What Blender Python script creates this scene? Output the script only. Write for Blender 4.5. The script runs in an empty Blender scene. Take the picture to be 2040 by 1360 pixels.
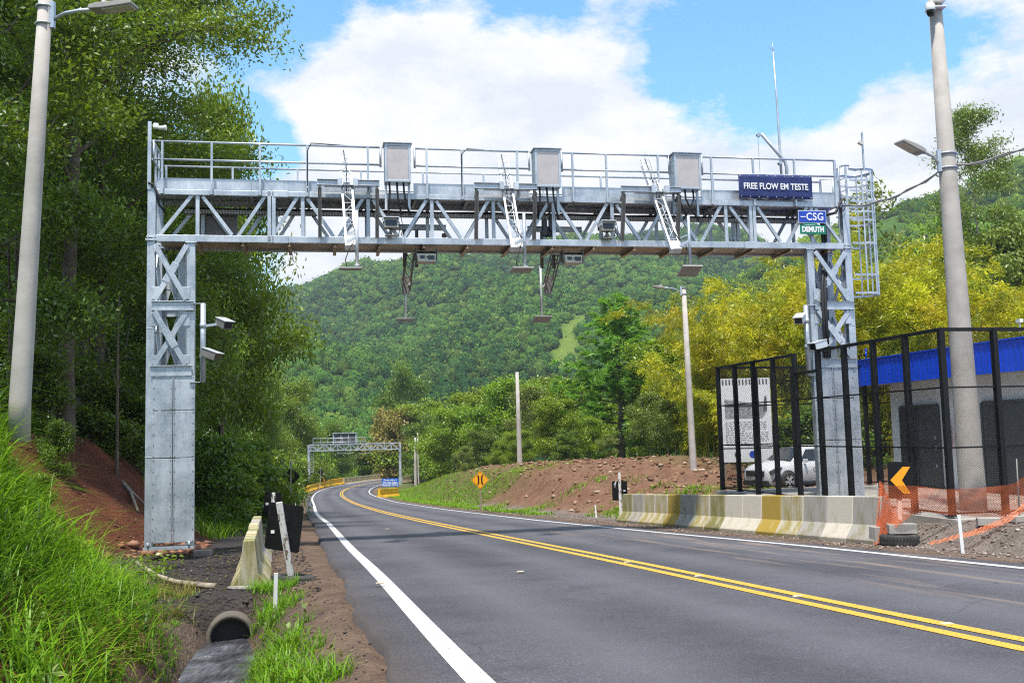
import bpy, bmesh, math, random
import numpy as np
from mathutils import Vector, Matrix

SC = bpy.context.scene
COL = SC.collection
R = math.radians
V3 = Vector

# ------------------------------------------------------------------ camera
FPX, CX, CY = 1983.0, 1020.0, 680.0
PITCH, ROLL = math.atan(186 / 1983.0), 0.0245
cp, sp, cr, sr = math.cos(PITCH), math.sin(PITCH), math.cos(ROLL), math.sin(ROLL)
C_F = Vector((0, cp, sp))
C_R = Vector((1, 0, 0)) * cr - Vector((0, -sp, cp)) * sr
C_U = Vector((1, 0, 0)) * sr + Vector((0, -sp, cp)) * cr


def sight(px, py):
    return C_F + C_R * ((px - CX) / FPX) - C_U * ((py - CY) / FPX)


def at(px, py, y):
    """world point seen at that photo position, y metres ahead"""
    d = sight(px, py)
    return d * (y / d.y)


cam = bpy.data.cameras.new('camera')
camo = bpy.data.objects.new('camera', cam)
COL.objects.link(camo)
cam.sensor_width = 36.0
cam.lens = 36.0 * FPX / 2040.0
cam.clip_start = 0.05
cam.clip_end = 9000
camo.matrix_world = Matrix(((C_R.x, C_U.x, -C_F.x, 0), (C_R.y, C_U.y, -C_F.y, 0), (C_R.z, C_U.z, -C_F.z, 0), (0, 0, 0, 1)))
SC.camera = camo


# ------------------------------------------------------------------ object helpers
def tag(o, label=None, cat=None, group=None, kind=None):
    if label: o['label'] = label
    if cat: o['category'] = cat
    if group: o['group'] = group
    if kind: o['kind'] = kind
    return o


def thing(name, label, cat, loc=(0, 0, 0), rotz=0.0, group=None):
    o = bpy.data.objects.new(name, None)
    o.empty_display_size = 0.2
    COL.objects.link(o)
    o.location = loc
    o.rotation_euler = (0, 0, rotz)
    return tag(o, label, cat, group)


def copy_tree(o, parent=None):
    c = o.copy()
    COL.objects.link(c)
    if parent is not None:
        c.parent = parent
    for ch in list(o.children):
        copy_tree(ch, c)
    return c


class MB:
    def __init__(self):
        self.v, self.f, self.s = [], [], []

    def add(self, verts, faces, smooth=False):
        b = len(self.v)
        self.v.extend([tuple(p) for p in verts])
        for f in faces:
            self.f.append(tuple(i + b for i in f))
            self.s.append(smooth)
        return self

    def box(self, c, s, rot=None):
        c = Vector(c)
        hx, hy, hz = s[0] / 2, s[1] / 2, s[2] / 2
        vs = []
        for z in (-hz, hz):
            for x, y in ((-hx, -hy), (hx, -hy), (hx, hy), (-hx, hy)):
                p = Vector((x, y, z))
                if rot is not None: p = rot @ p
                vs.append(c + p)
        return self.add(vs, [(3, 2, 1, 0), (4, 5, 6, 7), (0, 1, 5, 4), (1, 2, 6, 5), (2, 3, 7, 6), (3, 0, 4, 7)])

    def bar(self, p0, p1, w, h, up=(0, 0, 1)):
        p0, p1 = Vector(p0), Vector(p1)
        d = (p1 - p0).normalized()
        u = Vector(up)
        if abs(d.dot(u)) > 0.98: u = Vector((0, 1, 0))
        s = d.cross(u).normalized()
        u = s.cross(d).normalized()
        vs = []
        for p in (p0, p1):
            for a, b in ((-1, -1), (1, -1), (1, 1), (-1, 1)):
                vs.append(p + s * (a * w / 2) + u * (b * h / 2))
        return self.add(vs, [(0, 1, 2, 3), (7, 6, 5, 4), (4, 5, 1, 0), (5, 6, 2, 1), (6, 7, 3, 2), (7, 4, 0, 3)])

    def channel(self, p0, p1, w, h, t=0.012, up=(0, 0, 1)):
        """an I section bar: two flanges and a web"""
        p0, p1 = Vector(p0), Vector(p1)
        d = (p1 - p0).normalized()
        u = Vector(up)
        if abs(d.dot(u)) > 0.98: u = Vector((0, 1, 0))
        s = d.cross(u).normalized()
        u = s.cross(d).normalized()
        for k in (-1, 1):
            o = u * (k * (h / 2 - t / 2))
            self.bar(p0 + o, p1 + o, w, t, up)
        self.bar(p0, p1, t, h - 2 * t, up)
        return self

    def path(self, pts, radii, n=8, cap=True, smooth=True):
        pts = [Vector(p) for p in pts]
        if not hasattr(radii, '__len__'): radii = [radii] * len(pts)
        m = len(pts)
        ref = None
        vs = []
        for i in range(m):
            d = (pts[min(i + 1, m - 1)] - pts[max(i - 1, 0)])
            if d.length < 1e-9: d = Vector((0, 0, 1))
            d.normalize()
            if ref is None:
                ref = Vector((1, 0, 0)) if abs(d.x) < 0.9 else Vector((0, 1, 0))
            a = (ref - d * ref.dot(d)).normalized()
            ref = a
            b = d.cross(a)
            for k in range(n):
                t = 2 * math.pi * k / n
                vs.append(pts[i] + (a * math.cos(t) + b * math.sin(t)) * radii[i])
        fs = []
        for i in range(m - 1):
            for k in range(n):
                k2 = (k + 1) % n
                fs.append((i * n + k, i * n + k2, (i + 1) * n + k2, (i + 1) * n + k))
        self.add(vs, fs, smooth)
        if cap:
            b = len(self.v) - len(vs)
            self.f.append(tuple(b + k for k in reversed(range(n)))); self.s.append(False)
            self.f.append(tuple(b + (m - 1) * n + k for k in range(n))); self.s.append(False)
        return self

    def tube(self, p0, p1, r0, r1=None, n=10, cap=True):
        return self.path([p0, p1], [r0, r0 if r1 is None else r1], n, cap)

    def prism(self, outline, M=None, y0=0.0, y1=0.1):
        """outline in (x, z), extruded along y from y0 to y1, then moved by the matrix M"""
        n = len(outline)
        area = sum(outline[i][0] * outline[(i + 1) % n][1] - outline[(i + 1) % n][0] * outline[i][1] for i in range(n))
        if area < 0: outline = list(reversed(outline))
        vs = [Vector((x, y0, z)) for x, z in outline] + [Vector((x, y1, z)) for x, z in outline]
        if M is not None: vs = [M @ p for p in vs]
        fs = [tuple(range(n)), tuple(reversed(range(n, 2 * n)))]
        for i in range(n):
            j = (i + 1) % n
            fs.append((i, n + i, n + j, j))
        return self.add(vs, fs)

    def lathe(self, prof, n=20, M=None, smooth=True, close=False):
        vs = []
        for r, z in prof:
            for k in range(n):
                t = 2 * math.pi * k / n
                p = Vector((r * math.cos(t), r * math.sin(t), z))
                vs.append(M @ p if M is not None else p)
        fs = []
        m = len(prof)
        for i in range(m if close else m - 1):
            i2 = (i + 1) % m
            for k in range(n):
                k2 = (k + 1) % n
                fs.append((i * n + k, i * n + k2, i2 * n + k2, i2 * n + k))
        return self.add(vs, fs, smooth)

    def build(self, name, mat, parent=None, bevel=0.0, loc=None, rotz=None):
        me = bpy.data.meshes.new(name)
        me.from_pydata(self.v, [], self.f)
        me.polygons.foreach_set('use_smooth', self.s)
        me.materials.append(mat)
        me.update()
        o = bpy.data.objects.new(name, me)
        COL.objects.link(o)
        if parent is not None: o.parent = parent
        if loc is not None: o.location = loc
        if rotz is not None: o.rotation_euler = (0, 0, rotz)
        if bevel:
            b = o.modifiers.new('edge', 'BEVEL')
            b.width = bevel; b.segments = 2; b.limit_method = 'ANGLE'; b.angle_limit = R(40)
        return o


def np_mesh(name, verts, quads, mat, attrs=None, smooth=False, parent=None, tris=None):
    """one mesh object from numpy arrays; attrs = {name: per-vertex float or rgb}"""
    verts = np.ascontiguousarray(verts, dtype=np.float32)
    me = bpy.data.meshes.new(name)
    nq = 0 if quads is None else len(quads)
    nt = 0 if tris is None else len(tris)
    me.vertices.add(len(verts))
    me.vertices.foreach_set('co', verts.ravel())
    idx = []
    if nq: idx.append(np.asarray(quads, dtype=np.int32).ravel())
    if nt: idx.append(np.asarray(tris, dtype=np.int32).ravel())
    idx = np.concatenate(idx)
    me.loops.add(len(idx))
    me.loops.foreach_set('vertex_index', idx)
    starts = np.concatenate([np.arange(nq) * 4, nq * 4 + np.arange(nt) * 3]).astype(np.int32)
    me.polygons.add(nq + nt)
    me.polygons.foreach_set('loop_start', starts)
    if smooth: me.polygons.foreach_set('use_smooth', np.ones(nq + nt, dtype=bool))
    for k, a in (attrs or {}).items():
        a = np.asarray(a, dtype=np.float32)
        if a.ndim == 1:
            at_ = me.attributes.new(k, 'FLOAT', 'POINT')
            at_.data.foreach_set('value', a)
        else:
            at_ = me.attributes.new(k, 'FLOAT_COLOR', 'POINT')
            at_.data.foreach_set('color', np.concatenate([a, np.ones((len(a), 1), np.float32)], 1).ravel())
    me.materials.append(mat)
    me.update(calc_edges=True)
    me.validate()
    o = bpy.data.objects.new(name, me)
    COL.objects.link(o)
    if parent is not None: o.parent = parent
    return o


def lettering(text, size, mat, parent, loc, rot=(R(90), 0, 0), bold=0.0, width=None, spacing=1.0, name='lettering', align='CENTER'):
    cu = bpy.data.curves.new(name, 'FONT')
    cu.body = text
    cu.size = size
    cu.extrude = 0.003
    cu.offset = bold
    cu.space_character = spacing
    cu.align_x = align
    cu.align_y = 'CENTER'
    cu.materials.append(mat)
    o = bpy.data.objects.new(name, cu)
    COL.objects.link(o)
    o.parent = parent
    o.location = loc
    o.rotation_euler = rot
    bpy.context.view_layer.update()
    me = bpy.data.meshes.new_from_object(o.evaluated_get(bpy.context.evaluated_depsgraph_get()))
    me.name = name
    bpy.data.objects.remove(o)
    co = np.empty(len(me.vertices) * 3, np.float32)
    me.vertices.foreach_get('co', co)
    co = co.reshape(-1, 3)
    if width: co[:, 0] *= width / (co[:, 0].max() - co[:, 0].min())
    me.vertices.foreach_set('co', co.ravel())
    me.update()
    if not me.materials: me.materials.append(mat)
    o = bpy.data.objects.new(name, me)
    COL.objects.link(o)
    o.parent = parent
    o.location = loc
    o.rotation_euler = rot
    return o


# ------------------------------------------------------------------ materials
class NT:
    def __init__(self, name):
        self.m = bpy.data.materials.new(name)
        self.m.use_nodes = True
        self.t = self.m.node_tree
        self.t.nodes.clear()
        self.out = self.n('ShaderNodeOutputMaterial')

    def n(self, typ, ins=None, **kw):
        nd = self.t.nodes.new(typ)
        for k, v in kw.items(): setattr(nd, k, v)
        for k, v in (ins or {}).items(): self.set(nd, k, v)
        return nd

    def set(self, nd, key, v):
        s = nd.inputs[key]
        if hasattr(v, 'is_linked') or hasattr(v, 'links'):
            self.t.links.new(v, s)
        else:
            if s.type == 'RGBA' and len(v) == 3: v = (*v, 1)
            s.default_value = v

    def coord(self, kind='Object', scale=None):
        c = self.n('ShaderNodeTexCoord').outputs[kind]
        if scale is not None:
            c = self.n('ShaderNodeMapping', {'Vector': c, 'Scale': scale}).outputs['Vector']
        return c

    def noise(self, vec, scale, detail=4.0, rough=0.55, out='Fac'):
        return self.n('ShaderNodeTexNoise', {'Vector': vec, 'Scale': scale, 'Detail': detail, 'Roughness': rough}).outputs[out]

    def ramp(self, fac, stops, interp='LINEAR'):
        r = self.n('ShaderNodeValToRGB', {'Fac': fac})
        r.color_ramp.interpolation = interp
        e = r.color_ramp.elements
        while len(e) < len(stops): e.new(0.5)
        for i, (p, c) in enumerate(stops):
            e[i].position = p
            e[i].color = (*c, 1) if hasattr(c, '__len__') else (c, c, c, 1)
        return r.outputs['Color']

    def mix(self, fac, a, b, blend='MIX'):
        nd = self.n('ShaderNodeMix', data_type='RGBA', blend_type=blend)
        for s, v in ((nd.inputs[0], fac), (nd.inputs[6], a), (nd.inputs[7], b)):
            if hasattr(v, 'links'): self.t.links.new(v, s)
            elif s.type == 'RGBA': s.default_value = (*v, 1) if len(v) == 3 else v
            else: s.default_value = v
        return nd.outputs[2]

    def math(self, op, a, b=0.0, c=None):
        nd = self.n('ShaderNodeMath', operation=op)
        vals = [a, b] + ([c] if c is not None else [])
        for i, v in enumerate(vals):
            if hasattr(v, 'links'): self.t.links.new(v, nd.inputs[i])
            else: nd.inputs[i].default_value = v
        return nd.outputs[0]

    def bump(self, height, strength=0.3, dist=0.02):
        return self.n('ShaderNodeBump', {'Height': height, 'Strength': strength, 'Distance': dist}).outputs['Normal']

    def attr(self, name, out='Fac'):
        return self.n('ShaderNodeAttribute', attribute_name=name).outputs[out]

    def finish(self, shader):
        self.t.links.new(shader, self.out.inputs['Surface'])
        return self.m

    def pbr(self, color, rough=0.6, metal=0.0, normal=None, spec=0.5, **kw):
        ins = {'Base Color': color, 'Roughness': rough, 'Metallic': metal, 'Specular IOR Level': spec}
        if normal is not None: ins['Normal'] = normal
        ins.update(kw)
        return self.n('ShaderNodeBsdfPrincipled', ins).outputs['BSDF']


def simple(name, col, rough=0.6, metal=0.0, var=0.15, scale=6.0, bump=0.1, spec=0.5, dirt=None, coord='Object'):
    t = NT(name)
    c = t.coord(coord)
    n = t.noise(c, scale, 5)
    lo = tuple(x * (1 - var) for x in col); hi = tuple(min(1, x * (1 + var)) for x in col)
    colr = t.ramp(n, [(0.3, lo), (0.7, hi)])
    if dirt:
        n2 = t.noise(c, scale * 0.35, 6, 0.65)
        colr = t.mix(t.ramp(n2, [(0.5, 0.0), (0.72, dirt[1])]), colr, dirt[0])
    rr = t.ramp(n, [(0.2, max(0, rough - 0.08)), (0.8, min(1, rough + 0.1))])
    nm = t.bump(t.noise(c, scale * 8, 4), bump, 0.01) if bump else None
    return t.finish(t.pbr(colr, rr, metal, nm, spec))


def galvanised():
    t = NT('galvanised_steel')
    c = t.coord('Object')
    v = t.n('ShaderNodeTexVoronoi', {'Vector': c, 'Scale': 42.0}, feature='F1').outputs['Color']
    vb = t.n('ShaderNodeSeparateColor', {'Color': v}).outputs[0]
    n = t.noise(c, 1.7, 6, 0.6)
    col = t.mix(t.ramp(n, [(0.35, 0.0), (0.7, 1.0)]), (0.31, 0.355, 0.41), (0.60, 0.635, 0.685))
    col = t.mix(t.math('MULTIPLY', vb, 0.35), col, (0.75, 0.78, 0.82))
    st = t.noise(t.coord('Object', (5, 5, 0.45)), 3.0, 5, 0.7)
    col = t.mix(t.ramp(st, [(0.52, 0.0), (0.78, 0.5)]), col, (0.22, 0.235, 0.26))
    rr = t.ramp(n, [(0.3, 0.36), (0.7, 0.55)])
    return t.finish(t.pbr(col, rr, 0.55, t.bump(t.noise(c, 60, 3), 0.06, 0.01)))


def leaf_mat(name, dark, light, trans=0.35, gloss=0.06, rnd=0.25, through=(0.30, 0.42, 0.02)):
    """leaves: the tint attribute runs from old dark leaf to young light leaf; each plant differs a little"""
    t = NT(name)
    tint = t.attr('tint')
    ob = t.n('ShaderNodeObjectInfo').outputs['Random']
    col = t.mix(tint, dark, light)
    hs = t.n('ShaderNodeHueSaturation', {'Color': col, 'Saturation': 1.0, 'Fac': 1.0})
    t.set(hs, 'Hue', t.math('MULTIPLY_ADD', ob, 0.035, 0.4825))
    t.set(hs, 'Value', t.math('MULTIPLY_ADD', ob, rnd, 1 - rnd / 2))
    col = hs.outputs['Color']
    d = t.n('ShaderNodeBsdfDiffuse', {'Color': col}).outputs[0]
    tc = t.mix(0.5, col, through)
    tr = t.n('ShaderNodeBsdfTranslucent', {'Color': tc}).outputs[0]
    a = t.n('ShaderNodeMixShader', {0: trans, 1: d, 2: tr}).outputs[0]
    g = t.n('ShaderNodeBsdfGlossy', {'Color': (0.9, 0.95, 0.9), 'Roughness': 0.42}).outputs[0]
    return t.finish(t.n('ShaderNodeMixShader', {0: gloss, 1: a, 2: g}).outputs[0])


def mesh_alpha(name, col, cell_w, cell_h, wire, ax='x', rough=0.5, metal=0.0, trans=0.0):
    """expanded metal or netting: diamonds of wire with real holes between, in the panel's own coordinates"""
    t = NT(name)
    c = t.n('ShaderNodeSeparateXYZ', {'Vector': t.coord('Object')})
    u = t.math('DIVIDE', c.outputs[0], cell_w)
    w = t.math('DIVIDE', c.outputs[2], cell_h)
    fs = []
    for sgn in ('ADD', 'SUBTRACT'):
        q = t.math('FRACT', t.math(sgn, u, w))
        q = t.math('ABSOLUTE', t.math('SUBTRACT', q, 0.5))
        fs.append(t.math('GREATER_THAN', q, 0.5 - wire))
    a = t.math('MAXIMUM', fs[0], fs[1])
    p = t.pbr(col, rough, metal)
    if trans:
        tl = t.n('ShaderNodeBsdfTranslucent', {'Color': col}).outputs[0]
        p = t.n('ShaderNodeMixShader', {0: trans, 1: p, 2: tl}).outputs[0]
    tp = t.n('ShaderNodeBsdfTransparent').outputs[0]
    return t.finish(t.n('ShaderNodeMixShader', {0: a, 1: tp, 2: p}).outputs[0])


M = {}
M['steel'] = galvanised()
M['alu'] = simple('bright_aluminium', (0.66, 0.67, 0.69), 0.38, 0.4, 0.08, 9, 0.03)
M['cabinet_back'] = simple('cabinet_backplate', (0.52, 0.46, 0.44), 0.4, 0.35, 0.10, 3, 0.02)
M['dark_steel'] = simple('dull_brown_steel', (0.20, 0.19, 0.18), 0.55, 0.3, 0.2, 8, 0.05)
M['cable'] = simple('black_rubber', (0.018, 0.018, 0.02), 0.55, 0, 0.3, 20, 0.05)
M['black'] = simple('black_paint', (0.007, 0.0075, 0.009), 0.5, 0, 0.3, 6, 0.05, spec=0.3)
M['bounce_steel'] = simple('bounce_tinted_underside', (0.44, 0.35, 0.25), 0.5, 0.3, 0.3, 2, 0.05)  # brown tint stands in for ground light reflected onto the galvanised underside
M['sign_black'] = simple('black_sign_back', (0.006, 0.0065, 0.007), 0.6, 0, 0.4, 5, 0.05, spec=0.25, dirt=((0.03, 0.03, 0.03), 0.4))
M['white'] = simple('white_paint', (0.78, 0.78, 0.76), 0.45, 0, 0.06, 5, 0.03)
M['cream'] = simple('cream_enclosure', (0.55, 0.52, 0.44), 0.5, 0, 0.08, 8, 0.03)
M['panel_grey'] = simple('antenna_plastic', (0.34, 0.32, 0.30), 0.5, 0, 0.08, 8, 0.02)
M['lens'] = simple('lens_glass', (0.01, 0.011, 0.014), 0.08, 0, 0.1, 5, 0)
M['navy'] = simple('navy_vinyl', (0.012, 0.024, 0.12), 0.55, 0, 0.12, 4, 0.05)
M['csg_blue'] = simple('blue_sheet', (0.01, 0.055, 0.42), 0.4, 0, 0.05, 4, 0)
M['demuth_green'] = simple('green_sheet', (0.0, 0.18, 0.10), 0.4, 0, 0.05, 4, 0)
M['sign_white'] = simple('white_sheet', (0.80, 0.80, 0.80), 0.45, 0, 0.03, 4, 0)
M['sign_blue'] = simple('road_sign_blue', (0.008, 0.12, 0.55), 0.4, 0, 0.05, 4, 0)
M['sign_yellow'] = simple('road_sign_yellow', (0.85, 0.36, 0.008), 0.4, 0, 0.05, 4, 0)
M['concrete_pole'] = simple('pole_concrete', (0.43, 0.395, 0.36), 0.8, 0, 0.14, 3, 0.15, dirt=((0.25, 0.21, 0.17), 0.5))
M['wet_concrete'] = simple('mossy_wet_concrete', (0.13, 0.112, 0.09), 0.8, 0, 0.3, 5, 0.3, dirt=((0.05, 0.045, 0.03), 0.8))
M['concrete'] = simple('plain_concrete', (0.36, 0.335, 0.30), 0.85, 0, 0.2, 4, 0.25, dirt=((0.2, 0.16, 0.12), 0.6))
M['wall_white'] = simple('white_rendered_wall', (0.82, 0.82, 0.82), 0.8, 0, 0.04, 2, 0.1)
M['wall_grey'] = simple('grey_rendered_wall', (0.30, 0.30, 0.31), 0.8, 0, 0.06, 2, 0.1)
M['fascia'] = simple('blue_fascia_sheet', (0.004, 0.085, 0.80), 0.35, 0.1, 0.08, 2, 0.02)
M['door_grey'] = simple('charcoal_door', (0.075, 0.078, 0.084), 0.5, 0.1, 0.1, 4, 0.05)
M['red'] = simple('red_paint', (0.6, 0.012, 0.01), 0.4, 0, 0.1, 5, 0)
M['tyre'] = simple('tyre_rubber', (0.035, 0.034, 0.033), 0.8, 0, 0.3, 12, 0.25, dirt=((0.15, 0.12, 0.09), 0.6))
M['wood'] = simple('grey_wood', (0.26, 0.20, 0.14), 0.85, 0, 0.35, 9, 0.4)
M['barrier_yellow'] = simple('yellow_barrier_paint', (0.75, 0.42, 0.01), 0.6, 0, 0.12, 5, 0.1, dirt=((0.25, 0.14, 0.03), 0.7))
M['rail_concrete'] = simple('bridge_rail_concrete', (0.50, 0.42, 0.30), 0.85, 0, 0.25, 3, 0.2)
M['rock'] = simple('loose_rock', (0.40, 0.27, 0.18), 0.9, 0, 0.45, 3, 0.4)
M['trunk'] = simple('bark', (0.10, 0.075, 0.055), 0.9, 0, 0.4, 8, 0.5, dirt=((0.22, 0.20, 0.16), 0.7))
M['pale_trunk'] = simple('pale_bark', (0.30, 0.25, 0.20), 0.9, 0, 0.35, 6, 0.4)


def peeling_white():
    t = NT('peeling_white_paint')
    c = t.coord('Object', (1, 1, 0.35))
    n = t.noise(c, 16, 6, 0.7)
    col = t.mix(t.ramp(n, [(0.53, 0.0), (0.58, 1.0)]), (0.68, 0.66, 0.62), (0.16, 0.11, 0.08))
    return t.finish(t.pbr(col, 0.8, 0, t.bump(n, 0.4, 0.01)))


M['peeling'] = peeling_white()


def chevron_orange():
    return simple('chevron_orange', (0.88, 0.36, 0.01), 0.45, 0, 0.06, 6, 0.02)


M['chevron'] = chevron_orange()


def stained(name, base, stain, amount):
    """cast concrete with rain-washed algae and rust that runs down the face"""
    t = NT(name)
    c = t.coord('Object', (1, 1, 0.12))
    n = t.noise(c, 5.5, 6, 0.62)
    f = t.noise(t.coord('Object'), 26, 5, 0.6)
    col = t.mix(t.ramp(n, [(0.62 - amount * 0.45, 0.0), (0.74 - amount * 0.35, 1.0)]), base, stain)
    col = t.mix(t.math('MULTIPLY', f, 0.35), col, tuple(x * 0.6 for x in base))
    z = t.n('ShaderNodeSeparateXYZ', {'Vector': t.coord('Object')}).outputs[2]
    low = t.ramp(t.math('ADD', z, t.math('MULTIPLY', n, 0.12)), [(0.05, 1.0), (0.20, 0.0)])
    col = t.mix(t.math('MULTIPLY', low, 0.7), col, (0.13, 0.10, 0.03))
    return t.finish(t.pbr(col, 0.88, 0, t.bump(f, 0.3, 0.01)))


PALE, GREY = (0.62, 0.56, 0.46), (0.40, 0.37, 0.33)
M['st_pale'] = stained('barrier_pale', PALE, (0.40, 0.34, 0.20), 0.15)
M['st_grey'] = stained('barrier_grey', GREY, (0.26, 0.23, 0.13), 0.3)
M['st_olive'] = stained('barrier_olive', (0.46, 0.42, 0.30), (0.20, 0.18, 0.03), 0.55)
M['st_yellow'] = stained('barrier_mustard', (0.50, 0.42, 0.20), (0.42, 0.27, 0.025), 0.75)
M['st_mix'] = stained('barrier_mixed', (0.52, 0.47, 0.36), (0.34, 0.26, 0.05), 0.4)
# ------------------------------------------------------------------ road line and the lie of the land
_C = np.array([(14.8, -40), (9.9, -20), (5.05, 0), (3.3, 6.8), (1.45, 14.7), (-.1, 21.1), (-2.15, 29.7), (-3.75, 36.5), (-7.1, 51.6), (-12.9, 80.2), (-17.2, 101),
               (-20.9, 120.5), (-22.5, 131), (-23.5, 142.5), (-23.6, 154.6), (-22.4, 168), (-18.8, 190), (-12, 215), (0, 245), (20, 280), (55, 325)], float)


def catmull(P, n=24):
    out = []
    for i in range(len(P) - 1):
        p0, p1, p2, p3 = P[max(i - 1, 0)], P[i], P[i + 1], P[min(i + 2, len(P) - 1)]
        for k in range(n):
            t = k / n
            out.append(0.5 * ((2 * p1) + (-p0 + p2) * t + (2 * p0 - 5 * p1 + 4 * p2 - p3) * t * t + (-p0 + 3 * p1 - 3 * p2 + p3) * t ** 3))
    out.append(P[-1])
    return np.array(out)


CL = catmull(_C)
for _ in range(12):
    CL[1:-1] = 0.25 * CL[:-2] + 0.5 * CL[1:-1] + 0.25 * CL[2:]
_T = np.gradient(CL, axis=0)
_T /= np.linalg.norm(_T, axis=1)[:, None]
NRM = np.stack([_T[:, 1], -_T[:, 0]], 1)          # to the right of travel


_ry = np.array([-60, 0, 80, 120, 200, 330], float)
_rz = np.array([1.5, -1.12, -5.1, -6.6, -7.6, -8.2], float)
_yy = np.arange(-60, 331, 1.0)
_zz = np.interp(_yy, _ry, _rz)
for _ in range(40):
    _zz[1:-1] = 0.25 * _zz[:-2] + 0.5 * _zz[1:-1] + 0.25 * _zz[2:]


def road_z(y):
    return np.interp(y, _yy, _zz)


def ss(a, b, x):
    t = np.clip((x - a) / (b - a), 0, 1)
    return t * t * (3 - 2 * t)


def offset(x, y):
    """signed distance from the centre line (right positive) and the road height there"""
    x = np.asarray(x, float).ravel(); y = np.asarray(y, float).ravel()
    off = np.empty_like(x); zc = np.empty_like(x)
    for a in range(0, len(x), 20000):
        X = x[a:a + 20000]; Y = y[a:a + 20000]
        d2 = (X[:, None] - CL[None, :, 0]) ** 2 + (Y[:, None] - CL[None, :, 1]) ** 2
        i = d2.argmin(1)
        v = np.stack([X - CL[i, 0], Y - CL[i, 1]], 1)
        lat = (v * NRM[i]).sum(1)
        off[a:a + 20000] = np.where(lat >= 0, 1, -1) * np.where(np.abs(lat) > 0.8 * np.sqrt(d2.min(1)), np.abs(lat), np.sqrt(d2.min(1)))
        zc[a:a + 20000] = road_z(CL[i, 1] + (v * _T[i]).sum(1) * _T[i, 1])
    return off, zc


_rs = np.random.RandomState(5)
_PH = _rs.uniform(0, 6.28, (24, 2)); _KD = _rs.uniform(0, 6.28, 24)


def wob(x, y, s, seed=0):
    """smooth lumps about +-1, wavelength about s"""
    o = 0
    for k in range(5):
        a = _KD[(k * 3 + seed) % 24]; f = 6.28 / s * (0.7 + 0.35 * k)
        o = o + np.sin((x * math.cos(a) + y * math.sin(a)) * f + _PH[(k + seed) % 24, 0]) * (0.6 ** k)
    return o / 1.6


def terrain(x, y):
    x = np.asarray(x, float); y = np.asarray(y, float)
    shp = x.shape
    X, Y = x.ravel(), y.ravel()
    d, zr = offset(X, Y)
    # left side
    foot = np.interp(Y, [0, 11.5, 14, 16.5, 21.5, 24.5, 28, 150], [-6.0, -6.0, -7.4, -8.2, -8.2, -7.3, -6.6, -6.3])
    hb = np.interp(Y, [0, 14, 20, 32, 80, 115, 150, 165], [3.5, 3.4, 2.9, 2.7, 3.2, 2.2, 1.0, 0.2])
    shl = -0.07 - 0.28 * ss(-4.1, -5.1, d) * np.interp(Y, [0, 12, 15, 19, 22, 30], [1, 1, 1, 0.2, 0.1, 0.3])
    t = np.clip((foot - d) / 3.4, 0, 1)
    rise = hb * (0.5 * t + 0.5 * ss(0, 1, t)) + 0.22 * np.clip(foot - 3.4 - d, 0, 60)
    lump = (0.16 * wob(X, Y, 2.3, 3) + 0.07 * wob(X, Y, 0.8, 7)) * np.clip((foot - d) / 1.0, 0, 1)
    zl = zr + shl + rise + lump
    ditch = np.exp(-(np.abs((d + 5.42) / np.interp(Y, [11.2, 12.9], [0.52, 0.35]))) ** 4.0) * (1 - ss(13.16, 13.34, Y))
    zl = zl - 0.52 * ditch + 0.24 * np.exp(-((d + 5.4) / 0.9) ** 2) * ss(13.16, 13.34, Y) * (1 - ss(13.7, 14.6, Y))
    # right side
    zp = np.interp(Y, [-20, 0, 10, 16, 30, 37, 45, 55, 80, 110, 140, 170], [-0.4, -1.0, -1.35, -1.60, -1.95, -2.3, -2.0, -1.55, -2.6, -4.8, -7.4, -11])
    s = ss(np.interp(Y, [0, 18, 24], [5.45, 5.45, 6.1]), np.interp(Y, [0, 17, 22, 26, 40], [6.25, 6.25, 7.5, 8.0, 10.0]), d)
    zrgt = (zr - 0.06 - 0.06 * ss(3.9, 6, d)) * (1 - s) + zp * s
    zrgt = zrgt + (0.17 * wob(X, Y, 2.9, 1) + 0.09 * wob(X, Y, 1.1, 4)) * ss(6.6, 8.5, d) * ss(28, 33, Y)
    zrgt = zrgt + (0.05 * wob(X, Y, 1.3, 2)) * ss(5.6, 7.5, d)
    zrgt = zrgt - 0.04 * np.clip(d - 35, 0, 200)
    z = np.where(d < -4.05, zl, np.where(d > 3.95, zrgt, zr - 0.09))
    # the river valley under the bridge
    val = ss(166, 190, Y)
    side = ss(4.5, 9, np.abs(d))
    z = z * (1 - val) + (-15.0) * val
    z = z * (1 - ss(152, 168, Y) * side * 0.6) + (-11.0) * ss(152, 168, Y) * side * 0.6
    far = ss(60, 200, np.abs(X + 0.2 * Y))
    return z.reshape(shp), d.reshape(shp)


def tz(x, y):
    z, _ = terrain(np.array([x], float), np.array([y], float))
    return float(z[0])


def graded(stops):
    out = [stops[0][0]]
    for (a, st), (b, st2) in zip(stops[:-1], stops[1:]):
        p = a
        while p < b - 1e-6:
            f = (p - a) / (b - a)
            p += st + (st2 - st) * f
            out.append(min(p, b))
    return np.array(out)


gx = graded([(-5000, 900), (-300, 60), (-60, 3), (-16, 0.3), (-9, 0.17), (-3, 0.17), (10, 0.2), (20, 0.5), (60, 3), (300, 60), (5000, 900)])
gy = graded([(-300, 60), (-20, 3), (3, 0.25), (7, 0.17), (12.4, 0.12), (13.6, 0.10), (15, 0.17), (20, 0.17), (30, 0.3), (50, 0.5), (90, 1.0), (150, 1.5), (300, 15), (1000, 150), (7000, 1500)])
GX, GY = np.meshgrid(gx, gy)
GZ, GD = terrain(GX, GY)


def sheet_idx(ny, nx):
    a = np.arange(ny * nx).reshape(ny, nx)
    return np.stack([a[:-1, :-1].ravel(), a[:-1, 1:].ravel(), a[1:, 1:].ravel(), a[1:, :-1].ravel()], 1)


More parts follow.
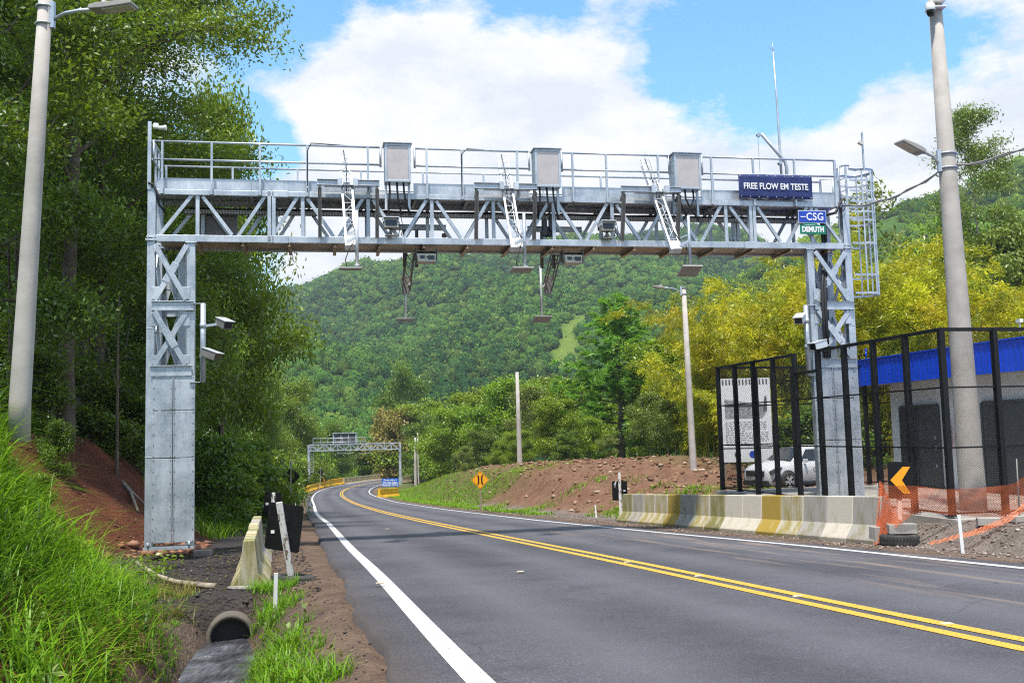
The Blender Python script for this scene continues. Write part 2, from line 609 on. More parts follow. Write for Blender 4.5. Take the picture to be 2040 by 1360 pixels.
# soil kinds by place: red earth, dark crushed stone, pale shoulder dirt, rubble, leaf litter
def soil(x, y, d):
    n = wob(x, y, 1.7, 5) * 0.5 + wob(x, y, 0.6, 9) * 0.5
    n2 = wob(x, y, 6.0, 2)
    red = np.array([0.105, 0.033, 0.017]); dark = np.array([0.050, 0.043, 0.042]); dirt = np.array([0.155, 0.105, 0.075])
    rub = np.array([0.21, 0.118, 0.072]); lit = np.array([0.05, 0.045, 0.018]); grs = np.array([0.10, 0.13, 0.022]); gravel = np.array([0.20, 0.165, 0.14])
    c = np.zeros(x.shape + (3,))

    def lay(m, col):
        nonlocal c
        c = c * (1 - m[..., None]) + col * m[..., None]
    one = np.ones_like(x)
    lay(one, dirt)
    L = (d < -4.0).astype(float)
    lay(L * ss(-4.7, -5.3, d + 0.12 * n) * ss(12.4, 13.4, y), dark)
    lay(L * ss(-4.35, -4.9, d + 0.12 * n) * (1 - ss(10, 13.5, y)) * 0.6, dark * 1.4)
    foot = np.interp(y, [0, 11.5, 14, 16.5, 21.5, 24.5, 28, 150], [-6.0, -6.0, -7.4, -8.2, -8.2, -7.3, -6.6, -6.3])
    bank = np.clip((foot + 0.2 - d) / 0.5, 0, 1)
    lay(L * bank, red * 1.0)
    lay(L * bank * np.clip(0.5 + n * 0.7, 0, 1) * 0.35, red * 1.7)
    lay(L * ss(-10.6, -12.2, d + 0.3 * n), lit)
    lay(L * bank * ss(29, 34, y), lit * 1.3)
    G = (d > 3.9).astype(float)
    lay(G * ss(3.95, 4.4, d), dirt * 1.15)
    lay(G * ss(4.6, 5.4, d + 0.2 * n), gravel)
    lay(G * ss(27, 31, y) * ss(6.3, 7.0, d + 0.3 * n), rub)
    lay(G * ss(27, 31, y) * ss(6.3, 7.0, d) * np.clip(0.4 + 0.8 * n, 0, 1) * 0.35, red * 1.5)
    gm = np.maximum(ss(52, 64, y + 3 * n2), 1 - ss(5.2, 6.2, d + 0.4 * n)) * ss(36, 40, y) * (1 - ss(8.5, 10.5, d + 1.0 * n2)) * ss(4.3, 4.9, d)
    lay(G * gm * np.clip(0.95 + 0.8 * n, 0, 1), grs)
    lay(G * ss(14, 20, d) * ss(40, 55, y), grs * 0.8)
    lay(ss(158, 172, y) * one, lit)
    lay((d > 30).astype(float), lit * 1.2)
    return c


soilc = soil(GX, GY, GD)


def ground_mat():
    t = NT('earth')
    base = t.attr('soil', 'Color')
    c = t.coord('Object')
    n1 = t.noise(c, 2.1, 6, 0.65); n2 = t.noise(c, 14, 5, 0.7); n3 = t.noise(c, 70, 3, 0.6)
    v = t.n('ShaderNodeTexVoronoi', {'Vector': c, 'Scale': 22.0}).outputs['Distance']
    k = t.math('ADD', t.math('MULTIPLY', n1, 0.9), t.math('MULTIPLY', n2, 0.8))
    col = t.mix(1.0, base, t.ramp(t.math('MULTIPLY', k, 0.6), [(0.28, 0.35), (0.75, 1.65)]), 'MULTIPLY')
    col = t.mix(t.ramp(n3, [(0.6, 0.0), (0.75, 0.4)]), col, (0.34, 0.28, 0.22))
    h = t.math('ADD', t.math('MULTIPLY', n2, 1.2), t.math('MULTIPLY', v, 0.8))
    h = t.math('ADD', h, t.math('MULTIPLY', n3, 0.4))
    return t.finish(t.pbr(col, 0.95, 0, t.bump(h, 0.9, 0.05), 0.2))


M['earth'] = ground_mat()
g = np_mesh('ground', np.stack([GX, GY, GZ], -1).reshape(-1, 3), sheet_idx(*GX.shape), M['earth'], {'soil': soilc.reshape(-1, 3)}, smooth=True)
tag(g, kind='structure')


# ------------------------------------------------------------------ road and its markings
def asphalt_mat():
    t = NT('asphalt')
    c = t.coord('Object')
    n1 = t.noise(c, 0.30, 6, 0.62); n2 = t.noise(c, 55, 6, 0.8); n3 = t.noise(c, 260, 2, 0.6)
    lane = t.attr('lane')
    col = t.ramp(n2, [(0.27, (0.030, 0.028, 0.036)), (0.5, (0.068, 0.065, 0.076)), (0.73, (0.185, 0.178, 0.20))])
    col = t.mix(1.0, col, t.ramp(n1, [(0.32, 0.62), (0.68, 1.32)]), 'MULTIPLY')
    st = t.noise(t.coord('Object', (1.0, 1.0, 1.0)), 1.1, 6, 0.68)
    col = t.mix(t.ramp(st, [(0.56, 0.0), (0.70, 0.55)]), col, (0.036, 0.034, 0.040))
    vo = t.n('ShaderNodeTexVoronoi', {'Vector': t.n('ShaderNodeVectorMath', {0: c, 1: t.n('ShaderNodeVectorMath', {0: t.noise(c, 2.2, 4, 0.6, 'Color'), 'Scale': 0.9}, operation='SCALE').outputs[0]}, operation='ADD').outputs[0], 'Scale': 0.42}, feature='DISTANCE_TO_EDGE').outputs['Distance']
    col = t.mix(t.math('MULTIPLY', t.ramp(vo, [(0.0, 0.7), (0.012, 0.0)]), t.ramp(n1, [(0.52, 0.0), (0.6, 1.0)])), col, (0.025, 0.024, 0.026))
    # polished wheel tracks
    wt = t.math('ABSOLUTE', t.math('SUBTRACT', t.math('ABSOLUTE', t.math('SUBTRACT', t.math('ABSOLUTE', lane), 1.75)), 0.8))
    col = t.mix(t.ramp(wt, [(0.0, 0.42), (0.55, 0.0)]), col, (0.135, 0.132, 0.146))
    oil = t.math('ABSOLUTE', t.math('SUBTRACT', t.math('ABSOLUTE', lane), 1.72))
    col = t.mix(t.math('MULTIPLY', t.ramp(oil, [(0.0, 0.5), (0.38, 0.0)]), t.ramp(t.noise(c, 0.9, 5, 0.7), [(0.42, 0.0), (0.62, 1.0)])), col, (0.035, 0.034, 0.037))
    # brown dust dragged along the far lane
    along = t.attr('along')
    vec = t.n('ShaderNodeCombineXYZ', {'X': t.math('MULTIPLY', lane, 3.0), 'Y': t.math('MULTIPLY', along, 0.22), 'Z': 0.0}).outputs[0]
    dn = t.noise(vec, 1.3, 6, 0.6)
    dm = t.math('MULTIPLY', t.ramp(dn, [(0.52, 0.0), (0.72, 0.8)]), t.ramp(t.math('MULTIPLY', lane, 0.1), [(0.08, 0.0), (0.20, 1.0), (0.36, 1.0)]))
    dm = t.math('MULTIPLY', dm, t.ramp(t.math('MULTIPLY', along, 0.01), [(0.46, 0.0), (0.49, 1.0), (0.63, 1.0), (0.72, 0.0)]))
    col = t.mix(dm, col, (0.33, 0.235, 0.165))
    em = t.ramp(t.math('ABSOLUTE', lane), [(0.0, 0.0), (0.0, 0.0)])
    edge = t.math('ADD', t.math('ABSOLUTE', lane), t.math('MULTIPLY', t.noise(c, 6, 4), 0.5))
    ef = t.ramp(t.math('MULTIPLY', edge, 0.1), [(0.405, 0.0), (0.445, 0.8)])
    col = t.mix(ef, col, (0.10, 0.075, 0.06))
    h = t.math('ADD', t.math('MULTIPLY', n2, 1.0), t.math('MULTIPLY', n3, 0.7))
    rr = t.ramp(n1, [(0.3, 0.62), (0.7, 0.8)])
    return t.finish(t.pbr(col, rr, 0, t.bump(h, 0.55, 0.012), 0.4))


M['asphalt'] = asphalt_mat()
_s = np.concatenate([[0], np.cumsum(np.linalg.norm(np.diff(CL, axis=0), axis=1))])
_stations = np.arange(4, _s[-1], 0.4)
SX = np.interp(_stations, _s, CL[:, 0]); SY = np.interp(_stations, _s, CL[:, 1])
SNx = np.interp(_stations, _s, NRM[:, 0]); SNy = np.interp(_stations, _s, NRM[:, 1])
OFL = np.interp(SY, [6, 10, 20, 35, 60, 110, 140], [3.62, 3.55, 3.38, 3.05, 3.1, 3.22, 3.2])
OFR = np.interp(SY, [6, 15, 21, 30, 50, 80, 110, 140], [3.55, 3.45, 3.2, 3.0, 3.0, 3.15, 3.3, 3.5])


def ribbon(name, offs, lift, mat, attrs=True, keep=None, drop_ends=0.0):
    """a strip of the road surface between given offsets; offs = list of per-station arrays or numbers"""
    n = len(_stations)
    rows, lanes, alongs = [], [], []
    for k, o in enumerate(offs):
        o = np.broadcast_to(np.asarray(o, float), (n,))
        z = road_z(SY) + lift
        if drop_ends and k in (0, len(offs) - 1): z = z - drop_ends
        rows.append(np.stack([SX + SNx * o, SY + SNy * o, z], 1))
        lanes.append(o); alongs.append(_stations)
    P = np.stack(rows, 1)
    q = sheet_idx(n, len(offs))
    q = q[:, [0, 1, 2, 3]]
    if keep is not None:
        st = np.repeat(_stations[:-1], len(offs) - 1)
        q = q[keep(st)]
    o = np_mesh(name, P.reshape(-1, 3), q, mat, {'lane': np.stack(lanes, 1).ravel(), 'along': np.stack(alongs, 1).ravel()}, smooth=True)
    return tag(o, kind='structure')


_en = 0.05 * wob(SX, SY, 1.5, 3) + 0.03 * wob(SX, SY, 0.5, 8)
ribbon('road', [-(OFL + 0.52 + _en), -(OFL + 0.47 + _en), -3, -2, -1, 0, 1, 2, 3, OFR + 0.40 + _en, OFR + 0.45 + _en], 0.0, M['asphalt'], drop_ends=0.16)


def paint_mat(name, col, worn):
    t = NT(name)
    c = t.coord('Object')
    n = t.noise(c, 60, 5, 0.75); n1 = t.noise(c, 1.2, 4)
    f = t.ramp(n, [(worn, 1.0), (worn + 0.12, 0.0)])
    col2 = t.mix(1.0, t.mix(t.math('MULTIPLY', n1, 0.5), col, tuple(x * 0.75 for x in col)), t.ramp(n, [(0.3, 0.8), (0.7, 1.1)]), 'MULTIPLY')
    return t.finish(t.pbr(t.mix(t.math('MULTIPLY', f, 0.8), col2, (0.12, 0.11, 0.11)), 0.65, 0, t.bump(n, 0.3, 0.01)))


M['line_white'] = paint_mat('white_road_paint', (0.72, 0.71, 0.70), 0.40)
M['line_yellow'] = paint_mat('yellow_road_paint', (0.82, 0.46, 0.010), 0.41)
ribbon('edge_line', [-OFL - 0.085, -OFL + 0.085], 0.005, M['line_white'])
ribbon('edge_line', [OFR - 0.07, OFR + 0.07], 0.005, M['line_white'])
ribbon('centre_line', [-0.19, -0.06], 0.005, M['line_yellow'])
ribbon('centre_line', [0.06, 0.19], 0.005, M['line_yellow'])


def road_pt(y, d):
    """a point at offset d from the centre line, y metres ahead, on the road's level"""
    i = int(np.argmin(np.abs(CL[:, 1] - y)))
    p = CL[i] + NRM[i] * d
    return Vector((p[0], p[1], float(road_z(CL[i, 1]))))


def road_heading(y):
    i = int(np.argmin(np.abs(CL[:, 1] - y)))
    return math.atan2(-_T[i, 0], _T[i, 1])
# ------------------------------------------------------------------ the toll gantry over the road
GA = at(287, 1088, 20.0)
_gb = at(1699, 497, 22.9)
GT = math.atan2(_gb.y - GA.y, _gb.x - GA.x)
GU = Vector((math.cos(GT), math.sin(GT), 0)); GV = Vector((-math.sin(GT), math.cos(GT), 0))
GL = 15.60


def gw(u, v, w):
    return GA + GU * u + GV * v + Vector((0, 0, w))


def gq(px, py, v=0.0):
    d = sight(px, py)
    P = d * ((v + GA.dot(GV)) / d.dot(GV)) - GA
    return P.dot(GU), P.z


def gthing(name, label, cat, u, v, w, group=None):
    return thing(name, label, cat, gw(u, v, w), GT, group)


ST = M['steel']
gan = gthing('toll_gantry', 'tall galvanised steel truss gantry spanning the road on two braced columns', 'gantry', 0, 0, 0)
BC, TC = (6.13, 6.27), (7.11, 7.22)          # bottom and top chord
DEP = 1.05


def gpart(mb, name, mat=None, parent=None, bevel=0.0):
    return mb.build(name, mat or ST, parent if parent is not None else gan, bevel)


def sub(name, parent=None):
    o = bpy.data.objects.new(name, None)
    COL.objects.link(o)
    o.parent = parent if parent is not None else gan
    return o


def xbrace(col, ua, ub, v, w0, w1, flip):
    t = 0.02
    for k, (a, b) in enumerate(((ua, ub), (ub, ua))):
        dv = v - 0.02 - 0.045 * k
        m = MB()
        m.bar((a, dv, w0), (b, dv, w1), 0.04, 0.105, (0, 0, 1))
        if k == flip:
            c0 = Vector((a, dv, w0)).lerp(Vector((b, dv, w1)), 0.33); c1 = Vector((a, dv, w0)).lerp(Vector((b, dv, w1)), 0.67)
            m.bar(c0 + Vector((0, -0.025, 0)), c1 + Vector((0, -0.025, 0)), 0.012, 0.15)
        gpart(m, 'brace', None, col, 0.004)


def column(u0, u1, base, left):
    col = sub('column')
    lw = 0.16
    for v in (lw / 2, DEP - lw / 2):
        front = v < DEP / 2
        pair = (u0 + lw / 2, u1 - lw / 2) if front else ((u0 + lw / 2, u0 + 0.56) if left else (u1 - 0.56, u1 - lw / 2))
        for k, u in enumerate(pair):
            tall = (k == 0) == left
            m = MB()
            top = 7.22 if tall else 6.10
            # an H section seen as flange, web, flange
            m.box((u, v - lw / 2 + 0.008, (base + top) / 2), (lw, 0.016, top - base))
            m.box((u, v + lw / 2 - 0.008, (base + top) / 2), (lw, 0.016, top - base))
            m.box((u, v, (base + top) / 2), (0.012, lw - 0.032, top - base))
            s = -1 if k == 0 else 1
            m.box((u + s * (lw / 2 - 0.005), v, (base + top) / 2), (0.010, lw - 0.034, top - base))
            if tall:
                for wj in (4.35, 1.75):
                    m.box((u, v - lw / 2 - 0.004, wj), (lw + 0.006, 0.008, 0.012))
                m.box((u, v - lw / 2 - 0.02, 6.16), (lw + 0.06, 0.04, 0.035))
                m.box((u, v - lw / 2 - 0.02, 6.22), (lw + 0.02, 0.03, 0.035))
                for bx in (-0.06, 0.06): m.box((u + bx, v - lw / 2 - 0.03, 6.19), (0.025, 0.03, 0.12))
            else:
                m.box((u, v, top + 0.012), (lw + 0.06, lw + 0.06, 0.02))
            gpart(m, 'leg', None, col, 0.003)
    ia, ib = u0 + lw + 0.0, u1 - lw - 0.0
    for v, vv in ((0.0, 0), (DEP + 0.06, 1)):
        if vv: ia, ib = (u0 + lw, u0 + 0.48) if left else (u1 - 0.48, u1 - lw)
        xbrace(col, ia, ib, v, 4.92, 6.05, 0)
        xbrace(col, ia, ib, v, 3.60, 4.68, 1)
        ca_, cb_ = (u0, u1) if not vv else ((u0, u0 + 0.64) if left else (u1 - 0.64, u1))
        m = MB()
        m.channel((ca_ + 0.10, v - 0.03, 4.80), (cb_ - 0.02, v - 0.03, 4.80), 0.09, 0.19, 0.014)
        gpart(m, 'cross_beam', None, col, 0.003)
        m = MB()
        m.box(((ca_ + cb_) / 2 + 0.02, v - 0.04, 3.47), (cb_ - ca_ - 0.14, 0.012, 0.20))
        m.box(((ca_ + cb_) / 2 + 0.02, v - 0.06, 3.575), (cb_ - ca_ - 0.12, 0.06, 0.014))
        gpart(m, 'cross_beam', None, col, 0.003)
        for wc in (5.06, 4.52, 3.66):
            for uu in (ia + 0.01, ib - 0.01):
                m = MB()
                m.box((uu, v - 0.012, wc), (0.15, 0.010, 0.27))
                gpart(m, 'gusset_plate', None, col, 0.003)
    # side bracing seen through the column
    for uu in ((u0 + 0.05,) if left else (u1 - 0.05,)):
        for w0, w1 in ((4.95, 6.0), (3.62, 4.65)):
            m = MB()
            m.bar((uu, 0.16, w0), (uu, DEP - 0.16, w1), 0.06, 0.03)
            m.bar((uu + 0.03, 0.16, w1), (uu + 0.03, DEP - 0.16, w0), 0.06, 0.03)
            gpart(m, 'brace', None, col)
    # sheet cladding round the foot
    ca, cb = (u0 + 0.13, u1 + 0.01) if left else (u0 - 0.01, u1 - 0.13)
    cm = (ca + cb) / 2 - 0.01
    for (w0, w1) in ((base + 0.05, 1.72), (1.73, 3.37 - 0.95 + 0.25), (2.68, 3.37)) if left else ((base, 1.72), (1.73, 2.67), (2.68, 3.37)):
        for a, b in ((ca, cm - 0.006), (cm + 0.006, cb)):
            m = MB()
            m.box(((a + b) / 2, -0.012, (w0 + w1) / 2), (b - a, 0.014, w1 - w0 - 0.01))
            m.box((a + 0.012 if a != ca else b - 0.012, -0.026, (w0 + w1) / 2), (0.018, 0.016, w1 - w0 - 0.012))
            gpart(m, 'cladding_panel', None, col, 0.003)
            m = MB()
            nr = max(3, int((w1 - w0) / 0.22))
            for i in range(nr + 1):
                for uu in (a + 0.03, b - 0.03): m.box((uu, -0.024, w0 + 0.03 + (w1 - w0 - 0.06) * i / nr), (0.018, 0.012, 0.018))
            gpart(m, 'rivets', M['dark_steel'], col)
    m = MB()
    m.box((u0 - 0.008 if left else u1 + 0.008, DEP / 2, (base + 3.37) / 2), (0.010, DEP - 0.34, 3.3 - base))
    gpart(m, 'side_panel', None, col)
    m = MB()
    bx = u0 + 0.4
    m.box(((u0 + u1) / 2, 0.10, base - 0.05), (u1 - u0 + 0.02, 0.30, 0.06))
    for uu in (u0 + 0.08, u1 - 0.08): m.tube((uu, -0.06, base - 0.02), (uu, -0.06, base + 0.07), 0.02, None, 6)
    gpart(m, 'base_plate', None, col)
    return col


column(0.0, 0.94, 0.0, True)
column(14.50, GL, 0.30, False)

# chords, walkway, lattice
truss = sub('truss')
for v in (0.055, DEP - 0.055):
    for (w0, w1) in (BC, TC):
        m = MB()
        m.box((GL / 2, v, (w0 + w1) / 2), (GL - 0.33, 0.11, w1 - w0))
        for us in (2.66, 13.13):
            m.box((us, v, (w0 + w1) / 2), (0.30, 0.135, w1 - w0 + 0.02))
        gpart(m, 'chord', None, truss, 0.005)
uq = lambda px, py=440: gq(px, py)[0]
apex = [uq(p) for p in (393, 603, 734, 861, 984, 1104, 1221, 1336, 1448, 1619)]
nodes = []   # (bottom u, top u)
segs = []
for k, a in enumerate(apex):
    nxt = apex[k + 1] if k + 1 < len(apex) else None
    prv = apex[k - 1] if k else None
    lo = 0.17 if prv is None else (a - 0.68 if a - prv > 1.6 else (a + prv) / 2)
    hi = GL - 0.17 if nxt is None else (a + 0.74 if nxt - a > 1.6 else (a + nxt) / 2)
    segs += [((lo + 0.05, BC[1]), (a - 0.10, TC[0])), ((a + 0.10, TC[0]), (hi - 0.05, BC[1])), ((a, BC[1]), (a, TC[0]))]
s1, s2 = uq(541), uq(1500)
for s_, (pa, pb) in ((s1, (apex[0] + 0.80, s1 - 0.05)), (s2, (s2 + 0.06, apex[-1] - 0.80))):
    if s_ == s1: segs.append(((pa, BC[1]), (pb - 0.08, TC[0])))
    else: segs.append(((pa + 0.08, TC[0]), (pb, BC[1])))
for v in (0.06, DEP - 0.06):
    for (a, b) in segs:
        m = MB()
        vert = abs(a[0] - b[0]) < 0.01
        m.bar((a[0], v, a[1] - 0.02), (b[0], v, b[1] + 0.02), 0.05, 0.075 if vert else 0.07, (1, 0, 0) if vert else (0, 0, 1))
        gpart(m, 'upright' if vert else 'diagonal', None, truss)
    for s_ in (s1, s2):
        m = MB()
        for o in (-0.045, 0.045): m.box((s_ + o, v, (BC[0] + TC[1]) / 2), (0.075, 0.12, TC[1] - BC[0] + 0.01))
        gpart(m, 'splice_post', None, truss, 0.004)
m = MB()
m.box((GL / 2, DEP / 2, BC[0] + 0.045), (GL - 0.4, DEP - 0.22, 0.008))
gpart(m, 'bottom_plate', M['bounce_steel'], truss)
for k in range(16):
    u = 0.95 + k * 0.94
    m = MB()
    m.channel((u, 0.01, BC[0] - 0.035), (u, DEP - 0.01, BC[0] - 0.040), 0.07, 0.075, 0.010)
    gpart(m, 'bottom_rib', M['bounce_steel'], truss)
walk = sub('walkway')
m = MB()
m.box((GL / 2, DEP / 2 + 0.02, TC[1] + 0.012), (GL - 0.06, DEP + 0.02, 0.014))
gpart(m, 'floor', None, walk)
for k in range(13):
    m = MB()
    m.box((0.9 + k * 1.15, DEP / 2, TC[1] - 0.055), (0.06, DEP - 0.22, 0.08))
    gpart(m, 'floor_joist', None, walk)
m = MB()
for a, b in ((0.16, 4.70), (5.45, 8.0), (8.75, 11.2), (12.0, 15.45)):
    c = a
    while c < b - 0.05:
        e = min(b, c + 1.9)
        m.box(((c + e) / 2, 0.10, 7.365), (e - c - 0.006, 0.008, 0.235))
        c = e
gpart(m, 'kick_plate', None, walk)
m = MB()
m.box((GL / 2, DEP - 0.02, 7.365), (GL - 0.3, 0.008, 0.235))
gpart(m, 'kick_plate', None, walk)
# perforated cable tray under the floor at the back
t = NT('perforated_tray')
_c = t.n('ShaderNodeSeparateXYZ', {'Vector': t.coord('Object')})
_a = t.math('GREATER_THAN', t.math('SINE', t.math('MULTIPLY', _c.outputs[0], 105.0)), 0.1)
_b = t.math('GREATER_THAN', t.math('SINE', t.math('MULTIPLY', _c.outputs[2], 160.0)), 0.0)
M['tray'] = t.finish(t.pbr(t.mix(t.math('MULTIPLY', _a, _b), (0.52, 0.54, 0.57), (0.05, 0.05, 0.05)), 0.45, 0.4))
m = MB()
m.box((GL / 2, 0.90, 6.955), (GL - 1.2, 0.10, 0.085))
gpart(m, 'cable_tray', M['tray'], walk)
m = MB()
for v, r in ((0.84, 0.02), (0.88, 0.014), (0.95, 0.018)):
    pts = [(0.7 + i * 0.7, v, 7.02 + 0.012 * math.sin(i * 2.1 + v * 9)) for i in range(21)]
    m.path(pts, r, 6)
gpart(m, 'cable', M['cable'], walk)
m = MB()
m.box((gq(530, 420, 1.0)[0] - 1.0, DEP + 0.03, 6.72), (0.78, 0.05, 0.66))
gpart(m, 'rear_plate', M['dark_steel'], truss)

# railings
rl = sub('railing')


def rails(a, b, v, posts, end_a, end_b, wt=8.215, wm=7.835, foot=7.12):
    r = 0.024
    m = MB()
    m.tube((a, v, wt), (b, v, wt), r, None, 8)
    gpart(m, 'rail', None, rl)
    m = MB()
    m.tube((a, v, wm), (b, v, wm), r, None, 8)
    gpart(m, 'rail', None, rl)
    for e, on in ((a, end_a), (b, end_b)):
        if on:
            m = MB(); m.tube((e, v, wm - 0.05), (e, v, wt + 0.02), r, None, 8)
            gpart(m, 'rail', None, rl)
    for p in posts:
        m = MB()
        m.box((p, v - 0.005, (foot + wt) / 2), (0.042, 0.042, wt - foot))
        m.box((p, v + 0.02, foot + 0.06), (0.07, 0.02, 0.12))
        gpart(m, 'post', None, rl)


up = lambda px, py=340: gq(px, py)[0]
rails(0.12, up(758), -0.03, [up(x) for x in (323.5, 422, 518, 612, 733)], True, True)
rails(up(826), up(1054), -0.03, [up(x) for x in (850, 920, 1030)], True, True)
rails(up(1119), up(1332), -0.03, [up(x) for x in (1140, 1207, 1310)], True, True)
rails(up(1398), 15.30, -0.03, [up(x) for x in (1416, 1499, 1581, 1661)], True, True)
rails(0.12, 15.5, DEP + 0.02, [0.2 + i * 1.39 for i in range(12)], True, True, 7.99, 7.55, 7.15)
for w in (8.215, 7.835):
    for uu in (0.10, ):
        m = MB(); m.tube((uu, -0.03, w), (uu, DEP + 0.02, w - 0.0), 0.024, None, 8)
        gpart(m, 'rail', None, rl)
for v in (0.35, 0.75):
    m = MB(); m.box((0.10, v, 7.72), (0.04, 0.04, 1.0)); gpart(m, 'post', None, rl)
# chain of cable along the top rail
m = MB()
m.path([(up(612), -0.05, 7.2), (up(612) + 0.01, -0.06, 8.1), (up(620), -0.05, 8.26), (up(650), -0.04, 8.25), (up(700), -0.02, 8.23)], 0.012, 6)
gpart(m, 'cable', M['cable'], rl)
m = MB()
m.path([(up(919), -0.055, 7.2), (up(919), -0.06, 8.1), (up(930), -0.05, 8.235), (up(990), -0.03, 8.22)], 0.012, 6)
gpart(m, 'cable', M['cable'], rl)

# caged ladder on the right column
cage = sub('ladder')
cu, cv = GL + 0.10, 0.42
for v in (cv - 0.2, cv + 0.2):
    m = MB(); m.box((cu, v, 5.9), (0.05, 0.02, 4.6)); gpart(m, 'stile', None, cage)
m = MB()
for k in range(16): m.tube((cu, cv - 0.2, 3.7 + k * 0.3), (cu, cv + 0.2, 3.7 + k * 0.3), 0.013, None, 6)
gpart(m, 'rung', None, cage)
hoops = (5.12, 5.55, 6.30, 6.85, 7.05, 7.30, 7.55, 7.80, 8.05)
ring = [(cu + 0.42 + 0.33 * math.cos(a), cv + 0.36 * math.sin(a)) for a in [R(-150 + i * 300 / 14) for i in range(15)]]
ring = [(cu, cv - 0.34)] + ring[1:-1] + [(cu, cv + 0.34)]
for w in hoops:
    m = MB()
    for a, b in zip(ring[:-1], ring[1:]):
        m.bar((a[0], a[1], w), (b[0], b[1], w), 0.008, 0.05)
    gpart(m, 'hoop', None, cage)
for k in (2, 4, 6, 8, 10, 12):
    m = MB()
    m.box((ring[k][0], ring[k][1], 6.58), (0.035, 0.012, 2.98))
    gpart(m, 'cage_bar', None, cage)
m = MB()
pts = [(cu - 0.15, -0.02, 8.1)] + [(a, b, 8.08) for a, b in ring]
m.path([(a, b, 8.08) for a, b in ring], 0.022, 8)
m.path([(cu - 0.30, 0, 7.25), (cu - 0.30, 0, 8.12), (cu - 0.02, 0.02, 8.12)], 0.022, 8)
m.path([(cu - 0.30, 0.9, 7.25), (cu - 0.30, 0.9, 8.0), (cu - 0.02, 0.8, 8.0), (cu - 0.02, 0.8, 7.4)], 0.022, 8)
gpart(m, 'guard_rail', None, cage)

# thick black conduit down the right column
m = MB()
x0 = 14.95
m.path([(15.42, -0.05, 7.3), (15.25, -0.02, 6.98), (14.9, 0.1, 6.9)], 0.035, 8)
for o in (0.0, 0.07):
    m.path([(x0 + 0.1 + o, 0.3, 6.95), (x0 + 0.12 + o, 0.3, 6.4), (x0 + 0.08 + o, 0.25, 6.0), (x0 - 0.05 + o, 0.05, 5.6), (x0 - 0.16 + o, -0.06, 5.25), (x0 - 0.18 + o, -0.08, 4.6), (x0 - 0.18 + o, -0.08, 3.6)], 0.04, 8)
m.path([(15.43, -0.06, 7.24 + 0.12 * math.sin(a)) if False else (15.42 + 0.07 * math.cos(a), -0.05, 7.16 + 0.14 * math.sin(a)) for a in [i * 0.5 for i in range(13)]], 0.012, 6)
gpart(m, 'conduit', M['cable'])
m = MB()
m.path([(0.02, -0.02, 7.34), (0.12, -0.05, 7.3), (0.2, -0.04, 7.1), (0.22, 0.0, 6.9), (0.32, 0.2, 6.78)], 0.025, 8)
gpart(m, 'conduit', M['cable'])

# ------------------------------------------------------------------ what hangs on the gantry
ords = ('left', 'middle', 'right')
for k, (px0, px1, py1, py0) in enumerate(((767, 818, 362, 287), (1067, 1116, 372, 298), (1345, 1395, 376, 307))):
    u0, w0 = gq(px0, py1, -0.3); u1, w1 = gq(px1, py0, -0.3)
    W, Hh, D = u1 - u0, w1 - w0, 0.36
    c = gthing('equipment_cabinet', ('metal equipment cabinet nearest the left column, on the walkway rail', 'metal equipment cabinet over the middle of the road, on the walkway rail', 'metal equipment cabinet nearest the blue banner, on the walkway rail')[k], 'cabinet', (u0 + u1) / 2, -0.3, w0, 'equipment cabinets along the gantry walkway')
    m = MB()
    m.box((0, D / 2 + 0.012, Hh / 2), (W, D - 0.02, Hh - 0.01))
    m.build('body', ST, c, 0.006)
    m = MB()
    f = 0.05
    m.box((-W / 2 + f / 2, 0, Hh / 2), (f, 0.03, Hh)); m.box((W / 2 - f / 2, 0, Hh / 2), (f, 0.03, Hh))
    m.box((0, 0, f / 2), (W - 2 * f, 0.03, f)); m.box((0, 0, Hh - f / 2), (W - 2 * f, 0.03, f))
    m.build('door_frame', ST, c, 0.004)
    m = MB(); m.box((0, 0.004, Hh / 2), (W - 2 * f - 0.004, 0.012, Hh - 2 * f - 0.004)); m.build('door', M['cabinet_back'], c)
    m = MB(); m.box((0, D / 2 - 0.01, Hh + 0.012), (W + 0.06, D + 0.08, 0.024)); m.build('rain_cover', ST, c, 0.004)
    for s in (-1, 1):
        m = MB(); m.box((s * (W / 2 - 0.03), 0.22, -0.28), (0.05, 0.05, 0.56)); m.build('support_post', ST, c)
    for j, (a, b) in enumerate(((-0.18, -0.2), (-0.02, 0.08), (0.12, 0.26)) if k != 2 else ((-0.2, 0.05), (-0.05, 0.30), (0.14, -0.08))):
        m = MB(); m.path([(a, 0.1, 0.02), (a + 0.01, 0.09, -0.2), (a + (b - a) * 0.35, 0.10, -0.42), (b, 0.22, -0.66)], 0.022, 8)
        m.build('cable', M['cable'], c)

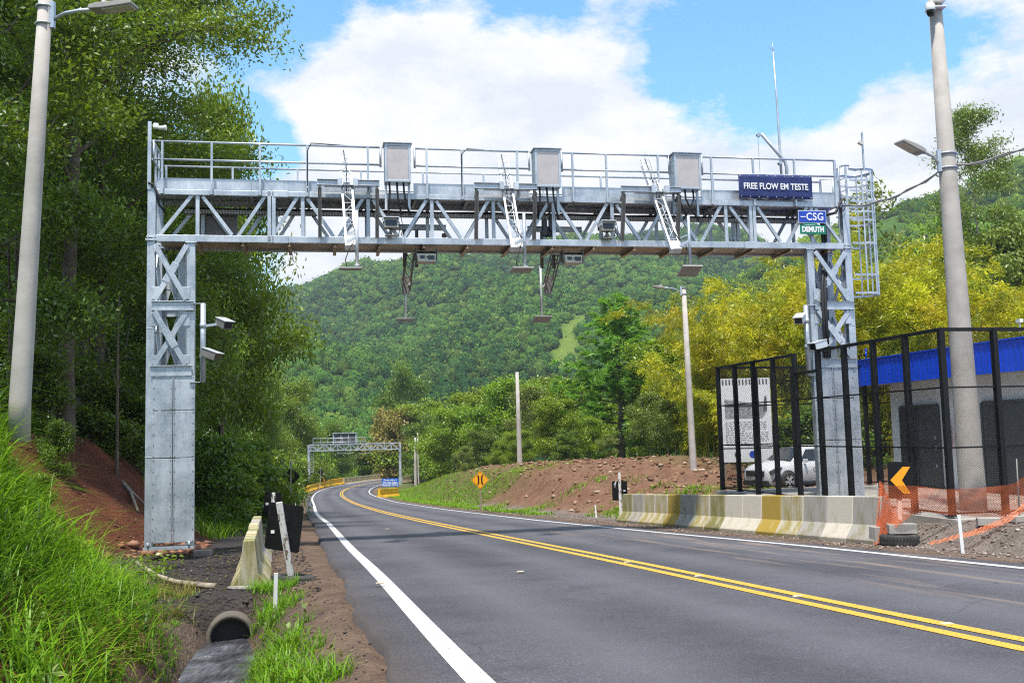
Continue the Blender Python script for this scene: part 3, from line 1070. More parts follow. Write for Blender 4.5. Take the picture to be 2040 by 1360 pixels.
# brackets with the tilted lattice masts
mast_u = ((3.99, 4.09), (7.46, 7.48), (10.80, 10.96))
br = ((632, 756, 374), (945, 1070, 383), (1238, 1357, 391))
vt, wt_, vb, wb_ = 0.35, 8.24, -1.02, 5.88
for k in range(3):
    ua, ub = gq(br[k][0], br[k][2], -0.3)[0], gq(br[k][1], br[k][2], -0.3)[0]
    wz = 7.36
    fr = gthing('mast_bracket', ('steel beam bracket holding the lattice mast nearest the left column', 'steel beam bracket holding the lattice mast over the centre of the road', 'steel beam bracket holding the lattice mast nearest the blue banner')[k], 'bracket', ua, -0.3, wz, 'mast brackets on the gantry front')
    L = ub - ua
    um = (mast_u[k][0] + mast_u[k][1]) / 2 - ua
    for a, b in ((0, um - 0.16), (um + 0.16, L)):
        m = MB(); m.channel((a, 0, 0), (b, 0, 0), 0.10, 0.13, 0.012); m.build('beam', ST, fr, 0.002)
    m = MB(); m.box((um - 0.16, -0.02, 0.0), (0.10, 0.14, 0.17)); m.build('clamp', ST, fr, 0.004)
    m = MB(); m.box((um + 0.16, -0.02, 0.0), (0.10, 0.14, 0.17)); m.build('clamp', ST, fr, 0.004)
    for e in (0.05, L - 0.05):
        m = MB(); m.box((e, 0.03, -0.09), (0.05, 0.10, 0.06)); m.bar((e, -0.03, -0.08), (e, 0.24, -0.20), 0.04, 0.05); m.build('lug', M['dark_steel'], fr)
        m = MB(); m.channel((e, -0.02, -0.12), (e, 0.22, -1.12), 0.075, 0.075, 0.008, (1, 0, 0)); m.build('strut', M['dark_steel'], fr)
    m = MB(); m.box((um, 0.12, -0.04), (L * 0.75, 0.25, 0.012)); m.build('shelf', ST, fr)
    ms = gthing('lattice_mast', ('bright tilted lattice mast nearest the left column, leaning across the gantry', 'bright tilted lattice mast over the middle of the road', 'bright tilted lattice mast nearest the blue banner')[k], 'mast', mast_u[k][1], vb, wb_, 'tilted lattice masts on the gantry')
    P0 = Vector((0, 0, 0)); P1 = Vector((mast_u[k][0] - mast_u[k][1], vt - vb, wt_ - wb_))
    ax = P1.normalized(); sx = Vector((1, 0, 0)); sx = (sx - ax * sx.dot(ax)).normalized(); nz = ax.cross(sx)
    Lm = P1.length
    hw, hd = 0.105, 0.07
    rot = Matrix((sx, ax, -nz)).transposed() if False else Matrix((sx, nz, ax)).transposed()
    for s in (-1, 1):
        m = MB()
        m.bar(P0 + sx * s * hw, P1 + sx * s * hw, 0.042, 0.042, sx.cross(ax)); m.build('rail', M['alu'], ms, 0.003)
        m = MB()
        m.bar(P0 + sx * s * hw * 0.8 + nz * 2 * hd, P1 + sx * s * hw * 0.8 + nz * 2 * hd, 0.018, 0.018, sx.cross(ax)); m.build('rail', M['alu'], ms)
    m = MB()
    n = 8
    for i in range(n):
        a = P0 + ax * (0.30 + (Lm - 0.36) * i / n); b = P0 + ax * (0.30 + (Lm - 0.36) * (i + 1) / n)
        s = 1 if i % 2 else -1
        m.bar(a - sx * hw, a + sx * hw, 0.012, 0.014)
        m.bar(a + sx * hw * s, b - sx * hw * s, 0.012, 0.012)
        m.bar(a + sx * hw, a + sx * hw * 0.8 + nz * 2 * hd, 0.010, 0.010); m.bar(a - sx * hw, a - sx * hw * 0.8 + nz * 2 * hd, 0.010, 0.010)
    m.build('lacing', M['alu'], ms)
    m = MB()
    m.box(P0 + ax * 0.13 + nz * 0.0, (2 * hw, 0.012, 0.24), rot); m.box(P0 + ax * 0.02 + nz * 0.06, (2 * hw + 0.05, 0.16, 0.03), rot)
    m.build('foot_plate', M['alu'], ms, 0.003)
    m = MB()
    m.path([P1 + Vector((-0.02, -0.02, 0.0)), P0 + ax * (Lm * 0.8) + sx * 0.02 + nz * 0.05, P0 + ax * (Lm * 0.5) - sx * 0.03 + nz * 0.05, P0 + ax * (Lm * 0.25) + sx * 0.04 + nz * 0.03, P0 + ax * 0.22 + sx * 0.12 - nz * 0.05], 0.011, 6)
    m.build('cable', M['cable'], ms)
    # the flat aerial under the mast
    tu = (4.19, 7.61, 11.19)[k]
    an = gthing('aerial', ('flat square aerial hanging from the lattice mast nearest the left column', 'flat square aerial hanging from the lattice mast over mid road', 'flat square aerial hanging from the lattice mast nearest the blue banner')[k], 'antenna', tu, -1.18, 5.42, 'flat aerials hanging below the gantry')
    m = MB()
    m.tube((0, 0, 0.05), (0, 0, 1.15), 0.034, None, 10); m.tube((0, 0, -0.02), (0, 0, 0.10), 0.018, None, 8)
    m.bar((0, 0, 0.62), (-0.2, 0.06, 0.52), 0.05, 0.06); m.bar((0, 0, 0.75), (-0.16, 0.1, 0.70), 0.03, 0.03)
    m.box((0, 0, 0.04), (0.09, 0.09, 0.02))
    m.build('hanger', M['alu'] if k == 0 else ST, an)
    m = MB()
    pu = (-0.13, -0.08, -0.02)[k]
    tilt = Matrix.Rotation((R(4), R(-4), R(-21))[k], 3, 'X')
    m.box((pu, 0, -0.03), (0.44, 0.44, 0.035), tilt)
    m.build('panel', M['panel_grey'], an, 0.006)
    m = MB(); m.path([(pu - 0.07, 0, -0.0), (pu - 0.10, 0.02, 0.15), (pu - 0.02, 0.05, 0.38), (-0.05, 0.08, 0.55)], 0.010, 6); m.build('cable', M['cable'], an)

# the two aerials on the back of the gantry
for k, (tu, lu) in enumerate(((5.42, 5.50), (8.70, 8.92))):
    ra = gthing('rear_lattice_arm', ('short dark lattice arm hanging from the back of the gantry, nearest the left column', 'short dark lattice arm hanging from the back of the gantry over mid road')[k], 'arm', lu, 1.15, 6.2, 'lattice arms behind the gantry')
    m = MB()
    P0 = Vector((0, 0, 0)); P1 = Vector((-0.06, 1.1, -0.72))
    for s in (-0.09, 0.09):
        m.bar(P0 + Vector((s, 0, 0.2)), P1 + Vector((s, 0, 0)), 0.03, 0.03); m.bar(P0 + Vector((s, 0.16, 0.3)), P1 + Vector((s, 0.14, 0.12)), 0.03, 0.03)
    for i in range(5):
        a = P0.lerp(P1, i / 5); b = P0.lerp(P1, (i + 1) / 5)
        m.bar(a + Vector((-0.09, 0, 0.1)), b + Vector((0.09, 0, 0.05)), 0.015, 0.015); m.bar(a + Vector((-0.09, 0, 0.1)), a + Vector((0.09, 0, 0.1)), 0.015, 0.015)
    m.build('lattice', M['dark_steel'], ra)
    m = MB(); m.box(P1 + Vector((0, 0, 0.12)), (0.2, 0.03, 0.44)); m.build('end_plate', M['dark_steel'], ra)
    m = MB(); m.bar((0.0, 0.1, -0.03), (0.35, -0.1, 0.02), 0.05, 0.08); m.build('tie', ST, ra)
    an = gthing('aerial', ('flat square aerial on a long tube behind the gantry, nearest the left column', 'flat square aerial on a long tube behind the gantry over mid road')[k], 'antenna', tu, 2.3, 4.80, 'flat aerials hanging below the gantry')
    m = MB(); m.tube((0, 0, 0.02), (0, 0, 1.28 if k else 0.9), 0.028, None, 10); m.bar((0, 0, 0.75), (0.12, -0.1, 0.82), 0.04, 0.05); m.build('hanger', M['alu'], an)
    m = MB(); m.box((0.0, 0, -0.02), (0.42, 0.42, 0.035), Matrix.Rotation((R(0), R(-14))[k], 3, 'X')); m.build('panel', M['panel_grey'], an, 0.006)

# camera and flash boxes standing on the lower chord
for k, px in enumerate((779, 1210)):
    u, w = gq(px, 474, -0.12)
    b = gthing('flash_camera', ('grey flash camera box on the lower chord beside the left lattice mast', 'grey flash camera box on the lower chord between middle and right lattice masts')[k], 'camera', u, -0.12, 6.27, 'flash cameras on the gantry')
    m = MB(); m.box((0, 0, 0.27), (0.30, 0.22, 0.20)); m.build('housing', M['cream'], b, 0.008)
    m = MB(); m.box((0, -0.02, 0.385), (0.34, 0.30, 0.018)); m.box((-0.16, -0.02, 0.33), (0.012, 0.28, 0.10)); m.box((0.16, -0.02, 0.33), (0.012, 0.28, 0.10)); m.build('visor', M['alu'], b)
    m = MB(); m.box((0, -0.115, 0.27), (0.24, 0.012, 0.13)); m.build('window', M['lens'], b)
    m = MB(); m.tube((0, 0, 0), (0, 0, 0.17), 0.03, None, 8); m.box((0, 0, 0.01), (0.22, 0.16, 0.02)); m.bar((-0.12, 0, 0.0), (0.02, 0, 0.14), 0.03, 0.03); m.build('stand', M['dark_steel'], b)
    m = MB()
    for q in (0.06, 0.12): m.path([(q, 0.08, 0.37), (q + 0.01, 0.06, 0.50), (q + 0.10, 0.04, 0.42), (q + 0.14, 0.03, 0.2), (q + 0.10, 0.03, 0.02)], 0.008, 6)
    m.build('cable', M['cable'], b)
# sensor boxes slung under the walkway
for k, px in enumerate((848, 1138)):
    u, w = gq(px, 511, 0.35)
    b = gthing('sensor_box', ('cream sensor box with vents slung under the gantry, nearer the left column', 'cream sensor box with vents slung under the gantry, further right over the road')[k], 'sensor', u, 0.30, 5.86, 'sensor boxes under the gantry')
    m = MB(); m.prism([(-0.19, -0.08), (-0.21, 0.10), (0.21, 0.10), (0.19, -0.08)], None, -0.16, 0.18); m.build('housing', M['cream'], b, 0.01)
    m = MB(); m.box((-0.09, -0.162, 0.02), (0.10, 0.01, 0.07)); m.box((0.10, -0.162, 0.01), (0.14, 0.01, 0.09)); m.build('vent', M['lens'], b)
    m = MB(); m.box((0.01, -0.163, 0.02), (0.025, 0.012, 0.03)); m.build('button', M['black'], b)
    m = MB()
    for s in (-1, 1): m.box((s * 0.225, 0.0, 0.10), (0.012, 0.30, 0.24))
    m.box((0, 0.0, 0.155), (0.46, 0.34, 0.012)); m.build('bracket', M['dark_steel'], b)
    m = MB(); m.path([(-0.2, -0.1, 0.1), (-0.08, -0.13, 0.16), (0.1, -0.13, 0.16), (0.21, -0.1, 0.08)], 0.008, 6); m.build('cable', M['cable'], b)
# dark control boxes inside the truss
for k, (px, py, sc) in enumerate(((1095, 452, 1.0), (1204, 440, 0.8))):
    u, w = gq(px, py, 0.35)
    b = gthing('control_box', ('cluster of dark control boxes inside the truss below the middle cabinet', 'dark ribbed control box inside the truss behind the right flash camera')[k], 'control box', u, 0.35, w)
    m = MB()
    if k == 0:
        m.box((-0.12, 0, -0.02), (0.10, 0.16, 0.36)); m.box((0.06, 0, 0.06), (0.14, 0.18, 0.34)); m.box((0.0, 0.06, -0.12), (0.20, 0.10, 0.18))
    else: m.box((0, 0, 0.0), (0.28, 0.2, 0.42))
    m.build('housing', M['door_grey'], b, 0.008)
    m = MB()
    for i in range(6): m.box((0.06, -0.10, -0.08 + i * 0.05), (0.13, 0.02, 0.012))
    m.build('fins', M['dark_steel'], b)
    m = MB()
    for i in range(5): m.path([(-0.1 + i * 0.05, 0, -0.15), (-0.05 + i * 0.07, -0.05, -0.34), (-0.12 + i * 0.02, 0, -0.5 - 0.02 * i)], 0.009, 6)
    m.build('cable', M['cable'], b)

# small camera hung from the tray; rear support beams seen through the truss
for k, (pa, pb) in enumerate(((775, 888), (1050, 1158))):
    ua, ub = gq(pa, 430, 1.25)[0], gq(pb, 430, 1.25)[0]
    b = gthing('rear_beam', ('grey beam behind the truss above the left rear aerial, small camera at its end', 'grey beam behind the truss above the rear aerial over mid road, small camera at its end')[k], 'beam', ua, 1.25, 6.76, 'rear beams behind the truss')
    m = MB(); m.channel((0, 0, 0), (ub - ua, 0, 0), 0.1, 0.12, 0.012); m.build('beam', ST, b)
    m = MB(); m.channel((0.34, 0, -0.06), (0.34, 0.1, -0.9), 0.07, 0.07, 0.008, (1, 0, 0)); m.channel((0.62, 0, -0.06), (0.62, 0.1, -0.9), 0.07, 0.07, 0.008, (1, 0, 0)); m.build('strut', M['dark_steel'], b)
    m = MB(); m.tube((ub - ua - 0.03, -0.03, -0.06), (ub - ua - 0.03, -0.03, -0.16), 0.012, None, 6); m.box((ub - ua - 0.05, -0.06, -0.19), (0.10, 0.14, 0.08)); m.build('small_camera', M['dark_steel'], b, 0.004)

# blue vinyl banner
u0, w0 = gq(1473, 392, -0.1); u1, w1 = gq(1617, 352, -0.1)
bn = gthing('banner', 'navy blue vinyl banner with white lettering tied to the gantry walkway rail', 'banner', (u0 + u1) / 2, -0.09, (w0 + w1) / 2)
W, Hh = u1 - u0, 0.55
m = MB()
nx, nz_ = 24, 8
vs = []
for j in range(nz_ + 1):
    for i in range(nx + 1):
        x = -W / 2 + W * i / nx; z = -Hh / 2 + Hh * j / nz_
        vs.append((x, 0.010 * math.sin(i * 1.3) * (abs(j / nz_ - 0.5) * 2) ** 2 + 0.004 * math.sin(i * 0.5 + j), z + 0.008 * math.sin(i * 1.05) * (1 if j in (0, nz_) else 0)))
fs = []
for j in range(nz_):
    for i in range(nx):
        a = j * (nx + 1) + i
        fs.append((a, a + 1, a + nx + 2, a + nx + 1))
m.add(vs, fs, True)
o = m.build('sheet', M['navy'], bn)
sd = o.modifiers.new('thick', 'SOLIDIFY'); sd.thickness = 0.008; sd.offset = 0
lettering('FREE FLOW EM TESTE', 0.20, M['sign_white'], bn, (0, -0.022, -0.005), bold=0.004, width=W * 0.875)
m = MB()
for i in range(9):
    for z in (-Hh / 2 + 0.03, Hh / 2 - 0.03): m.box((-W / 2 + 0.05 + i * (W - 0.1) / 8, -0.016, z), (0.015, 0.012, 0.015))
m.build('eyelets', M['white'], bn)
m = MB()
for i in range(8):
    x = -W / 2 + 0.1 + i * (W - 0.2) / 7
    m.path([(x, -0.01, Hh / 2 - 0.03), (x + 0.02, 0.04, Hh / 2 + 0.08)], 0.004, 4)
m.build('ties', M['white'], bn)

# the two small company plates
for k, (a, b, nm) in enumerate((((1593, 443), (1645, 420), 'csg'), ((1595, 465), (1645, 445), 'demuth'))):
    u0, w0 = gq(*a, -0.1); u1, w1 = gq(*b, -0.1)
    s = gthing('company_plate', ('blue plate with outlined white letters CSG on the truss above the right column', 'green plate with white letters DEMUTH on the truss, under the blue plate')[k], 'sign', (u0 + u1) / 2, -0.08, (w0 + w1) / 2)
    W, Hh = u1 - u0, 0.26
    if k == 0:
        m = MB(); m.box((0, 0.008, 0), (W + 0.03, 0.008, Hh + 0.04)); m.build('border', M['alu'], s)
        m = MB(); m.box((0, 0, 0), (W, 0.010, Hh)); m.build('plate', M['csg_blue'], s)
        lettering('CSG', 0.24, M['sign_white'], s, (0.06, -0.008, -0.005), bold=0.004, width=0.42, spacing=1.1)
        m = MB(); m.box((-0.235, -0.009, -0.005), (0.12, 0.008, 0.022)); m.build('emblem', M['sign_white'], s)
    else:
        out = [(-W / 2, -Hh / 2), (W / 2, -Hh / 2), (W / 2, Hh / 2 - 0.05), (W / 2 - 0.16, Hh / 2 - 0.05), (W / 2 - 0.24, Hh / 2), (-W / 2 + 0.12, Hh / 2), (-W / 2 + 0.05, Hh / 2 - 0.05), (-W / 2, Hh / 2 - 0.05)]
        m = MB(); m.prism(out, None, -0.005, 0.005); m.build('plate', M['demuth_green'], s)
        lettering('DEMUTH', 0.17, M['sign_white'], s, (0, -0.009, -0.025), bold=0.008, width=0.54)
        m = MB(); m.bar((-0.2, -0.008, 0.075), (0.06, -0.008, 0.095), 0.006, 0.008); m.build('emblem', M['sign_white'], s)

# lightning mast and small crane on the walkway
pl = gthing('lightning_mast', 'slim steel lightning mast rising from the walkway behind the blue banner', 'mast', 14.20, 0.5, 7.24)
m = MB(); m.path([(0, 0, 0), (0, 0, 1.3), (-0.02, 0, 2.6), (-0.05, 0, 3.75)], [0.035, 0.03, 0.024, 0.016], 10); m.build('pole', ST, pl)
m = MB(); m.path([(-0.05, 0, 3.75), (-0.055, 0, 3.98)], 0.008, 6); m.bar((-0.16, 0, 3.86), (-0.05, 0, 3.80), 0.01, 0.01); m.bar((0.05, 0, 3.90), (-0.05, 0, 3.80), 0.01, 0.01); m.build('rod', ST, pl)
dv = gthing('hoist_crane', 'small steel hoist arm with pulley standing on the walkway beside the lightning mast', 'crane', 14.32, 0.45, 7.24)
m = MB(); m.path([(0, 0, 0), (0, 0, 0.92), (-0.03, 0, 1.06), (-0.12, 0, 1.16), (-0.60, 0, 1.72)], 0.04, 10); m.build('arm', ST, dv)
m = MB(); m.box((-0.66, 0, 1.69), (0.10, 0.03, 0.09), Matrix.Rotation(R(40), 3, 'Y')); m.tube((-0.69, -0.03, 1.68), (-0.69, 0.03, 1.68), 0.035, None, 10); m.build('pulley', ST, dv)
m = MB(); m.tube((-0.16, -0.06, 1.02), (-0.16, 0.06, 1.02), 0.045, None, 10); m.build('pulley', ST, dv)
m = MB(); m.tube((-0.06, -0.08, 0.22), (-0.06, 0.06, 0.22), 0.06, None, 10); m.build('winch', ST, dv)
m = MB(); m.path([(-0.69, 0, 1.66), (-0.68, 0, 0.8), (-0.62, 0, 0.5), (-0.66, 0, 0.35)], 0.004, 4); m.build('wire', M['cable'], dv)
ps = gthing('camera_pole', 'thin pole with a small camera above the caged ladder', 'camera pole', GL + 0.45, 0.0, 8.05)
m = MB(); m.box((0, 0, 0.42), (0.035, 0.035, 0.9)); m.build('pole', ST, ps)
m = MB(); m.box((-0.08, -0.05, 0.60), (0.13, 0.08, 0.07), Matrix.Rotation(R(25), 3, 'Y')); m.build('camera', M['cream'], ps, 0.006)
ps = gthing('camera_pole', 'short flat pole with a white camera above the left column', 'camera pole', 0.03, 0.0, 7.22)
m = MB(); m.box((0, 0, 0.70), (0.07, 0.04, 1.42)); m.build('pole', ST, ps)
m = MB(); m.box((0.13, -0.03, 1.31), (0.10, 0.10, 0.10)); m.tube((0.17, -0.04, 1.27), (0.32, -0.06, 1.27), 0.04, None, 10); m.tube((0.29, -0.06, 1.27), (0.34, -0.065, 1.27), 0.055, None, 10); m.build('camera', M['white'], ps, 0.008)

# camera pipes beside the columns
def pipe_cams(u, w0, w1, side, label, cams):
    p = gthing('camera_pipe', label, 'camera bracket', u, -0.05, w0)
    m = MB(); m.tube((0, 0, 0), (0, 0, w1 - w0), 0.055, None, 14); m.build('pipe', ST, p)
    m = MB(); m.box((-side * 0.11, 0.03, 0.0), (0.30, 0.10, 0.016)); m.box((-side * 0.11, 0.03, w1 - w0 + 0.004), (0.30, 0.10, 0.016)); m.build('bracket_plate', ST, p)
    for (du, dw, yaw, pitch) in cams:
        m = MB(); m.bar((side * 0.04, 0, dw - 0.04), (du * 0.8, -0.05, dw), 0.05, 0.05); m.tube((0, 0, dw - 0.08), (0, 0, dw + 0.02), 0.065, None, 14)
        a = m.build('arm', ST, p)
        rot = Matrix.Rotation(yaw, 3, 'Z') @ Matrix.Rotation(pitch, 3, 'X')
        c = Vector((du, -0.10, dw))
        m = MB(); m.box(c, (0.20, 0.36, 0.16), rot); hb = m.build('camera', M['dark_steel'] if side > 0 else M['alu'], p, 0.008)
        m = MB(); m.box(c + rot @ Vector((0, -0.182, 0)), (0.16, 0.012, 0.12), rot); m.build('lens', M['lens'], hb)
        m = MB(); m.box(c + rot @ Vector((0, -0.03, 0.09)), (0.23, 0.42, 0.014), rot); m.build('visor', M['alu'], hb)
    return p


pipe_cams(1.11, 3.24, 4.84, 1, 'grey pipe with two cameras bracketed to the left gantry column', [(0.42, 1.18, R(35), R(18)), (0.16, 0.55, R(60), R(20))])
pipe_cams(14.36, 3.20, 4.80, -1, 'grey pipe with two cameras bracketed to the right gantry column', [(-0.20, 1.28, R(-40), R(20)), (0.22, 0.68, R(-75), R(14))])
# ------------------------------------------------------------------ concrete poles and lamps
def pole_axis(base, top):
    return Vector(top) - Vector(base)


def street_lamp(label, base, top, r0, r1, arm_at, arm_vec, name='street_lamp', head_len=0.62, hyaw=0.0, box=None):
    base = Vector(base); top = Vector(top)
    t = thing(name, label, 'street lamp' if name == 'street_lamp' else 'pole', base)
    ax = top - base
    m = MB(); m.path([(0, 0, -0.6), ax * 0.0, ax * 0.5, ax], [r0 * 1.02, r0, (r0 + r1) / 2, r1], 20); m.build('pole', M['concrete_pole'], t)
    if arm_at is not None:
        p = ax * arm_at
        rr = r0 + (r1 - r0) * arm_at
        m = MB()
        for dz in (-0.14, 0.14):
            m.path([p + Vector((math.cos(a) * (rr + 0.012), math.sin(a) * (rr + 0.012), dz)) for a in [i * math.pi / 10 for i in range(21)]], 0.018, 6)
        av = Vector(arm_vec)
        s = av.copy(); s.z = 0; s.normalize()
        m.box(p + s * (rr + 0.03), (0.07, 0.07, 0.42))
        m.build('clamp', ST, t)
        m = MB()
        q = p + s * (rr + 0.03) - Vector((0, 0, 0.08))
        e = q + av
        m.path([q, q + av * 0.3 + Vector((0, 0, abs(av.z) * 0.28 + 0.03)), q + av * 0.65 + Vector((0, 0, abs(av.z) * 0.22 + 0.02)), e], 0.03, 10)
        m.build('arm', ST, t)
        d = (av.normalized() + Vector((0, 0, -0.12))).normalized()
        side = d.cross(Vector((0, 0, 1))).normalized(); upv = side.cross(d)
        rot = Matrix((d, side, upv)).transposed().to_4x4()
        Mx = Matrix.Translation(e) @ rot
        m = MB()
        out = [(-0.05, -0.035), (head_len * 0.3, -0.045), (head_len, -0.03), (head_len, 0.015), (head_len * 0.6, 0.045), (head_len * 0.12, 0.055), (-0.05, 0.03)]
        m.prism(out, Mx, -0.13, 0.13)
        h = m.build('lamp_head', M['concrete_pole'] if False else M['panel_grey'], t, 0.012)
        m = MB(); m.prism([(head_len * 0.25, -0.060), (head_len * 0.96, -0.046), (head_len * 0.96, -0.030), (head_len * 0.25, -0.040)], Mx, -0.10, 0.10); m.build('lamp_glass', M['cream'], h)
        m = MB(); m.tube(Mx @ Vector((head_len * 0.22, 0, 0.05)), Mx @ Vector((head_len * 0.22, 0, 0.12)), 0.04, None, 10); m.build('photocell', M['panel_grey'], h)
    return t


b = at(40, 800, 15.0)
street_lamp('tall concrete street lamp on the grassy bank in front of the forest', b, at(99, -130, 15.0), 0.155, 0.095, (b - at(91, 32, 15.0)).length / (b - at(99, -130, 15.0)).length, (0.72, -0.12, 0.10), head_len=0.66)
b = at(1937, 975, 18.5)
tp = at(1851, -140, 18.5)
street_lamp('tall concrete street lamp rising behind the black fence by the building', b, tp, 0.235, 0.10, (b - at(1882, 322, 18.5)).length / (b - tp).length, (-0.42, -0.15, 0.22), head_len=0.50)
b = at(1382, 946, 45); b.z = tz(b.x, b.y) - 0.05
street_lamp('concrete street lamp on the rubble mound left of the fenced yard', b, at(1362, 574, 45.0), 0.16, 0.105, 0.985, (-0.85, -0.2, 0.22), head_len=0.5)
b = at(1036, 931, 80)
street_lamp('bare white concrete pole on the mound behind the diamond sign', b, at(1030, 741, 80.0), 0.22, 0.13, None, None, 'utility_pole')
b = at(828, 965, 150)
street_lamp('thin concrete pole beside the right post of the distant gantry', b, at(827, 871, 150.0), 0.22, 0.16, None, None, 'utility_pole')
b = at(834, 962, 160)
street_lamp('thinner lattice-like pole just behind the thin concrete pole', b, at(832, 862, 160.0), 0.12, 0.10, None, None, 'utility_pole')
# dome camera on the right pole
p = at(1864, 12, 18.4)
dc = thing('dome_camera', 'white dome camera with dark globe near the top of the right street lamp pole', 'camera', p)
m = MB(); m.bar((0.02, 0.05, 0.02), (-0.16, -0.1, 0.0), 0.05, 0.05); m.box((0.0, 0.02, 0.06), (0.3, 0.3, 0.02)); m.box((0.0, 0.02, -0.06), (0.3, 0.3, 0.02)); m.build('arm', M['white'], dc)
m = MB(); m.lathe([(0.001, 0.02), (0.06, 0.015), (0.085, -0.03), (0.09, -0.13), (0.085, -0.14)], 18, Matrix.Translation((-0.15, -0.1, 0))); m.build('housing', M['white'], dc)
m = MB(); m.lathe([(0.078, -0.14), (0.075, -0.19), (0.05, -0.24), (0.001, -0.26)], 18, Matrix.Translation((-0.15, -0.1, 0))); m.build('globe', M['lens'], dc)
# overhead cable
a, b, c = gw(15.45, 0.0, 7.15), at(1883, 333, 18.7), at(2230, 195, 15.0)
for (p, q, lab) in ((a, b, 'grey overhead cable from the gantry to the right street lamp pole'), (b, c, 'grey overhead cable leaving the right street lamp pole to the right')):
    m = MB()
    for o in (0, 0.035):
        pts = [p.lerp(q, i / 12) + Vector((0, 0, -0.22 * 4 * (i / 12) * (1 - i / 12) + o * math.sin(i * 1.7))) - p for i in range(13)]
        m.path(pts, 0.016, 6)
    o = m.build('overhead_cable', M['panel_grey'], None, loc=p)
    tag(o, lab, 'cable')

# ------------------------------------------------------------------ concrete road barriers
def barrier_mesh(L, h=0.83, end=False):
    m = MB()
    out = [(-0.30, 0.0), (-0.30, 0.09), (-0.135, 0.34), (-0.085, h - 0.015), (-0.07, h), (0.07, h), (0.085, h - 0.015), (0.135, 0.34), (0.30, 0.09), (0.30, 0.0)]
    # prism runs along y
    m.prism(out, None, 0.008, L - 0.008)
    return m


def barrier_row(p0, p1, n, kinds, labels, group, h=0.83, zoff=0.0):
    p0, p1 = Vector(p0), Vector(p1)
    d = (p1 - p0) / n
    rz = math.atan2(-d.x, d.y)
    Lh = math.hypot(d.x, d.y)
    cache = {}
    rnd = random.Random(3)
    for i in range(n):
        k = kinds[i % len(kinds)]
        if k not in cache:
            o = barrier_mesh(Lh, h).build('concrete_barrier', M[k], None, 0.012)
            cache[k] = o
        else:
            o = cache[k].copy(); COL.objects.link(o)
        o.location = p0 + d * i + Vector((0, 0, zoff))
        o.rotation_euler = (math.atan2(d.z, Lh), rnd.uniform(-.006, .006), rz + rnd.uniform(-.012, .012))
        tag(o, labels[i], 'barrier', group)


pn = at(1742, 1080, 17.2); pf = at(1230, 1047, 29.6)
pn.z = tz(pn.x, pn.y) - 0.02; pf.z = tz(pf.x, pf.y) - 0.02
pn += Vector((0.28, 0.07, 0)); pf += Vector((0.28, 0.07, 0))
kinds = ['st_grey', 'st_pale', 'st_grey', 'st_mix', 'st_yellow', 'st_pale', 'st_pale', 'st_olive', 'st_mix', 'st_grey', 'st_yellow', 'st_mix', 'st_mix', 'st_grey', 'st_olive']
kn = {'st_grey': 'grey', 'st_pale': 'pale clean', 'st_mix': 'blotched tan', 'st_yellow': 'mustard stained', 'st_olive': 'olive stained'}
ordn = ['first', 'second', 'third', 'fourth', 'fifth', 'sixth', 'seventh', 'eighth', 'ninth', 'tenth', 'eleventh', 'twelfth', 'thirteenth', 'fourteenth', 'fifteenth']
barrier_row(pn, pf, 15, kinds, ['%s concrete barrier block, %s of the row counted from the orange net' % (kn[k], ordn[i]) for i, k in enumerate(kinds)], 'concrete barriers right of the road')
pn = at(496, 1158, 15.1); pn.z = tz(pn.x, pn.y) - 0.03
pf = Vector(pn) + Vector((-0.235 * 5.4, 5.4, 0)); pf.z = tz(pf.x, pf.y) - 0.03
kinds = ['st_olive', 'st_mix', 'st_olive', 'st_mix', 'st_grey', 'st_olive']
barrier_row(pn, pf, 6, kinds, ['concrete barrier block left of the road, %s of the row counted from the concrete block' % ordn[i] for i in range(6)], 'concrete barriers left of the road')

# ------------------------------------------------------------------ tyres, blocks, stakes
def tyre(label, loc, r=0.31, w=0.2, tilt=(0, 0, 0)):
    m = MB()
    ri = r * 0.62
    prof = [(ri, -w * 0.36), (ri * 1.04, -w * 0.46), (r * 0.86, -w * 0.5), (r * 0.96, -w * 0.42), (r, -w * 0.3), (r, w * 0.3), (r * 0.96, w * 0.42), (r * 0.86, w * 0.5), (ri * 1.04, w * 0.46), (ri, w * 0.36), (ri * 1.15, w * 0.3), (r * 0.9, w * 0.3), (r * 0.9, -w * 0.3), (ri * 1.15, -w * 0.3)]
    m.lathe(prof, 36, None, True, True)
    for i in range(36):
        a = 2 * math.pi * i / 36
        for s in (-1, 1):
            m.box((math.cos(a) * r, math.sin(a) * r, s * w * 0.2), (0.014, 0.028, w * 0.22), Matrix.Rotation(a + s * 0.3, 3, 'Z'))
    o = m.build('tyre', M['tyre'], None, 0, loc)
    o.rotation_euler = tilt
    return tag(o, label, 'tyre')


def block(label, loc, s, rz, hollow=False):
    m = MB()
    if hollow:
        w = 0.035
        m.box((0, -s[1] / 2 + w / 2, s[2] / 2), (s[0], w, s[2])); m.box((0, s[1] / 2 - w / 2, s[2] / 2), (s[0], w, s[2]))
        for x in (-s[0] / 2 + w / 2, 0, s[0] / 2 - w / 2): m.box((x, 0, s[2] / 2), (w, s[1] - 2 * w - 0.002, s[2] - 0.002))
    else:
        m.box((0, 0, s[2] / 2), s)
    o = m.build('concrete_block', M['concrete'], None, 0.008, loc, rz)
    return tag(o, label, 'block')


def g0(px, py, y, dz=0.0):
    p = at(px, py, y); p.z = tz(p.x, p.y) + dz
    return p


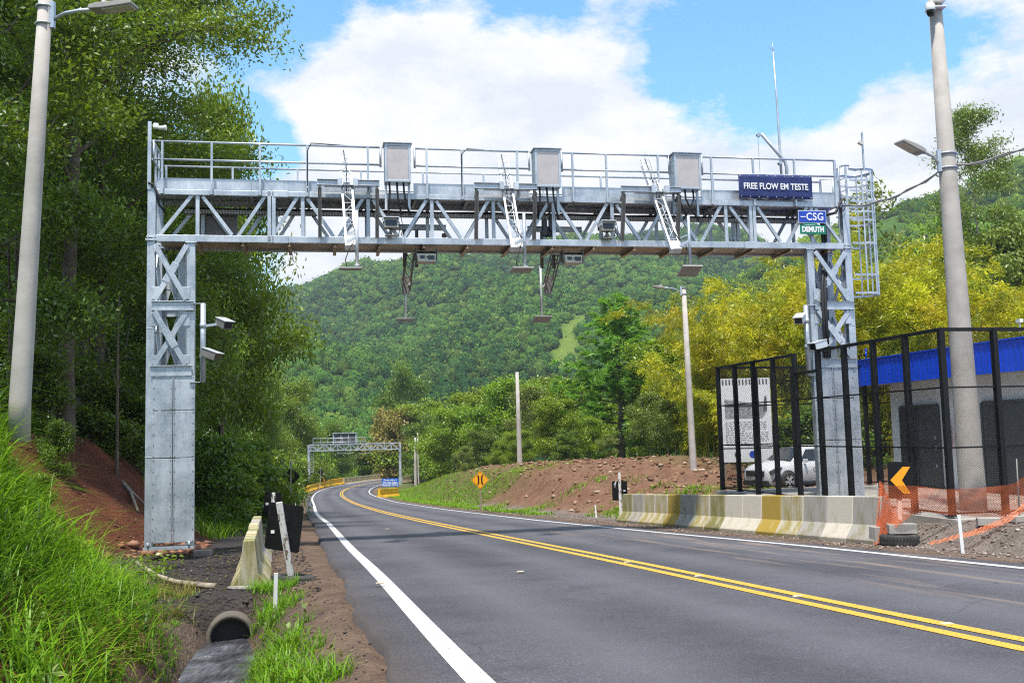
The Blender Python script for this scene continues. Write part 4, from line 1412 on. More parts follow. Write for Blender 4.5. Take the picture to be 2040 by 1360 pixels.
tl = at(585, 1186, 14.3); tl.z = tz(tl.x, tl.y)
tyre('black tyre lying flat round the foot of the leaning white sign post', tl + Vector((0, 0, 0.08)), 0.30, 0.19, (R(-4), R(4), 0))
tr_ = at(1793, 1085, 17.0); tr_.z = tz(tr_.x, tr_.y)
tyre('dusty tyre lying flat under the yellow chevron sign', tr_ + Vector((0, 0, 0.10)), 0.31, 0.20, (0, 0, 0.4))
block('grey concrete block standing on the tyre under the yellow chevron sign', tr_ + Vector((0.03, -0.02, 0.205)), (0.46, 0.26, 0.16), -0.1)
block('small concrete block squeezed between tyre and right barrier row end', tr_ + Vector((-0.26, 0.28, 0.02)), (0.22, 0.2, 0.28), 0.2)
block('hollow concrete block against the near end of the left barrier row', g0(480, 1163, 14.55, -0.02), (0.40, 0.19, 0.20), 0.05, True)
block('small concrete block on the ground behind the left gantry column', g0(404, 1087, 21.0, -0.01), (0.36, 0.2, 0.13), 0.1)
block('grey kerb block lying on gravel by the orange net, nearer the chevron sign', g0(1970, 1047, 16.0, 0), (0.34, 0.2, 0.12), -0.3)
block('grey kerb block lying on gravel at the frame edge by the orange net', g0(2030, 1037, 16.2, 0), (0.30, 0.2, 0.1), 0.3)


def stake(label, base, top, r=0.03):
    base = Vector(base); top = Vector(top)
    m = MB(); m.bar((0, 0, -0.1), top - base, 0.05, 0.02, (0, 1, 0)); m.bar(top - base, (top - base) + Vector((0, 0, 0.012)), 0.052, 0.022, (0, 1, 0))
    o = m.build('marker_stake', M['white'], None, 0.003, base)
    return tag(o, label, 'stake', 'white marker stakes beside the road')


p = g0(548, 1235, 12.6); stake('white marker stake in the grass beside the culvert', p, at(550, 1143, 12.55))
p = at(1919, 1104, 14.9); p.z = tz(p.x, p.y); stake('white marker stake on the gravel below the black fence corner', p, p + Vector((-0.03, 0, 0.55)))
p = g0(1188, 1033, 34.5); stake('white marker stake left of the right barrier row', p, p + Vector((-0.02, 0, 0.42)))
p = g0(589, 1000, 62); stake('short white stake under the first black diamond sign', p, p + Vector((0, 0, 0.5)))
p = g0(599, 990, 84); stake('short white stake at the bend near the yellow barriers', p, p + Vector((0, 0, 0.6)))

for i, (px, py, w_, lab) in enumerate(((1887, 1242, 0.10, 'white road stud between the yellow lines, nearest the camera'), (1590, 1187, 0.10, 'white road stud between the yellow lines, second nearest'), (1392, 1147, 0.10, 'white road stud between the yellow lines, third nearest'), (1250, 1119, 0.10, 'white road stud between the yellow lines, fourth nearest'),
        (1037, 1138, 0.10, 'small white marker lying in the middle of the left lane'), (757, 1161, 0.10, 'small white marker inside the left edge line'), (1505, 1113, 0.10, 'small white marker in the middle of the right lane'), (772, 1053, 0.12, 'small white marker in the left lane further away'), (984, 1045, 0.12, 'small white marker in the right lane further away'))):
    d_ = sight(px, py); k_ = 5.0
    while (d_ * k_).z > road_z((d_ * k_).y) + 0.005 and k_ < 90: k_ += 0.02
    q_ = d_ * k_
    m = MB(); m.prism([(-w_ / 2, 0), (w_ / 2, 0), (w_ / 2 - 0.015, 0.012), (-w_ / 2 + 0.015, 0.012)], None, -0.03, 0.03)
    o = m.build('road_stud', M['rail_concrete'], None, 0.003, (q_.x, q_.y, float(road_z(q_.y)) + 0.001), road_heading(q_.y))
    tag(o, lab, 'road stud', 'reflective studs on the road')

# ------------------------------------------------------------------ signs
def rounded(w, h, r=0.05, n=4):
    pts = []
    for cx_, cy_, a0 in ((w / 2 - r, h / 2 - r, 0), (-w / 2 + r, h / 2 - r, 90), (-w / 2 + r, -h / 2 + r, 180), (w / 2 - r, -h / 2 + r, 270)):
        for k in range(n + 1):
            a = R(a0 + 90 * k / n)
            pts.append((cx_ + r * math.cos(a), cy_ + r * math.sin(a)))
    return pts


# near left: back of a chevron board on a leaning white post
base = tl + Vector((0, 0, 0.02)); top = at(556, 1000, 14.1)
s = thing('chevron_board', 'black back of a large chevron board on a leaning peeling white post', 'road sign', base)
m = MB(); m.bar((0, 0, -0.1), top - base, 0.085, 0.05, (0, 1, 0)); m.build('post', M['peeling'], s, 0.004)
c = at(566, 1050, 14.35) - base
m = MB(); m.prism(rounded(0.54, 0.66, 0.04), Matrix.Translation(c) @ Matrix.Rotation(R(-14), 4, 'Z') @ Matrix.Rotation(R(7.5), 4, 'Y'), -0.004, 0.004); pb = m.build('board', M['sign_black'], s)
m = MB(); m.box(c + Vector((-0.17, -0.006 + 0.035, -0.06)), (0.055, 0.004, 0.045), Matrix.Rotation(R(-14), 3, 'Z')); m.build('sticker', M['white'], pb)
# the second one behind it
p = at(541, 1010, 21.5); pz = tz(p.x, p.y)
s = thing('chevron_board', 'black back of a smaller chevron board further along the left barrier row', 'road sign', (p.x, p.y, pz))
m = MB(); m.bar((0, 0, 0), at(545, 981, 21.4) - Vector((p.x, p.y, pz)), 0.07, 0.05, (0, 1, 0)); m.build('post', M['peeling'], s, 0.004)
m = MB(); m.prism(rounded(0.40, 0.5, 0.03), Matrix.Translation(at(543, 1003, 21.6) - Vector((p.x, p.y, pz))) @ Matrix.Rotation(R(-14), 4, 'Z') @ Matrix.Rotation(R(6), 4, 'Y'), -0.004, 0.004); pb = m.build('board', M['sign_black'], s)
m = MB(); m.box(at(532, 1003, 21.5) - Vector((p.x, p.y, pz)), (0.06, 0.01, 0.05)); m.build('sticker', M['white'], pb)
# right: back of a board behind the far end of the barrier row
p = at(1237, 1045, 30.5); pz = tz(p.x, p.y)
s = thing('chevron_board', 'black back of a scratched chevron board behind the far end of right barriers', 'road sign', (p.x, p.y, pz))
m = MB(); m.box((0, -0.03, 0.72), (0.08, 0.04, 1.5)); m.build('post', M['peeling'], s)
m = MB(); m.prism(rounded(0.46, 0.58, 0.03), Matrix.Translation((0, 0.0, at(1237, 977, 30.5).z - pz)), -0.004, 0.004); pb = m.build('board', M['sign_black'], s)
m = MB(); m.box((0.14, -0.008, at(1237, 977, 30.5).z - pz), (0.06, 0.004, 0.04)); m.bar((-0.17, -0.007, 1.1), (-0.09, -0.007, 1.22), 0.004, 0.02); m.bar((-0.15, -0.007, 1.02), (-0.10, -0.007, 1.2), 0.004, 0.012); m.build('sticker', M['white'], pb)
# yellow chevron facing us
base = tr_ + Vector((0.02, 0.02, 0.36)); c = at(1794, 956, 17.0)
s = thing('chevron_board', 'yellow chevron arrow pointing left on a black board above tyre and block', 'road sign', base)
m = MB(); m.bar((0, 0, -0.05), Vector((c.x - base.x, 0.03, c.z - base.z + 0.1)), 0.08, 0.05, (0, 1, 0)); m.build('post', M['peeling'], s, 0.004)
c = c - base
RT = Matrix.Translation(c) @ Matrix.Rotation(R(1.5), 4, 'Y')
m = MB(); m.prism(rounded(0.42, 0.615, 0.035), RT, -0.004, 0.004); pb = m.build('board', M['sign_black'], s)
m = MB(); m.prism([(-0.175, 0.0), (0.04, 0.225), (0.165, 0.225), (0.02, 0.0), (0.165, -0.225), (0.04, -0.225)], RT, -0.009, -0.005); m.build('arrow', M['chevron'], pb)
# narrow bridge warning diamond
base = g0(958, 1020, 43); c = at(958, 955.5, 43)
s = thing('warning_sign', 'yellow diamond warning sign with two curved black bars on grass verge', 'road sign', base)
m = MB(); m.box((0, 0.03, (c.z - base.z) / 2 + 0.2), (0.07, 0.05, c.z - base.z + 0.7)); m.build('post', M['wood'], s)
dz = c.z - base.z
RT = Matrix.Translation((0, -0.01, dz)) @ Matrix.Rotation(R(45), 4, 'Y')
m = MB(); m.prism(rounded(0.565, 0.565, 0.04), RT, -0.002, 0.004); pb = m.build('plate', M['sign_yellow'], s)
m = MB()
for (a, b, w_) in ((0.262, 0.251, 0),):
    q = rounded(2 * a, 2 * a, 0.035); r_ = rounded(2 * b, 2 * b, 0.03)
    vs = [RT @ Vector((x, -0.005, z)) for x, z in q] + [RT @ Vector((x, -0.005, z)) for x, z in r_]
    n = len(q)
    m.add(vs, [(i, (i + 1) % n, n + (i + 1) % n, n + i) for i in range(n)])
m.build('border', M['black'], pb)
m = MB()
for sgn in (-1, 1):
    pts = [(0.15, 0.21), (0.12, 0.16), (0.105, 0.10), (0.105, -0.10), (0.12, -0.16), (0.15, -0.21)]
    for (a, b) in zip(pts[:-1], pts[1:]):
        m.add([(sgn * a[0] * 0.95, -0.016, dz + a[1]), (sgn * b[0] * 0.95, -0.016, dz + b[1]), (sgn * (b[0] * 0.95 - 0.065), -0.016, dz + b[1] * 0.97), (sgn * (a[0] * 0.95 - 0.065), -0.016, dz + a[1] * 0.97)], [(0, 1, 2, 3)])
m.build('symbol', M['black'], pb)


def back_diamond(label, px, py, ph, pybase, y, tilt=0):
    base = g0(px, pybase, y); c = at(px, py, y)
    s = thing('warning_sign', label, 'road sign', base)
    m = MB(); m.bar((0, -0.03, -0.2), (tilt, -0.03, c.z - base.z + 0.75), 0.07, 0.05, (0, 1, 0)); m.build('post', M['concrete_pole'], s)
    m = MB(); m.prism(rounded(0.62, 0.62, 0.04), Matrix.Translation((tilt * 0.7, 0, c.z - base.z)) @ Matrix.Rotation(R(45), 4, 'Y'), -0.003, 0.003); m.build('plate', M['sign_black'], s)


back_diamond('black back of a diamond road sign on a straight grey post, the nearer one', 580, 949, 0, 1003, 47, 0.0)
back_diamond('black back of a diamond road sign on a leaning post behind the yellow barrier', 637, 940, 0, 970, 142, 0.18)
p = g0(645, 972, 150)
s = thing('chevron_board', 'tiny yellow chevron board beside the bridge entrance', 'road sign', p)
zc = at(645, 955.5, 150).z - p.z
m = MB(); m.box((0, 0.03, zc / 2), (0.07, 0.05, zc)); m.build('post', M['concrete_pole'], s)
m = MB(); m.prism([(0.25, 0), (0.0, 0.32), (-0.2, 0.32), (0.03, 0), (-0.2, -0.32), (0.0, -0.32)], Matrix.Translation((0, -0.02, zc)), -0.004, 0.004); m.build('arrow', M['chevron'], s)
m = MB(); m.prism(rounded(0.62, 0.8, 0.04), Matrix.Translation((0, 0, zc)), -0.004, 0.004); m.build('board', M['sign_black'], s)
# blue bridge name sign
ya = 112
p0, p1 = at(761, 969, ya), at(794, 952, ya)
s = thing('bridge_name_sign', 'blue road sign with three lines of white text before the bridge', 'road sign', ((p0.x + p1.x) / 2, ya, p0.z))
W, Hh = p1.x - p0.x, p1.z - p0.z
m = MB(); m.prism(rounded(W, Hh, 0.05), Matrix.Translation((0, 0, Hh / 2)), -0.01, 0.01); pb = m.build('plate', M['sign_blue'], s)
for i, tx in enumerate(('Ponte sobre o', 'Rio das Antas', 'Extensão 299 m')):
    lettering(tx, 0.30, M['sign_white'], s, (0, -0.016, Hh * (0.80 - 0.31 * i)), bold=0.006, width=W * (0.78, 0.82, 0.93)[i])
m = MB(); m.box((0, -0.012, Hh * 0.35), (W, 0.004, 0.035)); m.build('divider', M['sign_white'], s)
for x in (-W * 0.45, W * 0.45):
    m = MB(); m.box((x, 0.05, -0.6), (0.08, 0.06, 1.2 + Hh)); m.build('post', M['wood'], s)


# yellow painted barriers before the bridge
def yel(label, a, b, h=0.8):
    a = Vector(a); b = Vector(b)
    o = barrier_mesh((b - a).length, h).build('yellow_barrier', M['barrier_yellow'], None, 0.012, a)
    d = b - a
    o.rotation_euler = (math.atan2(d.z, math.hypot(d.x, d.y)), 0, math.atan2(-d.x, d.y))
    tag(o, label, 'barrier')


yy = (126, 135, 144, 153, 162)
for i in range(4):
    a = road_pt(yy[i], -4.9); b = road_pt(yy[i + 1], -4.8)
    yel(('yellow painted barrier left of the road, nearest one with a sloping end', 'yellow painted barrier left of the road, second before the bridge', 'faded orange barrier left of the road, third before the bridge', 'yellow barrier left of the road, touching the bridge railing')[i], a - Vector((0, 0, 0.1)), b - Vector((0, 0, 0.1)), (0.75, 0.8, 0.8, 1.0)[i])
a = at(755, 986, 100); b = at(792, 985, 106)
a.z = tz(a.x, a.y) - 0.05; b.z = tz(b.x, b.y) - 0.05
yel('bright yellow barrier under the blue bridge sign', a, b, 0.95)
# ------------------------------------------------------------------ fenced yard
FZ, FH = -1.55, 3.2
FN = Vector((at(1897, 1021, 17.0).x, 17.0, FZ))
FF = Vector((at(1440, 975, 26.2).x, 26.2, FZ))
fdir = (FF - FN); flen = fdir.length; fdir.normalize()
fright = Vector((-fdir.y, fdir.x, 0)) * -1
if fright.x < 0: fright = -fright
M['mesh'] = mesh_alpha('expanded_metal', (0.018, 0.018, 0.019), 0.062, 0.036, 0.060)
slabo = MB()
A_, B_ = FN - fdir * 0.22 - fright * 0.10, FF + fdir * 0.22 - fright * 0.10
C_, D_ = FF + fdir * 0.22 + fright * 16, FN - fdir * 0.22 + fright * 16
vs = [Vector((p.x, p.y, FZ - 0.03)) for p in (A_, D_, C_, B_)] + [Vector((p.x, p.y, FZ - 1.2)) for p in (A_, D_, C_, B_)]
slabo.add(vs, [(0, 1, 2, 3), (7, 6, 5, 4), (0, 4, 5, 1), (1, 5, 6, 2), (2, 6, 7, 3), (3, 7, 4, 0)])
o = slabo.build('concrete_slab', M['concrete'], None, 0.01)
tag(o, kind='structure')


def fence_run(label, p0, p1, n, gap=None, first_post=True, last_post=True):
    p0, p1 = Vector(p0), Vector(p1)
    d = p1 - p0
    f = thing('mesh_fence', label, 'fence', p0, math.atan2(d.y, d.x))
    L = d.length
    st = L / n
    for i in range(n + 1):
        if (i == 0 and not first_post) or (i == n and not last_post): continue
        m = MB(); m.box((i * st, 0, FH / 2), (0.09, 0.10, FH)); m.box((i * st, 0, 0.008), (0.18, 0.16, 0.016))
        m.build('post', M['black'], f, 0.004)
    for i in range(n):
        h = FH - 0.42 if gap == i else FH
        m = MB(); x0, x1 = i * st + 0.048, (i + 1) * st - 0.048
        m.box(((x0 + x1) / 2, 0, h - 0.03), (x1 - x0, 0.07, 0.06)); m.build('top_rail', M['black'], f, 0.003)
        for z in (0.05, FH * 0.36, FH * 0.68):
            m = MB(); m.box(((x0 + x1) / 2, 0.0, z), (x1 - x0, 0.03, 0.028)); m.build('cross_rail', M['black'], f)
        m = MB()
        m.add([(x0, 0.022, 0.06), (x1, 0.022, 0.06), (x1, 0.022, h - 0.06), (x0, 0.022, h - 0.06)], [(0, 1, 2, 3)])
        pm = m.build('mesh_panel', M['mesh'], f)
    return f


fence_run('black mesh fence on the concrete plinth behind the right barriers', FF, FN, 9, gap=4)
fence_run('black mesh fence turning right at the corner behind the orange net', FN, FN + fright * 5.15, 5, first_post=False)
fence_run('black mesh fence along the far side of the yard', FF + fright * 5.3, FF, 5, last_post=False)

# ------------------------------------------------------------------ building in the yard
bl = at(1779, 900, 26.8)
bdir = Vector((-fdir.x, -fdir.y, 0))          # towards us along its front
BZ = FZ - 0.02
bo = Vector((bl.x, bl.y, BZ))
bld = thing('service_building', 'white flat roofed service building with a blue fascia inside the fenced yard', 'building', bo, math.atan2(bdir.y, bdir.x))
BL, BW = 9.5, 4.0
m = MB()
# local x runs towards us along the front, y goes from the front wall into the building
m.box((BL / 2, BW / 2 + 0.012, 1.5), (BL, BW, 3.0)); m.build('wall', M['wall_white'], bld)
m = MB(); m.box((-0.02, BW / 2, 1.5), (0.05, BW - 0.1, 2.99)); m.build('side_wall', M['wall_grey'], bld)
FT, FB = 3.34, 2.66
m = MB()
out_l, out_f = -0.85, -0.60
m.box(((BL + out_l) / 2, out_f, (FT + FB) / 2), (BL - out_l, 0.03, FT - FB))
x = out_l + 0.09
while x < BL:
    m.box((x, out_f - 0.018, (FT + FB) / 2), (0.045, 0.012, FT - FB - 0.004)); x += 0.18
m.build('fascia', M['fascia'], bld)
m = MB(); m.box((out_l - 0.017, (BW + out_f) / 2 + 0.03, (FT + FB) / 2), (0.03, BW - out_f, FT - FB)); m.build('fascia', M['fascia'], bld)
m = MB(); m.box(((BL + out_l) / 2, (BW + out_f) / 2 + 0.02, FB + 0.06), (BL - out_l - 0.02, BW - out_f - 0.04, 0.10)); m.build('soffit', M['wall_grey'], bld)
m = MB(); m.box(((BL + out_l) / 2, (BW + out_f) / 2, FT - 0.05), (BL - out_l, BW - out_f, 0.06)); m.box(((BL + out_l) / 2, out_f - 0.01, FT + 0.016), (BL - out_l + 0.04, 0.08, 0.03)); m.build('roof', M['fascia'], bld)


def bx(px, py):
    """distance along the front wall for a photo position"""
    d = sight(px, py); n = Vector((-bdir.y, bdir.x, 0))
    P = d * (bo.dot(n) / d.dot(n)) - bo
    return P.dot(bdir), P.z


for k, (pa, pb) in enumerate((((1806, 965), (1868, 808)), ((1972, 985), (2050, 797)))):
    x0 = bx(*pa)[0]; x1 = bx(*pb)[0]; zt = 2.02
    d = MB(); d.box(((x0 + x1) / 2, -0.02, zt / 2), (x1 - x0, 0.05, zt)); dd = d.build('door', M['door_grey'], bld)
    d = MB()
    xm = x0 + (x1 - x0) * 0.42
    for i in range(38):
        d.box(((x0 + xm) / 2, -0.052, 0.10 + i * 0.053), (xm - x0 - 0.12, 0.02, 0.022), Matrix.Rotation(R(30), 3, 'X'))
    d.build('louvre', M['door_grey'], dd)
    d = MB(); d.box((xm, -0.055, zt / 2), (0.03, 0.03, zt - 0.02)); d.box((x0 - 0.03, -0.03, zt / 2), (0.06, 0.07, zt + 0.06)); d.box((x1 + 0.03, -0.03, zt / 2), (0.06, 0.07, zt + 0.06)); d.box(((x0 + x1) / 2, -0.03, zt + 0.035), (x1 - x0, 0.07, 0.06)); d.build('frame', M['door_grey'], dd)
    d = MB()
    for z in (1.0, 1.25, 0.55): d.box((x1 - 0.08, -0.06, z), (0.03, 0.04, 0.08))
    d.build('handle', M['alu'], dd)
for k, (px, h0, h1, w) in enumerate(((1897, 1.02, 1.62, 0.12), (1952, 0.7, 1.62, 0.03))):
    x0 = bx(px, 900)[0]
    e = thing('fire_extinguisher' if k == 0 else 'fire_marker_post', ('red fire extinguisher cover on the white wall between the doors', 'thin red strip on the white wall left of the right door')[k], 'fire equipment', bo + bdir * x0 + Vector((bdir.y, -bdir.x, 0)) * 0.1 + Vector((0, 0, h0)), math.atan2(bdir.y, bdir.x))
    d = MB()
    if k == 0:
        d.lathe([(0.001, 0), (0.075, 0.0), (0.08, 0.03), (0.08, h1 - h0 - 0.12), (0.05, h1 - h0 - 0.04), (0.02, h1 - h0)], 14); d.box((0.05, 0, h1 - h0 - 0.01), (0.12, 0.03, 0.03))
    else:
        d.box((0, 0, (h1 - h0) / 2), (w, 0.02, h1 - h0)); d.box((0, 0.02, (h1 - h0) / 2), (w * 0.4, 0.06, 0.05))
    d.build('body', M['red'], e)
# small pipe and camera on the roof
for k, (px, py) in enumerate(((1725, 705), (2032, 655))):
    e = at(px, py, 26 if k == 0 else 19.5)
    e.z = BZ + FT
    s = thing('roof_fixture', ('thin blue pipe on the far corner of the blue roof', 'white camera on a short post on the blue roof')[k], 'roof fixture', e)
    d = MB(); d.tube((0, 0, 0), (0, 0, 0.2), 0.02, None, 8); d.build('post', M['fascia'] if k == 0 else M['white'], s)
    d = MB(); d.box((0, 0, 0.22), (0.07, 0.16, 0.07) if k else (0.05, 0.05, 0.05)); d.build('head', M['white'] if k else M['fascia'], s)

# ------------------------------------------------------------------ white car behind the fence
cp0 = at(1548, 972, 37.0)
cz = -2.25
WHT = simple('car_paint_white', (0.66, 0.67, 0.69), 0.25, 0.0, 0.02, 2, 0, 0.6)
GLS = simple('car_glass', (0.02, 0.028, 0.035), 0.06, 0.0, 0.1, 2, 0, 0.8)
BLKP = simple('black_plastic', (0.02, 0.02, 0.021), 0.6, 0, 0.1, 10, 0.05)
car = thing('parked_car', 'white parked car seen through the fence beside the right gantry column', 'car', (at(1506, 972, 37).x, 37.0, cz), R(25))
car.scale = (0.93, 0.97, 1.0)
LC, WC = 4.35, 1.74
# stations along x from the nose: (x, half width, list of (y fraction, z) around the upper body)
def loft(rows, name, mat, parent, closed=False):
    m = MB(); n = len(rows[0]); vs = [p for r_ in rows for p in r_]
    fs = []
    for i in range(len(rows) - 1):
        for j in range(n - 1):
            fs.append((i * n + j, i * n + j + 1, (i + 1) * n + j + 1, (i + 1) * n + j))
    fs.append(tuple(reversed(range(n)))); fs.append(tuple((len(rows) - 1) * n + j for j in range(n)))
    m.add(vs, fs, True)
    o = m.build(name, mat, parent)
    return o


def section(x, hw, zb, zs, zt, crown):
    """lower body section: bottom edge, sill, shoulder, top with a little crown"""
    pts = [(-hw * 0.90, zb), (-hw * 0.99, zb + 0.12), (-hw, zs * 0.75), (-hw * 0.97, zs), (-hw * 0.80, zt), (-hw * 0.4, zt + crown), (0, zt + crown * 1.3)]
    pts = pts + [(-y, z) for y, z in reversed(pts[:-1])]
    return [Vector((x, y, z)) for y, z in pts]


rows = [section(0.0, 0.62, 0.30, 0.62, 0.70, 0.02), section(0.06, 0.74, 0.24, 0.66, 0.78, 0.03), section(0.2, 0.82, 0.20, 0.74, 0.86, 0.04), section(0.5, 0.86, 0.20, 0.82, 0.94, 0.05),
        section(1.0, 0.87, 0.20, 0.88, 1.00, 0.05), section(1.35, 0.87, 0.20, 0.92, 1.03, 0.04), section(2.4, 0.87, 0.20, 0.95, 1.02, 0.02), section(3.6, 0.86, 0.20, 0.97, 1.04, 0.02), section(4.15, 0.82, 0.22, 0.95, 1.02, 0.02), section(4.33, 0.72, 0.34, 0.85, 0.92, 0.02)]
body = loft(rows, 'body', WHT, car)
def cabin(x, hw, z0, hw2, z1):
    pts = [(-hw, z0), (-(hw + hw2) / 2 - 0.01, (z0 + z1) / 2), (-hw2, z1 - 0.05), (-hw2 * 0.75, z1), (0, z1 + 0.03)]
    pts = pts + [(-y, z) for y, z in reversed(pts[:-1])]
    return [Vector((x, y, z)) for y, z in pts]
loft([cabin(1.18, 0.74, 0.95, 0.72, 1.02), cabin(1.55, 0.76, 0.96, 0.62, 1.30), cabin(1.95, 0.77, 0.96, 0.60, 1.52), cabin(2.5, 0.77, 0.96, 0.60, 1.575), cabin(3.2, 0.76, 0.96, 0.60, 1.55), cabin(3.9, 0.74, 0.96, 0.58, 1.42), cabin(4.2, 0.70, 0.95, 0.62, 1.05)], 'roof', WHT, car)
# glass set 4 mm proud of the cabin
for sgn in (-1, 1):
    d = MB()
    yy_ = lambda z: sgn * (0.772 - (z - 0.96) * 0.27 + 0.012)
    for (a, b) in (((1.62, 1.04), (2.45, 1.46)), ((2.52, 1.04), (3.3, 1.46)), ((3.36, 1.08), (3.75, 1.40))):
        x0, z0 = a; x1, z1 = b
        xs = x0 + (0.38 if x0 < 2 else 0.0); xe = x1 - (0.12 if x0 > 3.3 else 0)
        vs = [(x0, yy_(z0), z0), (x1, yy_(z0), z0), (xe, yy_(z1), z1), (xs, yy_(z1), z1)]
        d.add(vs, [(0, 1, 2, 3) if sgn < 0 else (3, 2, 1, 0)])
    d.build('side_window', GLS, car)
    d = MB(); d.box((1.72, sgn * 0.93, 1.05), (0.10, 0.18, 0.12)); d.build('mirror', WHT, car, 0.02)
d = MB(); d.add([(1.16, -0.68, 1.085), (1.13, 0, 1.10), (1.16, 0.68, 1.085), (1.80, 0.55, 1.51), (1.77, 0, 1.56), (1.80, -0.55, 1.51)], [(0, 5, 4, 1), (1, 4, 3, 2)]); d.build('windscreen', GLS, car)
d = MB(); d.box((0.0, 0, 0.62), (0.08, 1.06, 0.20)); d.build('grille', BLKP, car, 0.02)
d = MB(); d.box((-0.03, 0, 0.44), (0.05, 0.42, 0.12)); d.build('number_plate', M['panel_grey'], car)
d = MB(); d.box((0.04, 0, 0.27), (0.16, 1.42, 0.20)); d.build('bumper', BLKP, car, 0.03)
HLM = simple('headlamp_glass', (0.10, 0.105, 0.11), 0.1, 0.3, 0.2, 20, 0)
for sgn in (-1, 1):
    d = MB(); d.prism([(0.08, 0.60), (0.52, 0.74), (0.64, 0.86), (0.25, 0.80), (0.06, 0.72)], None, sgn * 0.80 - 0.07, sgn * 0.80 + 0.07); d.build('headlight', HLM, car, 0.015)
    d = MB(); d.prism([(0.12, 0.34), (0.30, 0.56), (0.34, 0.52), (0.20, 0.32)], None, sgn * 0.84 - 0.03, sgn * 0.84 + 0.03); d.build('bumper_blade', BLKP, car)
    d = MB(); d.box((2.2, sgn * 0.862, 0.24), (2.0, 0.03, 0.10)); d.build('sill', BLKP, car)
    for xw in (0.88, 3.45):
        Mx = Matrix.Translation((xw, sgn * 0.80, 0.335)) @ Matrix.Rotation(R(90), 4, 'X')
        d = MB(); d.lathe([(0.001, -0.115), (0.40, -0.115), (0.40, 0.10), (0.001, 0.10)], 28, Mx); d.build('wheel_arch', BLKP, car)
        Mx = Matrix.Translation((xw, sgn * 0.84, 0.335)) @ Matrix.Rotation(R(90), 4, 'X')
        d = MB(); d.lathe([(0.22, -0.10), (0.30, -0.11), (0.33, -0.08), (0.335, 0.0), (0.33, 0.08), (0.30, 0.11), (0.22, 0.10)], 28, Mx, True); wh = d.build('wheel', M['tyre'], car)
        d = MB(); d.lathe([(0.22, -0.08), (0.20, -0.02), (0.20, 0.02), (0.22, 0.08)], 28, Mx)
        for i in range(10):
            a = 2 * math.pi * i / 10 + (0.12 if i % 2 else -0.12)
            d.bar(Mx @ Vector((0.03 * math.cos(a), 0.03 * math.sin(a), -sgn * 0.10)), Mx @ Vector((0.225 * math.cos(a), 0.225 * math.sin(a), -sgn * 0.085)), 0.04, 0.03)
        d.build('rim', M['alu'], wh)
# small logo on the door
d = MB()
d.path([(2.2 + 0.07 * math.cos(a), -0.884, 0.74 + 0.07 * math.sin(a)) for a in [i * 0.5 for i in range(13)]], 0.008, 5); d.box((2.45, -0.884, 0.74), (0.30, 0.004, 0.03)); d.build('emblem', M['panel_grey'], car)

# ------------------------------------------------------------------ tall info banner behind the car
p0 = at(1441, 921, 40.0); p1 = at(1532, 752, 40.0)
W, Hh = p1.x - p0.x, p1.z - p0.z
s = thing('info_banner', 'tall white printed notice panel standing behind the fence left of the car', 'notice panel', ((p0.x + p1.x) / 2, 40.0, p0.z), R(-4))
d = MB(); d.box((0, 0, Hh / 2), (W, 0.03, Hh)); d.build('panel', M['sign_white'], s)
GRYP = simple('grey_print', (0.30, 0.31, 0.32), 0.6, 0, 0.6, 14, 0)
DGR = simple('dark_print', (0.10, 0.10, 0.11), 0.6, 0, 0.5, 20, 0)
d = MB(); d.prism([(-W * 0.42, Hh * 0.52), (W * 0.32, Hh * 0.52), (W * 0.42, Hh * 0.60), (W * 0.42, Hh * 0.68), (W * 0.1, Hh * 0.70), (-W * 0.15, Hh * 0.73), (-W * 0.42, Hh * 0.75)], None, -0.022, -0.017); pic = d.build('picture', GRYP, s)
d = MB(); d.prism([(-W * 0.42, Hh * 0.655), (W * 0.42, Hh * 0.655), (W * 0.42, Hh * 0.68), (-W * 0.42, Hh * 0.68)], None, -0.027, -0.0225); d.prism([(W * 0.34, Hh * 0.60), (W * 0.42, Hh * 0.60), (W * 0.42, Hh * 0.78), (W * 0.38, Hh * 0.78)], None, -0.027, -0.0225)
for i in range(14): d.box((-W * 0.44 + i * W * 0.067, -0.025, Hh * 0.955), (W * 0.03, 0.004, Hh * 0.06))
d.build('picture_detail', DGR, s)
d = MB()
rnd = random.Random(4)
for i in range(13):
    z = Hh * (0.475 - i * 0.021)
    x = -W * 0.42; e = W * (0.40 if i not in (5, 12) else -0.05)
    while x < e:
        l = rnd.uniform(0.06, 0.20)
        d.box((x + l / 2, -0.018, z), (l, 0.004, 0.030)); x += l + 0.05
d.build('small_print', GRYP, s)
d = MB(); d.box((0, -0.018, Hh * 0.165), (W * 0.96, 0.004, 0.05)); d.tube((-W * 0.2, -0.017, Hh * 0.09), (-W * 0.2, -0.024, Hh * 0.09), 0.13, None, 16); d.build('seal', DGR, s)
d = MB(); d.tube((W * 0.10, -0.017, Hh * 0.09), (W * 0.10, -0.024, Hh * 0.09), 0.14, None, 16); d.build('seal', M['csg_blue'], s)
for x in (-W * 0.45, W * 0.45):
    d = MB(); d.box((x, 0.06, Hh / 2 - 0.5), (0.08, 0.08, Hh + 1.0)); d.build('post', M['wood'], s)

# ------------------------------------------------------------------ orange safety net
M['net'] = mesh_alpha('orange_net', (0.90, 0.22, 0.075), 0.046, 0.027, 0.145, trans=0.35, rough=0.6)


